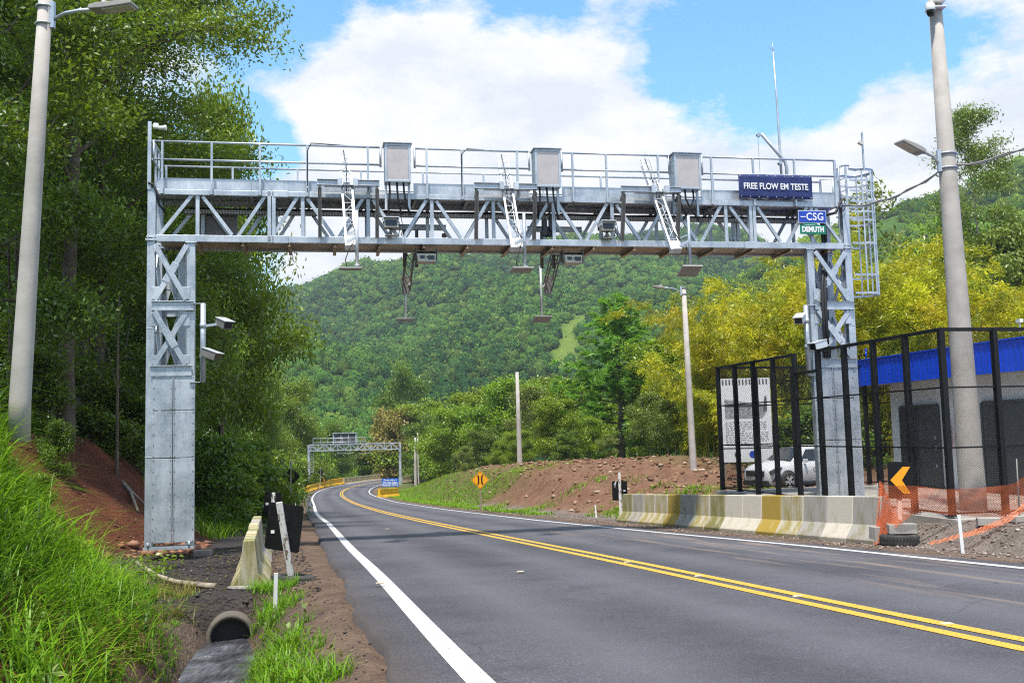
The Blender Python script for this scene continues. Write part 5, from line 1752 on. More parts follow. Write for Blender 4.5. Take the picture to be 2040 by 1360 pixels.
def netting(label, tops, bots, n=44, mrows=10, amp=0.05, seed=1, name='safety_net'):
    T = catmull(np.array(tops, float), 12); B = catmull(np.array(bots, float), 12)
    def res(P):
        s_ = np.concatenate([[0], np.cumsum(np.linalg.norm(np.diff(P, axis=0), axis=1))]); q = np.linspace(0, s_[-1], n + 1)
        return np.stack([np.interp(q, s_, P[:, k]) for k in range(3)], 1)
    T, B = res(T), res(B)
    o0 = T[0]
    vs = []
    for j in range(mrows + 1):
        f = j / mrows
        P = T * (1 - f) + B * f
        P = P + np.array([0.3, 1, 0.2]) * (amp * np.sin(np.arange(n + 1) * 0.55 + seed + f * 3.0) * np.sin(f * 3.14 + 0.4))[:, None]
        vs.append(P)
    L = np.linalg.norm(T[-1] - T[0])
    # keep x, z as the sheet's own measure, so the weave follows it
    V = np.stack(vs, 1).reshape(-1, 3)
    o = np_mesh(name, V - o0, sheet_idx(n + 1, mrows + 1), M['net'], smooth=True)
    o.location = o0
    return tag(o, label, 'safety net')


nt = [at(1752, 958, 17.6), at(1775, 966, 16.9), at(1830, 968, 16.6), at(1900, 974, 16.5), at(1960, 970, 16.4), at(2020, 962, 16.2), at(2040, 950, 16.0), at(2120, 915, 15.6)]
nb = [at(1745, 1080, 17.2), at(1778, 1055, 16.9), at(1830, 1022, 16.7), at(1900, 1026, 16.7), at(1960, 1030, 16.6), at(2010, 1032, 16.4), at(2045, 1022, 16.2), at(2120, 1005, 15.8)]
netting('orange plastic safety net strung in front of the black fence corner', nt, nb, amp=0.05)
nt = [at(1752, 957, 17.5), at(1765, 975, 17.3), at(1780, 1010, 17.1), at(1800, 1045, 17.0)]
nb = [at(1740, 1084, 17.2), at(1748, 1084, 17.15), at(1758, 1078, 17.1), at(1772, 1070, 17.05)]
netting('bunched orange net hanging at the end of the right barrier row', nt, nb, n=30, amp=0.09, seed=3)
nt = [at(2045, 995, 15.8), at(2000, 1030, 15.7), at(1950, 1050, 15.6), at(1900, 1066, 15.6), at(1850, 1078, 15.8)]
nb = [at(2045, 1012, 15.7), at(2000, 1044, 15.6), at(1950, 1062, 15.5), at(1900, 1075, 15.5), at(1850, 1084, 15.7)]
netting('fallen strip of orange net trailing over the gravel', nt, nb, n=30, mrows=4, amp=0.05, seed=2)
for k, (px, py, y, h) in enumerate(((1753, 1080, 17.5, 1.05), (2031, 1030, 16.2, 1.0))):
    p = g0(px, py, y)
    o = MB().tube((0, 0, -0.1), (0.02, 0, h), 0.012, None, 6).build('net_stake', M['dark_steel'], None, 0, p)
    tag(o, ('thin rusty stake holding the orange net at the barrier end', 'thin rusty stake holding the orange net near the picture edge')[k], 'stake')

# ------------------------------------------------------------------ culvert, stream, logs
cpos = at(466, 1250, 13.15) * 1.0
cpos.y = 13.0; cpos.z -= 0.11
cul = thing('culvert_pipe', 'round concrete culvert pipe mouth above the small stream', 'culvert', cpos, road_heading(13))
pr = [(0.25, 0), (0.31, 0), (0.31, 1.8), (0.25, 1.8)]
m = MB(); m.lathe(pr, 32, Matrix.Rotation(R(-90), 4, 'X'), True, True); m.build('ring', M['wet_concrete'], cul)
m = MB(); m.lathe([(0.001, 0.16), (0.249, 0.16)], 24, Matrix.Rotation(R(-90), 4, 'X')); m.build('dark_inside', M['cable'], cul)  # black disc across the bore stands in for the shade deeper inside


def water_mat():
    t = NT('stream_water')
    c = t.coord('Object', (14, 1.6, 1))
    n = t.noise(c, 1.6, 5, 0.65); n2 = t.noise(t.coord('Object', (18, 3, 1)), 1.5, 3)
    h = t.math('ADD', n, t.math('MULTIPLY', n2, 0.5))
    col = t.ramp(n, [(0.38, (0.045, 0.045, 0.055)), (0.66, (0.14, 0.14, 0.16))])
    return t.finish(t.pbr(col, 0.25, 0, t.bump(h, 0.7, 0.04), 0.6))


sy = np.linspace(4.0, 14.9, 60)
wv = []
for y in sy:
    a = road_pt(float(y), -5.78); b = road_pt(float(y), -5.06)
    zc = float(road_z(y)) - 0.07 - 0.28 - 0.52 + 0.17
    for f in (0, 0.25, 0.5, 0.75, 1): wv.append((a.x + (b.x - a.x) * f, a.y + (b.y - a.y) * f, zc + 0.012 * math.sin(y * 9 + f * 5)))
w = np_mesh('stream', np.array(wv), sheet_idx(60, 5), water_mat(), smooth=True)
tag(w, kind='structure')


def log(label, pts, r0, r1):
    p0 = Vector(pts[0])
    m = MB(); m.path([Vector(p) - p0 for p in pts], [r0 + (r1 - r0) * i / (len(pts) - 1) for i in range(len(pts))], 9)
    o = m.build('fallen_branch', M['pale_trunk'], None, 0, p0)
    tag(o, label, 'branch')


def gl(px, py, y, dz): return g0(px, py, y, dz)


log('pale fallen branch on dark gravel before the left gantry column', [gl(272, 1098, 17.5, 0.25), gl(310, 1110, 16.9, 0.10), gl(350, 1125, 16.4, 0.05), gl(390, 1138, 16.0, 0.05), gl(432, 1145, 15.8, 0.04)], 0.035, 0.05)
log('thin brown root on the red slope behind the left gantry column', [gl(247, 868, 27, 0.05), gl(262, 880, 26.5, 0.08), gl(276, 905, 25.5, 0.06)], 0.05, 0.03)
log('thin dry stick lying on the red slope top', [gl(245, 864, 27.2, 0.06), gl(270, 868, 27.0, 0.08), gl(290, 872, 26.6, 0.05)], 0.03, 0.02)

# ------------------------------------------------------------------ the distant gantry and the bridge
yg = 141.0
a, b = at(616, 957, yg), at(798, 965, yg)
vg = thing('sign_gantry', 'distant grey truss gantry with a dark message board across the road', 'gantry', (a.x, yg, a.z), math.atan2(0, 1))
W = b.x - a.x
z0, z1 = at(700, 896, yg).z - a.z, at(700, 884, yg).z - a.z
dz = (b.z - a.z)
for x, zz in ((0.0, 0), (W, dz)):
    m = MB(); m.box((x, 0, (zz + z1) / 2), (0.34, 0.4, z1 - zz)); m.build('column', ST, vg, 0.02)
m = MB()
for v in (-0.45, 0.45):
    for z in (z0, z1): m.box((W / 2, v, z), (W, 0.16, 0.14))
m.build('chord', ST, vg)
n = 13
for v in (-0.45, 0.45):
    m = MB()
    for i in range(n):
        x0 = 0.3 + i * (W - 0.6) / n; x1 = x0 + (W - 0.6) / n
        m.bar((x0, v, z0 if i % 2 else z1), (x1, v, z1 if i % 2 else z0), 0.09, 0.09); m.bar((x0, v, z0), (x0, v, z1), 0.08, 0.08)
    m.build('lattice', ST, vg)
m = MB()
xa, xb = at(625, 880, yg).x - a.x, at(728, 880, yg).x - a.x
for z in (at(680, 880, yg).z - a.z, at(680, 872, yg).z - a.z):
    m.tube((xa, -0.5, z), (xb, -0.5, z), 0.05, None, 6); m.tube((xa, 0.7, z), (xb, 0.7, z), 0.05, None, 6)
for i in range(8): m.box((xa + i * (xb - xa) / 7, -0.5, z1 + 0.45), (0.06, 0.06, 0.95))
m.build('railing', ST, vg)
xa, xb = at(664, 870, yg).x - a.x, at(709, 870, yg).x - a.x
za, zb = z1 + 0.0, at(690, 863, yg).z - a.z
m = MB(); m.box(((xa + xb) / 2, 0.3, (za + zb) / 2), (xb - xa, 0.25, zb - za)); mb_ = m.build('message_board', M['door_grey'], vg)
m = MB()
for i in range(4): m.box((xa + i * (xb - xa) / 3, 0.14, (za + zb) / 2), (0.10 if i in (1, 2) else 0.2, 0.06, zb - za + 0.2))
m.box(((xa + xb) / 2, 0.14, zb + 0.05), (xb - xa + 0.3, 0.3, 0.12)); m.build('board_frame', ST, mb_)
m = MB()
for i, (p, q) in enumerate(((673, 703), (714, 743))):
    m.bar((at(p, 903, yg).x - a.x, 0, at(p, 903, yg).z - a.z), (at(q, 902, yg).x - a.x, 0, at(q, 902, yg).z - a.z), 0.3, 0.06)
    xm = (at(p, 903, yg).x + at(q, 903, yg).x) / 2 - a.x
    m.box((xm, 0, z0 - 0.25), (0.06, 0.06, 0.6))
m.build('aerial', M['alu'], vg)
m = MB()
for i in range(12): m.box((0.42, -0.1, 1.2 + i * 0.35), (0.5, 0.05, 0.05))
m.box((0.62, -0.1, 3.2), (0.05, 0.05, 4.2)); m.build('ladder', ST, vg)

br_ = thing('road_bridge', 'long concrete road bridge with open balustrades curving over the valley', 'bridge', (0, 0, 0))
ys = np.arange(162, 262, 2.05)
idx = [int(np.argmin(np.abs(CL[:, 1] - y))) for y in ys]
m = MB()
for side, wd in ((-1, 4.6), (1, 4.9)):
    pts = [CL[i] + NRM[i] * side * wd for i in idx]; zs = [float(road_z(CL[i, 1])) for i in idx]
    m = MB()
    for k in range(len(pts) - 1):
        p = Vector((pts[k][0], pts[k][1], zs[k])); q = Vector((pts[k + 1][0], pts[k + 1][1], zs[k + 1]))
        for (zz, w_, h_) in ((0.78, 0.16, 0.14), (0.44, 0.12, 0.12), (0.02, 0.3, 0.20)): m.bar(p + Vector((0, 0, zz)), q + Vector((0, 0, zz)), w_, h_)
        m.box(p + Vector((0, 0, 0.42)), (0.18, 0.22, 0.86))
        mid = (p + q) / 2
        m.box(mid + Vector((0, 0, 0.42)), (0.16, 0.16, 0.80))
    m.build('balustrade', M['rail_concrete'], br_)
m = MB()
vs = []; fs = []
for k, i in enumerate(idx):
    z = float(road_z(CL[i, 1]))
    for o, dzz in ((-5.0, -0.04), (5.3, -0.04), (4.4, -1.2), (-4.4, -1.2)):
        p = CL[i] + NRM[i] * o
        vs.append((p[0], p[1], z + dzz))
    if k:
        for j in range(4):
            fs.append(((k - 1) * 4 + j, (k - 1) * 4 + (j + 1) % 4, k * 4 + (j + 1) % 4, k * 4 + j))
m.add(vs, fs); m.build('deck', M['rail_concrete'], br_)
for y in (150, 175, 205, 240):
    i = int(np.argmin(np.abs(CL[:, 1] - y)))
    m = MB(); m.box((CL[i, 0], CL[i, 1], float(road_z(y)) - 8.5), (5, 1.6, 14.5)); m.build('pier', M['rail_concrete'], br_)

# pylon on the hill
p = at(757, 549, 1040)
py_ = thing('power_pylon', 'tiny lattice power pylon on the hill ridge', 'pylon', p + Vector((0, 0, -12)))
m = MB()
Hh = 28
for s in (-1, 1):
    m.bar((s * 4, 0, 0), (s * 1.2, 0, Hh * 0.5), 0.5, 0.5); m.bar((s * 1.2, 0, Hh * 0.5), (s * 7, 0, Hh), 0.45, 0.45); m.bar((s * 7, 0, Hh), (0, 0, Hh * 0.72), 0.35, 0.35)
    m.bar((s * 4, 0, 0), (-s * 2.6, 0, Hh * 0.25), 0.3, 0.3); m.bar((s * 2.6, 0, Hh * .25), (-s * 1.2, 0, Hh * 0.5), 0.3, 0.3)
m.bar((-9, 0, Hh), (9, 0, Hh), 0.4, 0.4); m.bar((-1.4, 0, Hh * 0.5), (1.4, 0, Hh * 0.5), 0.3, 0.3)
m.build('lattice', M['panel_grey'], py_)
# ------------------------------------------------------------------ plants
M['leaf_deep'] = leaf_mat('deep_green_leaves', (0.030, 0.070, 0.006), (0.20, 0.33, 0.016), 0.40, 0.05)
M['leaf_bright'] = leaf_mat('bright_green_leaves', (0.052, 0.115, 0.006), (0.28, 0.42, 0.018), 0.42, 0.04)
M['leaf_lime'] = leaf_mat('lime_green_leaves', (0.06, 0.13, 0.008), (0.33, 0.46, 0.02), 0.40, 0.03)
M['leaf_yellow'] = leaf_mat('yellow_bamboo_leaves', (0.14, 0.20, 0.008), (0.74, 0.66, 0.02), 0.44, 0.03, 0.2, (0.45, 0.50, 0.02))
M['leaf_olive'] = leaf_mat('olive_green_leaves', (0.065, 0.10, 0.014), (0.28, 0.35, 0.04), 0.30, 0.05)
M['needles'] = leaf_mat('pine_needles', (0.045, 0.12, 0.012), (0.25, 0.45, 0.03), 0.4, 0.03)
M['grass'] = leaf_mat('grass_blades', (0.022, 0.075, 0.006), (0.23, 0.41, 0.015), 0.38, 0.018, 0.1, (0.22, 0.42, 0.02))
M['dry_grass'] = leaf_mat('dry_grass', (0.10, 0.08, 0.02), (0.30, 0.26, 0.06), 0.3, 0.02, 0.1)
M['tan_leaf'] = leaf_mat('tan_flower_crown', (0.16, 0.11, 0.03), (0.42, 0.30, 0.09), 0.3, 0.02)


def leaf_quads(rng, C, length, width, updir=0.55, droop=0.25, axis=None, spread=1.0):
    """one rhombus leaf per centre; returns verts, quads, tint"""
    n = len(C)
    nrm = rng.normal(size=(n, 3)); nrm[:, 2] = np.abs(nrm[:, 2]) * (0.6 + updir) + 0.1
    nrm /= np.linalg.norm(nrm, axis=1)[:, None]
    a = rng.normal(size=(n, 3)) if axis is None else axis + rng.normal(size=(n, 3)) * spread
    a[:, 2] -= droop * (1 if axis is None else 0)
    a -= nrm * (a * nrm).sum(1)[:, None]
    a /= np.linalg.norm(a, axis=1)[:, None] + 1e-9
    b = np.cross(nrm, a)
    L = (length * rng.uniform(0.65, 1.25, n))[:, None]; W = (width * rng.uniform(0.7, 1.2, n))[:, None]
    V = np.stack([C - a * L * 0.5, C + b * W * 0.5 - nrm * W * 0.12, C + a * L * 0.5 - np.array([0, 0, 1]) * L * 0.10, C - b * W * 0.5 - nrm * W * 0.12], 1)
    q = np.arange(n * 4).reshape(n, 4)
    return V.reshape(-1, 3), q


def leaf_obj(name, rng, C, tint, length, width, mat, parent, **kw):
    V, q = leaf_quads(rng, C, length, width, **kw)
    return np_mesh(name, V, q, mat, {'tint': np.repeat(np.clip(tint, 0, 1), 4)}, parent=parent)


def grow(rng, H, r0, first, spread, n_limb, prof, rise=0.5, subs=4, wobble=0.05, lean=(0, 0), tw=1.0):
    """a trunk with limbs and twigs; returns tubes [(pts, radii)] and foliage centres with sizes"""
    tubes, tips = [], []
    K = 9
    tp = []
    ph = rng.uniform(0, 6.28, 4)
    for k in range(K + 1):
        t = k / K
        tp.append(np.array([lean[0] * t + wobble * H * 0.35 * math.sin(ph[0] + t * 4) * t, lean[1] * t + wobble * H * 0.35 * math.sin(ph[1] + t * 3.3) * t, H * 0.96 * t]))
    rad = [r0 * (1.25 if k == 0 else 1) * (1 - 0.86 * (k / K) ** 0.9) for k in range(K + 1)]
    tubes.append((tp, rad))
    ga = rng.uniform(0, 6.28)
    for i in range(n_limb):
        f = (i + rng.uniform(0, .8)) / n_limb
        t = first + (1 - first) * f * 0.97
        kf = t * K; k0 = min(int(kf), K - 1)
        base = tp[k0] + (tp[k0 + 1] - tp[k0]) * (kf - k0)
        ga += 2.399 + rng.uniform(-.5, .5)
        L = spread * prof(f) * rng.uniform(0.75, 1.2)
        el = rise + (1.0 - rise) * f * 0.9 + rng.uniform(-.15, .15)
        d = np.array([math.cos(ga) * math.cos(el), math.sin(ga) * math.cos(el), math.sin(el)])
        p = base.copy(); pts = [p.copy()]
        S = 5
        rl = max(0.012, r0 * 0.42 * (1 - t * 0.72)) * (0.7 + 0.3 * min(1, L / spread))
        for s_ in range(S):
            d = d + rng.normal(size=3) * 0.16; d[2] += 0.05 - 0.09 * s_ * (1 - f)
            d /= np.linalg.norm(d)
            p = p + d * L / S; pts.append(p.copy())
            if s_ >= 1:
                for _ in range(subs if s_ > 1 else max(1, subs // 2)):
                    e = d * 0.55 + rng.normal(size=3) * 0.62; e[2] = e[2] * 0.7 + 0.12
                    e /= np.linalg.norm(e)
                    ls = L * rng.uniform(0.20, 0.42) * tw
                    q = p + e * ls
                    mid = p + e * ls * 0.5 + np.array([0, 0, 0.06 * ls])
                    tubes.append(([p.copy(), mid, q], [rl * 0.36 * (1 - 0.12 * s_), rl * 0.25, rl * 0.10]))
                    tips.append((q, ls)); tips.append((mid + rng.normal(size=3) * 0.1 * ls, ls * 0.8))
        tips.append((p, L * 0.22))
        tubes.append((pts, [rl * (1 - 0.75 * k / S) for k in range(S + 1)]))
    return tubes, tips


def wood_obj(name, tubes, mat, parent, nmax=9):
    m = MB()
    for i, (pts, rad) in enumerate(tubes):
        m.path(pts, rad, nmax if i == 0 else (6 if len(pts) > 3 else 4), False)
    return m.build(name, mat, parent)


def leafy_tree(name, seed, H, r0, first, spread, n_limb, per_tip, clump, leaf, mat, trunk='trunk', prof=None, rise=0.5, subs=4, flat=0.55, lean=(0, 0), tw=1.0, updir=0.55):
    rng = np.random.RandomState(seed)
    prof = prof or (lambda f: math.sin(math.pi * (0.22 + 0.72 * f)) ** 0.8)
    tubes, tips = grow(rng, H, r0, first, spread, n_limb, prof, rise, subs, lean=lean, tw=tw)
    root = thing(name, None, 'tree')
    wood_obj('trunk', tubes, M[trunk], root)
    C, T = [], []
    for (p, s) in tips:
        n = max(3, int(per_tip * rng.uniform(0.5, 1.5)))
        k = np.clip(rng.normal(size=(n, 3)), -1.7, 1.7) * np.array([1, 1, flat]) * (clump * rng.uniform(0.7, 1.25)) * 0.5
        C.append(p + k)
        base = rng.uniform(0.15, 0.75)
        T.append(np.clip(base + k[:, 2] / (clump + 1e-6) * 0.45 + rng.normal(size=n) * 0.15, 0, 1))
    C = np.concatenate(C); T = np.concatenate(T)
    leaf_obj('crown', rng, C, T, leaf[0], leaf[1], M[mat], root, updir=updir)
    root['_n'] = len(C)
    return root


PROTO = {}
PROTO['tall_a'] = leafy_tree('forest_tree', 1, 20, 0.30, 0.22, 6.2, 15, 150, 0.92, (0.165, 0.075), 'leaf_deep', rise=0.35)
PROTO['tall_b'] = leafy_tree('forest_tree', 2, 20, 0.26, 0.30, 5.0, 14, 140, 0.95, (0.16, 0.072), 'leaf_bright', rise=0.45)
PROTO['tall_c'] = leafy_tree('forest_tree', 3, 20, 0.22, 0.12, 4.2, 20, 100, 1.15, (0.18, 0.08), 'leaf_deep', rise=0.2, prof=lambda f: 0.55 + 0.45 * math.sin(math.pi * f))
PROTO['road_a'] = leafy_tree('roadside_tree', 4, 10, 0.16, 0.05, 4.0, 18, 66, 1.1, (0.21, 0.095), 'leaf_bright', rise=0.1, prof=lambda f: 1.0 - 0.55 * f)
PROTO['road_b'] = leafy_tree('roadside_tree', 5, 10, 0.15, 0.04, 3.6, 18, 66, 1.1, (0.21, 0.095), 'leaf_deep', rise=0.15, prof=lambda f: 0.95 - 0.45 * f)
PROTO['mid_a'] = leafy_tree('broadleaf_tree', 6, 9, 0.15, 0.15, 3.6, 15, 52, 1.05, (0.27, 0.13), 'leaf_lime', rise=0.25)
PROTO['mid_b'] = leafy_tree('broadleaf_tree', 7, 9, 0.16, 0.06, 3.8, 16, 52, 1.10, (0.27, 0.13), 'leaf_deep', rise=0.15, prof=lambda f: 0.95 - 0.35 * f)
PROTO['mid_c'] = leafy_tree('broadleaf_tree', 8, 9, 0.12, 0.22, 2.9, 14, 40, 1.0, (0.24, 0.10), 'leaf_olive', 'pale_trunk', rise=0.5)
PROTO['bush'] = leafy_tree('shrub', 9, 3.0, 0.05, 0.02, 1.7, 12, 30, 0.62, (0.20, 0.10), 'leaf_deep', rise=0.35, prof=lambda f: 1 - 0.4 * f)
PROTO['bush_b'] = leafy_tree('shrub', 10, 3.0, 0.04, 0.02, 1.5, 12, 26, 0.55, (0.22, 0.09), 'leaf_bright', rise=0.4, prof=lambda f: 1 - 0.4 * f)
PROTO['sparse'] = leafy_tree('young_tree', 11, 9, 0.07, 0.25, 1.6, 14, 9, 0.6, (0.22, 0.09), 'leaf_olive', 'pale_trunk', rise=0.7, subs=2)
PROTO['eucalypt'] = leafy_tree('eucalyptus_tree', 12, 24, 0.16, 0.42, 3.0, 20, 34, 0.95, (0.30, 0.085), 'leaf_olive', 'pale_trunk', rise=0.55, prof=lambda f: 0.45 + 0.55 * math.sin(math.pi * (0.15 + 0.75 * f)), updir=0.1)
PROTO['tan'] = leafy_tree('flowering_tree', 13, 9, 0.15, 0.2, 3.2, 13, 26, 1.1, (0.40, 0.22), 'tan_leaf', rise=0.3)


def bamboo(name, seed, n_culm, H, foot_r, per):
    rng = np.random.RandomState(seed)
    root = thing(name, None, 'bamboo')
    tubes, C, T, AX = [], [], [], []
    for i in range(n_culm):
        a = rng.uniform(0, 6.28); r = foot_r * math.sqrt(rng.uniform())
        b = np.array([r * math.cos(a), r * math.sin(a), 0.0])
        h = H * rng.uniform(0.55, 1.05)
        out = np.array([math.cos(a + rng.uniform(-.6, .6)), math.sin(a + rng.uniform(-.6, .6)), 0]) * h * rng.uniform(0.14, 0.42)
        pts = []
        for k in range(9):
            t = k / 8
            pts.append(b + out * t ** 2.1 + np.array([0, 0, h * (t - 0.22 * t ** 4)]))
        tubes.append((pts, [0.045 * (1 - 0.9 * k / 8) for k in range(9)]))
        tone = rng.uniform(0.05, 0.95)
        for k in range(2, 9):
            p = pts[k]
            t = k / 8
            for _ in range(3):
                e = rng.normal(size=3); e[2] = e[2] * 0.4 + 0.1; e /= np.linalg.norm(e)
                ln = rng.uniform(0.5, 1.25) * (1.15 - 0.5 * t) * (H / 10)
                nl = int(per * rng.uniform(0.6, 1.3))
                s = rng.uniform(0.15, 1, nl)
                c = p + e * ln * s[:, None] + np.array([0, 0, -1]) * (0.30 * ln * s ** 2)[:, None] + rng.normal(size=(nl, 3)) * 0.13
                C.append(c); T.append(np.clip(tone + 0.25 * rng.normal() * 0.5 + rng.normal(size=nl) * 0.14, 0, 1))
                ax = np.tile(e + np.array([0, 0, -0.55]), (nl, 1)); AX.append(ax)
    wood_obj('culms', tubes, M['pale_trunk'] if False else M['culm'], root)
    C, T, AX = np.concatenate(C), np.concatenate(T), np.concatenate(AX)
    leaf_obj('leaves', rng, C, T, 0.24, 0.046, M['leaf_yellow'], root, axis=AX, spread=0.45, updir=0.3)
    return root


M['culm'] = simple('bamboo_culm', (0.36, 0.30, 0.05), 0.5, 0, 0.2, 4, 0.05)
PROTO['bamboo_a'] = bamboo('bamboo_clump', 21, 34, 10, 1.6, 58)
PROTO['bamboo_b'] = bamboo('bamboo_clump', 22, 32, 10, 1.8, 58)


def pine(name, seed, H):
    rng = np.random.RandomState(seed)
    root = thing(name, None, 'tree')
    tubes, C, T, AX = [], [], [], []
    tp = [np.array([0.08 * math.sin(k * 1.1), 0.06 * math.cos(k), H * k / 8]) for k in range(9)]
    tubes.append((tp, [0.22 * (1 - 0.9 * k / 8) + 0.015 for k in range(9)]))
    z = H * 0.16
    while z < H * 0.97:
        f = (z - H * 0.16) / (H * 0.84)
        L0 = 0.30 + 3.6 * (1 - f) ** 0.65 * min(1, 0.55 + f * 3)
        nb = 6 if f < 0.8 else 4
        for j in range(nb):
            if rng.uniform() < 0.12: continue
            a = j * 6.283 / nb + rng.uniform(-.35, .35) + z * 3
            L = L0 * rng.uniform(0.65, 1.12)
            el = rng.uniform(0.10, 0.30) + 0.75 * f
            d = np.array([math.cos(a) * math.cos(el), math.sin(a) * math.cos(el), math.sin(el)])
            pts = [np.array([0, 0, z]) + d * L * t + np.array([0, 0, (-0.28 * t + 0.42 * t * t) * L * (1 - f)]) for t in (0, .33, .66, 1)]
            tubes.append((pts, [0.05 * (1 - f * .6), 0.04, 0.025, 0.01]))
            nk = max(3, int(4 * L))
            for k in range(nk):
                t = 0.35 + 0.65 * (k + rng.uniform()) / nk
                q = t * 3; q0 = min(int(q), 2)
                p = pts[q0] + (pts[q0 + 1] - pts[q0]) * (q - q0) + rng.normal(size=3) * np.array([.16, .16, .06]) * L * t
                n = 34
                u = rng.normal(size=(n, 3)) * 0.7 + d * 0.8 + np.array([0, 0, 0.75]); u /= np.linalg.norm(u, axis=1)[:, None]
                C.append(p + u * 0.22); AX.append(u); T.append(np.clip(rng.uniform(.25, .8) + rng.normal(size=n) * .12, 0, 1))
        z += H * 0.062 * (1 - f * 0.45)
    n = 80
    u = rng.normal(size=(n, 3)) * 0.5 + np.array([0, 0, 1.0]); u /= np.linalg.norm(u, axis=1)[:, None]
    C.append(np.array([0, 0, H]) + u * 0.3); AX.append(u); T.append(np.full(n, 0.6))
    wood_obj('trunk', tubes, M['trunk'], root)
    C, T, AX = np.concatenate(C), np.concatenate(T), np.concatenate(AX)
    leaf_obj('crown', rng, C, T, 0.50, 0.065, M['needles'], root, axis=AX, spread=0.05, updir=0.0)
    return root


PROTO['pine'] = pine('pine_tree', 31, 14)
HEIGHT = dict(tall_a=20, tall_b=20, tall_c=20, road_a=10, road_b=10, mid_a=9, mid_b=9, mid_c=9, bush=3, bush_b=3, sparse=9, eucalypt=24, tan=9, bamboo_a=8.6, bamboo_b=8.6, pine=14.3)
_used = set()
_prn = random.Random(11)


def plant(kind, label, px, y, top=None, h=None, group=None, wide=1.0, sink=0.1, dx=0.0, rz=None, base=None):
    """stands on the ground under that sight line, y metres ahead, as tall as the photo shows it"""
    p = at(px, 860, y)
    x = p.x + dx
    z0 = tz(x, y) if base is None else base
    if top is not None: h = at(px, top, y).z - z0
    o = PROTO[kind] if kind not in _used else copy_tree(PROTO[kind])
    _used.add(kind)
    s = h / HEIGHT[kind]
    o.location = (x, y, z0 - sink)
    o.scale = (s * wide, s * wide, s)
    o.rotation_euler = (0, 0, rz if rz is not None else _prn.uniform(0, 6.28))
    if '_n' in o: del o['_n']
    return tag(o, label, None, group)


GF = 'tall trees of the dark wood left of the road'
# the tall wood on the left, front to back
for (k, lab, px, y, h, w) in (
        ('tall_c', 'tall dark tree at the left picture edge behind the left street lamp', -40, 24, 17, 1.0),
        ('tall_b', 'tall leafy tree just right of the left street lamp, thin pale trunk', 130, 27, 19, 0.95),
        ('tall_a', 'tall spreading tree behind the left gantry column, highest crown against the sky', 165, 34, 24, 0.85),
        ('tall_c', 'dark dense tree between the left street lamp and the left gantry column', 190, 31, 16, 1.2),
        ('tall_a', 'tall dark tree deep in the wood behind the left street lamp', 20, 35, 15, 1.0),
        
        ('tall_c', 'dark tree filling the gap below the left end of the truss', 295, 38, 13.5, 1.2),
        ('tall_a', 'tall tree far back in the wood, crown above the left street lamp arm', 60, 46, 17, 0.9),
        ('tall_c', 'dense tree far back in the wood at the left picture edge', -60, 42, 20, 1.3),
        ('tall_b', 'leafy tree at the wood edge under the left truss bay', 310, 50, 13.0, 1.0),
        ('tall_c', 'dark tree at the wood edge behind the camera pipe of the left column', 335, 57, 11.5, 1.0),
        ('tall_a', 'wide dark tree behind the second bay of the truss', 215, 60, 19, 1.0),
        ('tall_c', 'low dense tree deep in the wood, left of the left street lamp', -30, 46, 12.5, 1.6),
        ('tall_c', 'low dense tree deep in the wood, just right of the left street lamp', 85, 44, 12, 1.7),
        ('tall_c', 'low dense tree deep in the wood, midway between street lamp and column', 165, 48, 12.5, 1.7),
        ('tall_c', 'low dense tree deep in the wood, close left of the column', 240, 45, 12, 1.6),
        ('tall_c', 'deep wood tree seen between the two left poles', 110, 52, 18, 1.5),
        ('tall_c', 'deep wood tree behind the tall spreading tree', 250, 56, 16, 1.4)):
    plant(k, lab, px, y, h=h, group=GF, wide=w)
for (k, lab, px, y, top, w) in (
        ('road_a', 'bright crowned tree behind the left end of the gantry railing', 440, 45, 262, 0.55),
        ('road_b', 'dark bushy roadside tree right behind the left gantry column', 335, 38, 660, 0.7),
        ('road_a', 'bright bushy roadside tree beside the camera pipe', 352, 42, 600, 0.7),
        ('road_b', 'dark roadside tree above the near black chevron board', 376, 50, 530, 0.65),
        ('road_a', 'bright roadside tree left of the nearer black diamond sign', 398, 60, 525, 0.58),
        ('road_b', 'roadside tree above the nearer black diamond sign', 425, 70, 565, 0.55),
        ('road_a', 'bright roadside tree whose top touches the hill line', 455, 82, 588, 0.54),
        ('road_b', 'roadside tree between hill line and distant gantry, darker one', 500, 96, 650, 0.52),
        ('road_a', 'rounded bright roadside tree left of the distant gantry', 508, 110, 695, 0.56),
        ('road_b', 'last dark roadside tree before the distant gantry column', 525, 126, 750, 0.5),
        ('road_b', 'dark tree behind the distant gantry, under its message board', 660, 175, 850, 0.8),
        ('road_b', 'low dark tree under the middle of the distant gantry', 705, 190, 880, 0.9),
        ('road_a', 'low bright tree behind the leaning diamond sign', 585, 150, 790, 0.75)):
    plant(k, lab, px, y, top=top, group='roadside trees left of the road', wide=w, base=None if y < 140 else -13 + (0 if y < 160 else 0))
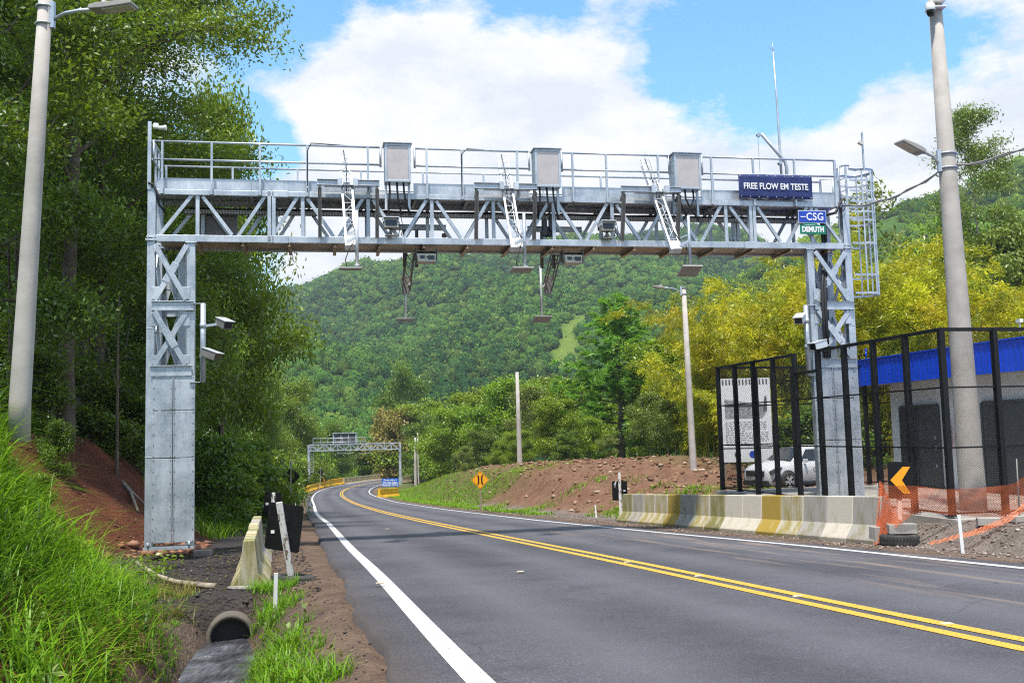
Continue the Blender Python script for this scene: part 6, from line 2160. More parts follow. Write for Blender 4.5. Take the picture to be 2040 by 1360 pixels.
# shrubs on the banks, left
for i, (k, px, y, h, w, lab) in enumerate((
        ('bush', 108, 23.5, 1.0, 0.7, 'dark shrub right of the left street lamp foot'),
        ('bush_b', 80, 20.5, 0.8, 0.8, 'small shrub at the top of the red slope by the lamp foot'),
        ('bush', 60, 26, 1.9, 0.9, 'shrub behind the foot of the left street lamp'),
        ('bush', 205, 30, 1.8, 1.2, 'shrub at the top edge of the red slope'),
        ('bush', 270, 31, 1.8, 1.2, 'shrub left of the left gantry column, top of the slope'),
        ('bush', 428, 37, 2.6, 1.0, 'shrub in the hedge just right of the left column'),
        ('bush_b', 450, 40, 2.5, 1.1, 'bright shrub above the left barrier row'),
        ('bush', 466, 44, 3.0, 1.1, 'leafy shrub behind the left barrier row'),
        ('bush_b', 478, 45, 2.8, 1.1, 'bright shrub behind the small chevron board'),
        ('bush', 495, 51, 3.2, 1.1, 'shrub left of the nearer black diamond sign'),
        ('bush_b', 512, 57, 3.0, 1.1, 'bright shrub just left of the nearer black diamond sign'),
        ('bush', 530, 66, 3.4, 1.1, 'shrub behind the nearer black diamond sign'),
        ('bush_b', 535, 78, 3.2, 1.1, 'bright shrub between the nearer diamond sign and the bend'),
        ('bush', 552, 92, 3.4, 1.1, 'shrub at the outside of the bend before the yellow barriers'),
        ('bush_b', 566, 106, 3.4, 1.1, 'bright shrub behind the first yellow barrier'),
        ('bush', 580, 124, 3.6, 1.2, 'shrub at the foot of the left distant gantry column'))):
    p = at(px, 900, y)
    plant(k, lab, px, y, h=h, group='shrubs on the left bank', wide=w)

# right: bamboo
GB = 'yellow bamboo clumps behind the yard'
for i, (px, y, top, w, lab) in enumerate((
        (1440, 62, 640, 1.0, 'yellow bamboo clump behind the lamp pole left of the yard'),
        (1510, 58, 585, 1.1, 'yellow bamboo clump above the left end of the fence'),
        (1585, 55, 520, 1.0, 'tall yellow bamboo clump left of the right gantry column'),
        (1655, 60, 490, 1.1, 'yellow bamboo clump directly behind the right gantry column'),
        (1730, 54, 530, 1.0, 'yellow bamboo clump right of the caged ladder'),
        (1790, 58, 478, 1.0, 'tallest yellow bamboo clump between ladder and right street lamp'),
        (1850, 52, 560, 1.0, 'yellow bamboo clump left of the right street lamp above the blue roof'),
        (1905, 56, 540, 1.1, 'yellow bamboo clump behind the right street lamp'),
        (1975, 52, 560, 1.0, 'yellow bamboo clump above the blue roof at the right'),
        (2050, 54, 545, 1.1, 'yellow bamboo clump at the right picture edge'),
        (1400, 74, 690, 1.1, 'yellow green bamboo clump right of the lamp pole, further back'),
        (1545, 68, 600, 1.2, 'yellow bamboo clump further back between fence and gantry column'),
        (1700, 70, 520, 1.2, 'yellow bamboo clump further back behind the ladder'),
        (1480, 50, 760, 1.1, 'low bamboo clump behind the notice panel'))):
    plant('bamboo_a' if i % 2 else 'bamboo_b', lab, px, y, top=top, group=GB, wide=w * 1.05)
for i, (k, px, y, top, w, lab) in enumerate((
        ('eucalypt', 1982, 72, 222, 0.9, 'slender eucalyptus tree with pale trunk right of the right street lamp'),
        ('mid_c', 1890, 78, 500, 1.1, 'olive tree just behind the right street lamp below the eucalyptus'),
        ('mid_b', 1992, 74, 505, 0.9, 'dark green tree beside the eucalyptus trunk'),
        ('mid_c', 2045, 70, 470, 0.9, 'olive tree at the right picture edge below the hill'),
        ('sparse', 1757, 85, 345, 0.9, 'thin young tree with few leaves above the bamboo by the ladder'),
        ('pine', 1238, 98, 583, 1.6, 'dark green pine tree standing left of the lamp pole'),
        ('bush', 1560, 46, 850, 1.6, 'dark undergrowth behind the parked car'),
        ('bush', 1650, 46, 830, 1.6, 'dark undergrowth behind the right gantry column foot'))):
    plant(k, lab, px, y, top=top, wide=w)
mids = [('mid_a', 1110, 88, 800, 1.0, 'bright green tree right of the white pole'), ('mid_c', 1295, 72, 785, 1.0, 'olive shrubby tree below the pine'),
        ('mid_a', 1175, 92, 835, 1.1, 'bright tree left of the pine foot'), ('mid_c', 1345, 76, 750, 1.0, 'olive tree between pine and lamp pole'),
        ('mid_c', 1330, 64, 800, 1.0, 'olive tree with thin stems left of the lamp pole foot'), ('mid_a', 1410, 66, 800, 1.2, 'lime green tree just right of the lamp pole foot'),
        ('mid_b', 1130, 84, 865, 1.1, 'round dark bush tree on the mound right of the white pole'), ('mid_b', 960, 118, 868, 1.1, 'dark round tree above the yellow diamond sign'),
        ('mid_a', 1005, 124, 768, 1.0, 'tall airy green tree left of the white pole'), ('mid_c', 1060, 110, 775, 1.0, 'airy tree right behind the white pole'),
        ('mid_a', 905, 132, 820, 1.1, 'rounded green tree left of the dark round tree'), ('mid_b', 862, 172, 850, 1.1, 'dark tree right of the distant thin poles'),
        ('mid_a', 885, 165, 875, 1.1, 'low bright tree near the distant thin poles'), ('mid_b', 800, 205, 765, 0.62, 'tall dark cone shaped tree on the valley side'),
        ('mid_a', 840, 190, 815, 1.0, 'bright tree in front of the cone shaped tree'), ('tan', 790, 190, 825, 0.8, 'tan flowering tree above the distant gantry'),
        ('mid_a', 945, 150, 790, 1.1, 'bright green tree behind the rounded green tree'), ('mid_c', 1085, 135, 760, 1.1, 'olive tree further behind the white pole'),
        ('mid_a', 1150, 120, 770, 1.2, 'bright tree behind the bush tree, left of the pine'), ('mid_a', 1040, 96, 860, 1.1, 'low bright tree at the foot of the white pole'),
        ('mid_c', 1210, 80, 865, 1.2, 'olive low tree under the pine'), ('mid_c', 925, 108, 890, 1.0, 'low olive tree left of the yellow diamond sign'),
        ('mid_a', 1000, 104, 880, 1.0, 'low lime tree right of the yellow diamond sign'), ('mid_a', 1290, 110, 770, 1.2, 'bright tree behind the pine'),
        ('mid_a', 1370, 95, 690, 1.3, 'bright tree behind the lamp pole'), ('mid_b', 1330, 120, 740, 1.2, 'dark tree on the slope behind the pine')]
for (k, px, y, top, w, lab) in mids:
    plant(k, lab, px, y, top=top, group='trees behind the mound right of the road', wide=w)

# ------------------------------------------------------------------ grass and ground cover
def blades(name, rng, X, Y, length, width, lean, mat, seg=4, tint=None, sink=0.03):
    n = len(X)
    Z, _ = terrain(X, Y)
    B = np.stack([X, Y, Z - sink], 1)
    az = rng.uniform(0, 6.28, n)
    D = np.stack([np.cos(az), np.sin(az), np.zeros(n)], 1)
    S = np.stack([-np.sin(az), np.cos(az), np.zeros(n)], 1)
    L = length * rng.uniform(0.5, 1.2, n); ln = lean * rng.uniform(0.3, 1.3, n); W = width * rng.uniform(0.6, 1.2, n)
    rows = []
    for k in range(seg + 1):
        t = k / seg
        P = B + D * (L * ln * t ** 1.8)[:, None] + np.array([0, 0, 1.0]) * (L * (t - 0.55 * np.minimum(ln, 1.2) * t ** 2.6))[:, None]
        w = (W * (1 - t ** 1.6) * 0.5 + 0.0004)[:, None]
        rows.append(P - S * w); rows.append(P + S * w)
    V = np.stack(rows, 1).reshape(-1, 3)
    q0 = np.array([[2 * k, 2 * k + 1, 2 * k + 3, 2 * k + 2] for k in range(seg)])
    q = (np.arange(n)[:, None, None] * (2 * seg + 2) + q0[None]).reshape(-1, 4)
    tn = rng.uniform(0.1, 0.9, n) if tint is None else tint
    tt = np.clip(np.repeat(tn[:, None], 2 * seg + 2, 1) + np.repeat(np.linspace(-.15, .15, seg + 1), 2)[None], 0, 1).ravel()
    return np_mesh(name, V, q, M[mat], {'tint': tt})


def scatter(rng, n, x0, x1, y0, y1, test):
    X = rng.uniform(x0, x1, n); Y = rng.uniform(y0, y1, n)
    d, _ = offset(X, Y)
    k = test(X, Y, d, rng.uniform(0, 1, n))
    return X[k], Y[k], d[k]


rng = np.random.RandomState(77)
# long grass on the near left bank, in tufts
def tufts(rng, n_t, per, x0, x1, y0, y1, test, rad):
    X, Y, d = scatter(rng, n_t, x0, x1, y0, y1, test)
    m = len(X)
    t = rng.uniform(0.15, 0.85, m)
    X = np.repeat(X, per) + rng.normal(size=m * per) * rad; Y = np.repeat(Y, per) + rng.normal(size=m * per) * rad
    return X, Y, np.clip(np.repeat(t, per) + rng.normal(size=m * per) * 0.12, 0, 1)


def on_bank(X, Y, d, u):
    edge = np.interp(Y, [3, 10, 13, 15, 17, 19, 22, 28], [-6.1, -6.1, -6.3, -7.0, -8.2, -9.6, -11.2, -10.5]) + 0.35 * wob(X, Y, 1.4, 2)
    gap = wob(X, Y, 1.9, 6) + 0.5 * wob(X, Y, 0.8, 1)
    return (d < edge) & (u < np.clip(0.95 + 0.8 * gap, 0.12, 1))


X, Y, T = tufts(rng, 7600, 14, -13, -2.5, 4.5, 27, on_bank, 0.085)
T = np.clip(T * 0.85 + 0.38 * wob(X, Y, 1.6, 11), 0, 1)
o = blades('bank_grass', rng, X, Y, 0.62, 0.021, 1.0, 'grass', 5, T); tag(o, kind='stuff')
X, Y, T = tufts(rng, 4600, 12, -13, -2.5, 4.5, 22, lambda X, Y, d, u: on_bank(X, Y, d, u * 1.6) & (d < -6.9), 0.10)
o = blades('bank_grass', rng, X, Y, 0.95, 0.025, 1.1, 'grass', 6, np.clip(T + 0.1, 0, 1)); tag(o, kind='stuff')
X, Y, T = tufts(rng, 4200, 9, -12, -2.5, 4.5, 16, lambda X, Y, d, u: (d < -6.0) & (d > -9.0) & (wob(X, Y, 1.2, 8) > -0.15), 0.09)
o = blades('dry_grass', rng, X, Y, 0.34, 0.012, 1.1, 'dry_grass', 4, T); tag(o, kind='stuff')
# short grass on the strip between ditch and road, and moss on the channel edge
X, Y, T = tufts(rng, 7800, 13, -6, 2.5, 4.5, 15.0, lambda X, Y, d, u: (d > -5.15 - 0.0 * u) & (d < -4.55 + 0.16 * wob(X, Y, 1.3, 3) + 0.22 * ss(9.5, 7, Y)) & (wob(X, Y, 0.9, 5) > -0.3 + 0.5 * (u - 0.5)) & (Y < 13.8), 0.05)
o = blades('verge_grass', rng, X, Y, 0.23, 0.012, 0.85, 'grass', 4, np.clip(T + 0.12, 0, 1)); tag(o, kind='stuff')
X, Y, T = tufts(rng, 1500, 12, -6.5, 2.5, 4.5, 14.2, lambda X, Y, d, u: ((np.abs(d + 6.0) < 0.12) | (np.abs(d + 4.95) < 0.10)), 0.03)
o = blades('verge_grass', rng, X, Y, 0.12, 0.010, 0.8, 'grass', 3, np.clip(T + 0.15, 0, 1)); tag(o, kind='stuff')
# broad weeds among the grass
X, Y, d = scatter(rng, 26000, -12, 2, 4.5, 18, lambda X, Y, d, u: ((d < -6.1) & (d > -10) & (wob(X, Y, 1.0, 4) > 0.25)) | ((d > -5.1) & (d < -4.5) & (Y < 13) & (wob(X, Y, 0.7, 2) > 0.5)))
Z, _ = terrain(X, Y)
hh = rng.uniform(0.03, 0.42, len(X)) * np.where(d > -5.3, 0.35, 1.0)
o = leaf_obj('weeds', rng, np.stack([X, Y, Z + hh], 1), np.clip(0.3 + hh + rng.normal(size=len(X)) * .15, 0, 1), 0.10, 0.045, M['leaf_bright'], None); tag(o, kind='stuff')
# grass slope along the road beyond the column
X, Y, T = tufts(rng, 9000, 7, -34, -6, 28, 125, lambda X, Y, d, u: (d < -5.9 + 0.5 * wob(X, Y, 3, 4)) & (d > -10.5) & (u < np.clip(1.2 - Y / 160, .2, 1)) & ((Y > 33) | (d > -8.5)), 0.22)
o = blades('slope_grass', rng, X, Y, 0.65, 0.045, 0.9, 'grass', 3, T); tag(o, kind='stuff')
X, Y, T = tufts(rng, 2500, 8, -30, -5, 30, 110, lambda X, Y, d, u: (d < -5.0) & (d > -6.4 + 0.3 * wob(X, Y, 3, 4)), 0.15)
o = blades('slope_grass', rng, X, Y, 0.22, 0.035, 0.9, 'grass', 3, np.clip(T + 0.2, 0, 1)); tag(o, kind='stuff')
# right verge
def right_grass(X, Y, d, u):
    n2 = wob(X, Y, 6.0, 2); n = wob(X, Y, 2.2, 7)
    m1 = (Y > 38 - 0 * d) & (d > 4.4 + 0.3 * n) & (d < np.where(Y > 56 - 4 * n2, 9.3, 5.9) + 1.2 * n2) & (n > -0.75)
    m2 = (Y > 30) & (Y < 46) & (d > 6.0) & (d < 12) & (n2 + n > 0.55)
    return m1 | m2


X, Y, T = tufts(rng, 22000, 9, -18, 14, 28, 128, right_grass, 0.16)
o = blades('verge_grass', rng, X, Y, 0.26, 0.035, 0.9, 'grass', 3, np.clip(T + 0.25, 0, 1)); tag(o, kind='stuff')
X, Y, T = tufts(rng, 3600, 8, -18, 14, 33, 120, lambda X, Y, d, u: right_grass(X, Y, d, u) & (wob(X, Y, 3, 1) > 0.1) & (d > 6), 0.16)
o = blades('dry_grass', rng, X, Y, 0.36, 0.04, 0.9, 'dry_grass', 3, T); tag(o, kind='stuff')
X, Y, T = tufts(rng, 900, 14, 1.5, 10, 27, 36, lambda X, Y, d, u: (d > 6.1) & (d < 9.5) & (wob(X, Y, 2.0, 9) > 0.15), 0.12)
o = blades('verge_grass', rng, X, Y, 0.38, 0.03, 0.8, 'grass', 3, np.clip(T + 0.2, 0, 1)); tag(o, kind='stuff')
# leafy undergrowth below the wood on the left
X, Y, d = scatter(rng, 60000, -40, -8, 22, 75, lambda X, Y, d, u: (d < np.interp(Y, [22, 28, 33, 75], [-11.2, -10.5, -8.2, -7.2])) & (d > -24) & (wob(X, Y, 3.5, 3) > -0.5))
Z, _ = terrain(X, Y)
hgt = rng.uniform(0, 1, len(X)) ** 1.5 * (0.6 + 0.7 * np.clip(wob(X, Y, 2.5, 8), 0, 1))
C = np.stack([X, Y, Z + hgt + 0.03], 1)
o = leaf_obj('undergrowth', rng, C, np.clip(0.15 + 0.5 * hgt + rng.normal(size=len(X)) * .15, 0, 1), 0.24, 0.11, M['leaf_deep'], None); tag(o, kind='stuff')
# thin stems in the wood
m = MB()
for i in range(30):
    px = rng.uniform(-30, 290); y = rng.uniform(27, 46)
    p = at(px, 860, y); z = tz(p.x, y); hh = rng.uniform(4, 9)
    a = rng.normal(size=2) * 0.5
    m.path([(p.x, y, z - 0.1), (p.x + a[0] * 0.4, y + a[1] * 0.3, z + hh * 0.5), (p.x + a[0], y + a[1], z + hh)], [0.05, 0.04, 0.02], 6, False)
o = m.build('forest_stems', M['trunk']); tag(o, kind='stuff')


# ------------------------------------------------------------------ loose stones
def stones(name, rng, X, Y, smin, smax, mat, cols, flat=0.6):
    n = len(X)
    Z, _ = terrain(X, Y)
    base = np.array([(1, 0, 0), (-1, 0, 0), (0, 1, 0), (0, -1, 0), (0, 0, 1), (0, 0, -1), (.6, .6, .6), (-.6, .6, .5), (.6, -.6, .5), (-.6, -.6, .6)], float)
    tri = np.array([(4, 6, 7), (4, 7, 9), (4, 9, 8), (4, 8, 6), (6, 0, 2), (6, 2, 7), (7, 2, 1), (7, 1, 9), (9, 1, 3), (9, 3, 8), (8, 3, 0), (8, 0, 6), (5, 2, 0), (5, 1, 2), (5, 3, 1), (5, 0, 3)])
    s = smin * (smax / smin) ** (rng.uniform(0, 1, n) ** 2.2)
    V = base[None] * (1 + rng.uniform(-.3, .3, (n, 10, 3)))
    a = rng.uniform(0, 6.28, n); c_, s_ = np.cos(a)[:, None], np.sin(a)[:, None]
    sc = rng.uniform(0.7, 1.3, (n, 3)) * np.array([1, 1, flat])
    V = V * sc[:, None, :]
    V = np.stack([V[..., 0] * c_ - V[..., 1] * s_, V[..., 0] * s_ + V[..., 1] * c_, V[..., 2]], -1) * (s * 0.5)[:, None, None]
    V = V + np.stack([X, Y, Z + s * 0.12], 1)[:, None, :]
    t = (np.arange(n)[:, None, None] * 10 + tri[None]).reshape(-1, 3)
    col = np.repeat(np.array(cols)[rng.randint(0, len(cols), n)] * rng.uniform(0.6, 1.3, (n, 1)), 10, 0)
    o = np_mesh(name, V.reshape(-1, 3), None, mat, {'soil': col}, tris=t)
    return tag(o, kind='stuff')


def stone_mat():
    t = NT('stone')
    b = t.attr('soil', 'Color')
    n = t.noise(t.coord('Object'), 30, 4)
    return t.finish(t.pbr(t.mix(1.0, b, t.ramp(n, [(0.3, 0.75), (0.7, 1.25)]), 'MULTIPLY'), 0.9, 0, t.bump(n, 0.3, 0.01), 0.3))


M['stone'] = stone_mat()
X, Y, d = scatter(rng, 26000, -9, 2, 4.5, 24, lambda X, Y, d, u: (d < -4.25) & (d > -7.9) & (Y > 12.6))
stones('gravel', rng, X, Y, 0.015, 0.075, M['stone'], [(0.06, 0.05, 0.05), (0.10, 0.085, 0.08), (0.15, 0.11, 0.085), (0.04, 0.035, 0.04)])
X, Y, d = scatter(rng, 9000, -4, 4.5, 4.0, 14, lambda X, Y, d, u: (d < -4.0) & (d > -4.9))
stones('gravel', rng, X, Y, 0.008, 0.035, M['stone'], [(0.12, 0.09, 0.075), (0.20, 0.15, 0.12), (0.06, 0.05, 0.05)])
X, Y, d = scatter(rng, 60000, 2, 16, 8, 34, lambda X, Y, d, u: (d > 4.3) & (d < 11) & (Y < 16.9 + 0.2 * X) & (u < 0.35 + 0.6 * (d > 5)))
stones('gravel', rng, X, Y, 0.015, 0.075, M['stone'], [(0.30, 0.24, 0.20), (0.20, 0.15, 0.12), (0.42, 0.34, 0.28), (0.14, 0.10, 0.08)])
X, Y, d = scatter(rng, 22000, -3, 7, 16, 60, lambda X, Y, d, u: (d > 4.0) & (d < 6.4))
stones('gravel', rng, X, Y, 0.02, 0.07, M['stone'], [(0.24, 0.19, 0.17), (0.16, 0.12, 0.11), (0.32, 0.26, 0.22)])
X, Y, d = scatter(rng, 38000, -6, 24, 28, 100, lambda X, Y, d, u: (d > 6.6) & (d < 30) & (u < np.clip((d - 6.2) / 4, .15, 1)) & (wob(X, Y, 4, 6) > -0.6))
stones('rubble', rng, X, Y, 0.03, 0.30, M['stone'], [(0.24, 0.13, 0.08), (0.20, 0.105, 0.06), (0.30, 0.19, 0.125), (0.18, 0.09, 0.05), (0.36, 0.27, 0.19)])
X, Y, d = scatter(rng, 4200, -16, -4, 15, 32, lambda X, Y, d, u: (d < -7.2) & (d > -11.5))
stones('rubble', rng, X, Y, 0.02, 0.10, M['stone'], [(0.20, 0.07, 0.04), (0.26, 0.11, 0.06), (0.30, 0.17, 0.10), (0.12, 0.045, 0.03)])
X, Y, d = scatter(rng, 500, -9, -5, 21, 27, lambda X, Y, d, u: (d < -6.4) & (d > -8.3))
stones('rubble', rng, X, Y, 0.06, 0.34, M['stone'], [(0.22, 0.09, 0.05), (0.30, 0.14, 0.08), (0.26, 0.13, 0.09)])
X, Y, d = scatter(rng, 900, 5.0, 9, 24, 31, lambda X, Y, d, u: (d > 6.8) & (d < 9.5))
stones('blue_gravel', rng, X, Y, 0.03, 0.10, M['stone'], [(0.12, 0.13, 0.19), (0.18, 0.18, 0.24), (0.09, 0.10, 0.15)])
# dead leaves on the dark pad and the shoulder
X, Y, d = scatter(rng, 2600, -9, 3, 6, 24, lambda X, Y, d, u: (d < -4.3) & (d > -7.9) & (u < 0.6))
Z, _ = terrain(X, Y)
o = leaf_obj('fallen_leaves', rng, np.stack([X, Y, Z + 0.025], 1), rng.uniform(0, 1, len(X)), 0.07, 0.035, M['dry_grass'], None, updir=3); tag(o, kind='stuff')
# ------------------------------------------------------------------ wooded hills across the valley
def hill_surface(ridge_px, prof, depths, px0, px1, nx, seed, rough):
    """the lie of a hillside: ridge heights by direction, rising from its foot to the ridge and falling away behind"""
    pxs = np.linspace(px0, px1, nx)
    rp = np.array(ridge_px, float)
    tx = np.array([sight(p, 870).x / sight(p, 870).y for p in pxs])
    el = np.array([(lambda s: s.z / s.y)(sight(p, np.interp(p, rp[:, 0], rp[:, 1]))) for p in pxs])
    D = np.array(depths, float)
    ridge_d, foot_d, foot_z = prof
    G = np.zeros((len(D), nx, 3))
    for i, d in enumerate(D):
        rz = el * ridge_d
        t = np.clip((d - foot_d) / (ridge_d - foot_d), 0, 1)
        f = 0.55 * t + 0.45 * t * t * (3 - 2 * t)
        z = foot_z + (rz - foot_z) * f
        if d > ridge_d: z = rz - (d - ridge_d) * 0.35
        X = tx * d; Y = np.full(nx, d)
        w = wob(X, Y, 260, seed) * 0.5 + wob(X, Y, 110, seed + 3) * 0.3 + np.sin((X + 0.35 * Y) / 24.0 + wob(X, Y, 300, seed + 1)) * 0.5
        z = z + w * rough * np.sin(np.clip(t, 0, 1) * 3.14159) * (1 if d <= ridge_d else 0)
        G[i, :, 0] = X; G[i, :, 1] = Y; G[i, :, 2] = z
    return G


HA = hill_surface([(-900, 700), (-300, 640), (300, 630), (450, 622), (540, 588), (600, 578), (720, 562), (790, 553), (830, 545), (880, 530), (930, 521), (1050, 513), (1180, 494), (1300, 478), (1400, 486), (1500, 505), (1650, 540), (1900, 590), (2600, 640)],
                  (1080, 215, -16), np.concatenate([np.linspace(200, 1080, 56), [1180, 1400, 1900]]), 430, 1950, 150, 2, 26)
HB = hill_surface([(700, 900), (1000, 815), (1100, 765), (1170, 720), (1250, 690), (1330, 660), (1400, 625), (1500, 565), (1600, 505), (1700, 460), (1760, 442), (1850, 415), (1900, 400), (1960, 382), (2000, 360), (2040, 338), (2300, 280), (2900, 260)],
                  (560, 225, -15), np.concatenate([np.linspace(215, 560, 40), [600, 700, 900]]), 690, 2900, 90, 5, 9)


def hill_mat():
    t = NT('hillside')
    n = t.noise(t.coord('Object'), 0.05, 6, 0.7)
    n2 = t.noise(t.coord('Object'), 0.6, 5, 0.7)
    col = t.ramp(t.math('ADD', t.math('MULTIPLY', n, 0.5), t.math('MULTIPLY', n2, 0.5)), [(0.38, (0.02, 0.045, 0.008)), (0.52, (0.06, 0.12, 0.014)), (0.68, (0.11, 0.19, 0.022))])
    col = t.mix(t.math('MULTIPLY', t.attr('meadow'), 0.9), col, t.ramp(n2, [(0.3, (0.09, 0.15, 0.022)), (0.7, (0.19, 0.24, 0.045))]))
    return t.finish(t.pbr(col, 1.0, 0, t.bump(n2, 1.0, 1.0), 0.1))


def meadow_dist(P):
    px = CX + FPX * P[:, 0] / np.maximum(P[:, 1], 1)
    return np.abs((px - 1122) - (P[:, 1] - 440) * 0.50) + 1000 * ((P[:, 1] < 365) | (P[:, 1] > 520))


M['hill'] = hill_mat()
for G in (HA, HB):
    Q = G.reshape(-1, 3)
    mead = np.clip(1.5 - meadow_dist(Q) / 26, 0, 1) * (G is HA)
    o = np_mesh('hills', Q, sheet_idx(G.shape[0], G.shape[1]), M['hill'], {'meadow': mead}, smooth=True)
    tag(o, kind='structure')


def crown_proto(rng, nq, leaf=1.0):
    """a far tree crown: leafy tufts set over a lumpy round head"""
    n = nq
    u = rng.normal(size=(n, 3)); u[:, 2] = np.abs(u[:, 2]) * 0.9 - 0.25; u /= np.linalg.norm(u, axis=1)[:, None]
    lump = 1 + 0.22 * np.sin(u[:, 0] * 5 + rng.uniform(0, 6)) + 0.18 * np.sin(u[:, 1] * 6 + rng.uniform(0, 6)) + rng.normal(size=n) * 0.08
    C = u * lump[:, None] * np.array([1, 1, 0.92])
    nr = u + rng.normal(size=(n, 3)) * 0.45; nr /= np.linalg.norm(nr, axis=1)[:, None]
    a = np.cross(nr, rng.normal(size=(n, 3))); a /= np.linalg.norm(a, axis=1)[:, None]
    b = np.cross(nr, a)
    s = rng.uniform(0.11, 0.24, n)[:, None] * leaf
    V = np.stack([C - a * s, C - b * s * 0.8, C + a * s, C + b * s * 0.8], 1).reshape(-1, 3)
    # the round head inside
    vs = []
    for i in range(4):
        for j in range(6):
            th = 0.25 + i * 0.62; ph = j * 1.0472
            q = np.array([math.sin(th) * math.cos(ph), math.sin(th) * math.sin(ph), math.cos(th)])
            vs.append(q * (0.82 + 0.12 * math.sin(q[0] * 5 + q[1] * 4)))
    H = np.array(vs); qh = []
    for i in range(3):
        for j in range(6): qh.append((i * 6 + j, (i + 1) * 6 + j, (i + 1) * 6 + (j + 1) % 6, i * 6 + (j + 1) % 6))
    Q = np.concatenate([np.arange(n * 4).reshape(n, 4), np.array(qh) + n * 4])
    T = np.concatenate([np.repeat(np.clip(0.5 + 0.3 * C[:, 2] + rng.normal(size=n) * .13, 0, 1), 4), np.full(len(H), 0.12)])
    return np.concatenate([V, H]), Q, T


def forest(name, G, n, size, rng, mat, keep=None, nq=60, leaf=1.0):
    """the far wood as one mass: crowns standing all over the hillside"""
    ny, nx = G.shape[:2]
    A = np.linalg.norm(np.cross(G[1:, :-1] - G[:-1, :-1], G[:-1, 1:] - G[:-1, :-1]), axis=-1).ravel()
    # as many crowns to the sight as to the ground
    dist = G[:-1, :-1, 1].ravel()
    wgt = A / (dist ** 0.45)
    c = np.cumsum(wgt); c /= c[-1]
    k = np.searchsorted(c, rng.uniform(0, 1, n))
    i, j = k // (nx - 1), k % (nx - 1)
    fu, fv = rng.uniform(0, 1, n)[:, None], rng.uniform(0, 1, n)[:, None]
    P = G[i, j] * (1 - fu) * (1 - fv) + G[i + 1, j] * fu * (1 - fv) + G[i, j + 1] * (1 - fu) * fv + G[i + 1, j + 1] * fu * fv
    if keep is not None:
        P = P[keep(P)]
    n = len(P)
    protos = [crown_proto(rng, nq, leaf) for _ in range(5)]
    VV, QQ, TT, HH = [], [], [], []
    base = 0
    which = rng.randint(0, 5, n)
    sc = (size * (0.6 + 1.1 * rng.uniform(0, 1, n) ** 2.2)) * (0.75 + 0.35 * np.clip((P[:, 1] - 150) / 500, 0, 1.2))
    tone = np.clip(0.5 + 0.30 * wob(P[:, 0], P[:, 1], 150, 4) + 0.36 * np.sin((P[:, 0] + 0.35 * P[:, 1]) / 24.0 + wob(P[:, 0], P[:, 1], 300, 3)) + rng.normal(size=n) * 0.22, 0, 1)  # shading of the hill folds is put into the crown tone
    for w in range(5):
        V, Q, T = protos[w]
        s_ = np.where(which == w)[0]
        if not len(s_): continue
        a = rng.uniform(0, 6.28, len(s_)); ca, sa = np.cos(a)[:, None], np.sin(a)[:, None]
        hz = rng.uniform(0.75, 1.35, len(s_))
        X = V[None, :, 0] * ca - V[None, :, 1] * sa; Y = V[None, :, 0] * sa + V[None, :, 1] * ca; Z = np.broadcast_to(V[None, :, 2] * hz[:, None] + 0.55, X.shape)
        W = np.stack([X, Y, Z], -1) * sc[s_][:, None, None] + P[s_][:, None, :]
        VV.append(W.reshape(-1, 3))
        QQ.append((np.arange(len(s_))[:, None, None] * len(V) + Q[None]).reshape(-1, 4) + base)
        base += len(s_) * len(V)
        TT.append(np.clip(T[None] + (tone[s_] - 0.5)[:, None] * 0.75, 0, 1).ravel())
        HH.append(np.repeat(rng.uniform(0, 1, len(s_)), len(V)))
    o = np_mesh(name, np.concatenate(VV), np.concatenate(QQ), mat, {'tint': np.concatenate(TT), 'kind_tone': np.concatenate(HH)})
    return tag(o, kind='stuff')


def far_leaf(name, dark, light, alt):
    t = NT(name)
    col = t.mix(t.attr('tint'), dark, light)
    col = t.mix(t.ramp(t.attr('kind_tone'), [(0.55, 0.0), (0.95, 0.75)]), col, t.mix(t.attr('tint'), tuple(x * 0.35 for x in alt), alt))
    d = t.n('ShaderNodeBsdfDiffuse', {'Color': col}).outputs[0]
    tr = t.n('ShaderNodeBsdfTranslucent', {'Color': col}).outputs[0]
    return t.finish(t.n('ShaderNodeMixShader', {0: 0.15, 1: d, 2: tr}).outputs[0])


M['far_a'] = far_leaf('far_forest_leaves', (0.018, 0.058, 0.018), (0.120, 0.240, 0.034), (0.20, 0.29, 0.05))
M['far_b'] = far_leaf('near_hill_leaves', (0.030, 0.075, 0.008), (0.23, 0.37, 0.022), (0.33, 0.40, 0.035))
rng = np.random.RandomState(9)


def in_view(P):
    r = P[:, 0] / P[:, 1]
    return (r > -0.30) & (r < 0.62)


def clearing(P):
    """a pale strip of meadow stays open on the main hill"""
    return ~((meadow_dist(P) < 20 + 14 * wob(P[:, 0], P[:, 1], 40, 3)) & (rng.uniform(0, 1, len(P)) < 0.9))


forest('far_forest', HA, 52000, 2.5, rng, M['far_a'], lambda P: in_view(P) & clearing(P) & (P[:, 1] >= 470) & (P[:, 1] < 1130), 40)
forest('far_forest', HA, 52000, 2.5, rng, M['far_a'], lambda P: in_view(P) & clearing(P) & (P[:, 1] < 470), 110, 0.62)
forest('near_forest', HB, 12000, 2.8, rng, M['far_b'], lambda P: in_view(P) & (P[:, 1] < 600) & ~((P[:, 0] / P[:, 1] > 0.345) & (P[:, 0] / P[:, 1] < 0.40) & (P[:, 1] > 430) & (P[:, 1] < 545)), 100, 0.65)
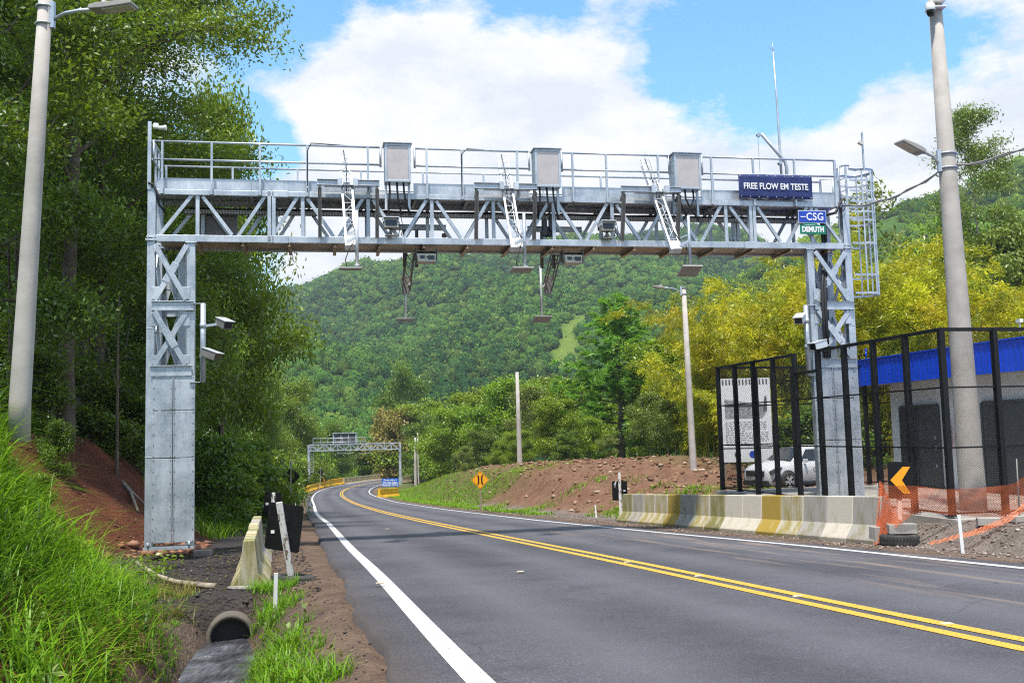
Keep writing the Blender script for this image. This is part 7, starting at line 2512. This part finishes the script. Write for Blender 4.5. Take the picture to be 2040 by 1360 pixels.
# valley trees beyond and beside the bridge
vx = np.linspace(-110, 70, 30); vy = np.linspace(165, 262, 20)
VX, VY = np.meshgrid(vx, vy)
od, _ = offset(VX.ravel(), VY.ravel())
VZ = np.full(VX.shape, -15.0) + ss(175, 240, VY) * 4 + ss(-30, -90, VX) * 6
VG = np.stack([VX, VY, VZ], -1)
forest('valley_forest', VG, 900, 2.9, rng, M['far_b'], lambda P: np.abs(offset(P[:, 0], P[:, 1])[0]) > 9.5, 170, 0.65)
# scattered tree tops along the far skyline
m = MB()
# ------------------------------------------------------------------ sky, clouds, sun
SUN_EL, SUN_AZ = R(68), math.atan2(-0.22, -0.97)      # direction the sun stands in: behind us and to the left
sd_ = Vector((math.sin(SUN_AZ) * math.cos(SUN_EL), math.cos(SUN_AZ) * math.cos(SUN_EL), math.sin(SUN_EL)))
w = bpy.data.worlds.new('World')
SC.world = w
w.use_nodes = True
nt_ = w.node_tree
nt_.nodes.clear()


class WN(NT):
    def __init__(self, tree):
        self.t = tree
        self.out = self.n('ShaderNodeOutputWorld')


W_ = WN(nt_)
sky = W_.n('ShaderNodeTexSky', sky_type='NISHITA')
sky.sun_disc = False
sky.sun_elevation = SUN_EL
sky.sun_rotation = SUN_AZ
sky.altitude = 300
sky.air_density = 1.0
sky.dust_density = 0.4
sky.ozone_density = 2.0
D = W_.coord('Generated')
sx_ = W_.n('ShaderNodeSeparateXYZ', {'Vector': D})
# clouds lie on a flat layer overhead
den = W_.math('ADD', W_.math('MAXIMUM', sx_.outputs[2], 0.0), 0.22)
lay = W_.n('ShaderNodeCombineXYZ', {'X': W_.math('DIVIDE', sx_.outputs[0], den), 'Y': W_.math('DIVIDE', sx_.outputs[1], den), 'Z': 0.3}).outputs[0]
n_big = W_.noise(lay, 2.0, 7, 0.60)
n_det = W_.noise(W_.n('ShaderNodeMapping', {'Vector': D, 'Scale': (6.0, 6.0, 13.0)}).outputs[0], 1.7, 10, 0.66)
dens = W_.math('ADD', W_.math('MULTIPLY', n_big, 0.55), W_.math('MULTIPLY', n_det, 0.84))
# where cloud banks and clear gaps stand in this sky: direction, half width in degrees, weight
blobs = [((700, 280), 8, 0.20), ((950, 350), 11, 0.26), ((1230, 330), 9, 0.26), ((620, 150), 5, 0.05), ((860, 60), 9, 0.04), ((680, 75), 5, 0.05), ((1180, 95), 6, 0.04), ((1320, 60), 6, 0.02), ((800, 480), 9, 0.30), ((1150, 450), 9, 0.28),
         ((1500, 420), 9, 0.34), ((1750, 330), 8, 0.28), ((1980, 300), 8, 0.34), ((1650, 480), 8, 0.26), ((1950, 500), 9, 0.26), ((1150, 60), 6, 0.04), ((1700, 45), 7, 0.10), ((2000, 60), 6, 0.10), ((1500, 30), 6, 0.05),
         ((1480, 165), 7, -0.38), ((1720, 160), 6.5, -0.36), ((1990, 150), 4.5, -0.22), ((1270, 130), 4, -0.10), ((545, 45), 5, -0.34), ((515, 268), 3, -0.36), ((1060, 10), 4, -0.16), ((620, 330), 2.0, -0.16), ((1900, 140), 4.0, -0.20), ((1580, 220), 4, -0.14)]
for (pp, rad, wt) in blobs:
    d = sight(*pp).normalized()
    dot = W_.n('ShaderNodeVectorMath', {0: D, 1: tuple(d)}, operation='DOT_PRODUCT').outputs['Value']
    mr = W_.n('ShaderNodeMapRange', {'Value': dot, 'From Min': math.cos(R(rad)), 'From Max': 1.0, 'To Min': 0.0, 'To Max': wt}, interpolation_type='SMOOTHSTEP')
    dens = W_.math('ADD', dens, mr.outputs[0])
cover = W_.ramp(dens, [(0.62, 0.0), (0.70, 0.45), (0.82, 1.0)])
shade = W_.noise(lay, 4.5, 6, 0.6)
cl_col = W_.ramp(W_.math('ADD', W_.math('MULTIPLY', shade, 0.7), W_.math('MULTIPLY', n_det, 0.5)), [(0.50, (4.7, 5.0, 5.5)), (0.72, (6.2, 6.2, 6.2))])
skc = W_.n('ShaderNodeHueSaturation', {'Color': sky.outputs[0], 'Saturation': 1.2, 'Value': 1.6, 'Hue': 0.486, 'Fac': 1.0}).outputs[0]
mixc = W_.mix(cover, skc, cl_col)
bg = W_.n('ShaderNodeBackground', {'Color': mixc, 'Strength': 0.10})
nt_.links.new(bg.outputs[0], W_.out.inputs['Surface'])

# the air of the valley
hz = NT('valley_air')
vol = hz.n('ShaderNodeVolumePrincipled', {'Color': (0.80, 0.88, 1.0), 'Density': 0.00021, 'Anisotropy': 0.3})
hz.t.links.new(vol.outputs[0], hz.out.inputs['Volume'])
m = MB(); m.box((300, 540, 115), (2600, 1500, 290))
o = m.build('haze', hz.m); tag(o, kind='stuff')

sl = bpy.data.lights.new('sun', 'SUN')
sl.energy = 3.6
sl.angle = R(3.0)
sl.color = (1.0, 0.95, 0.86)
so = bpy.data.objects.new('sun', sl)
COL.objects.link(so)
so.rotation_euler = sd_.to_track_quat('Z', 'Y').to_euler()
so.location = sd_ * 60

# ------------------------------------------------------------------ picture settings
vs_ = SC.view_settings
vs_.view_transform = 'Standard'
vs_.look = 'None'
vs_.exposure = 0.86
vs_.gamma = 1.0
vs_.use_curve_mapping = False
SC.render.engine = 'CYCLES'
cy = SC.cycles
cy.max_bounces = 8
cy.diffuse_bounces = 3
cy.glossy_bounces = 3
cy.transmission_bounces = 4
cy.transparent_max_bounces = 16
cy.caustics_reflective = False
cy.caustics_refractive = False
cy.sample_clamp_indirect = 6
cy.use_denoising = False
cy.adaptive_threshold = 0.004
cy.filter_width = 1.15
try:
    cy.denoiser = 'OPENIMAGEDENOISE'
except Exception:
    pass
for k, o in PROTO.items():
    if k not in _used:
        for ch in list(o.children): bpy.data.objects.remove(ch)
        bpy.data.objects.remove(o)
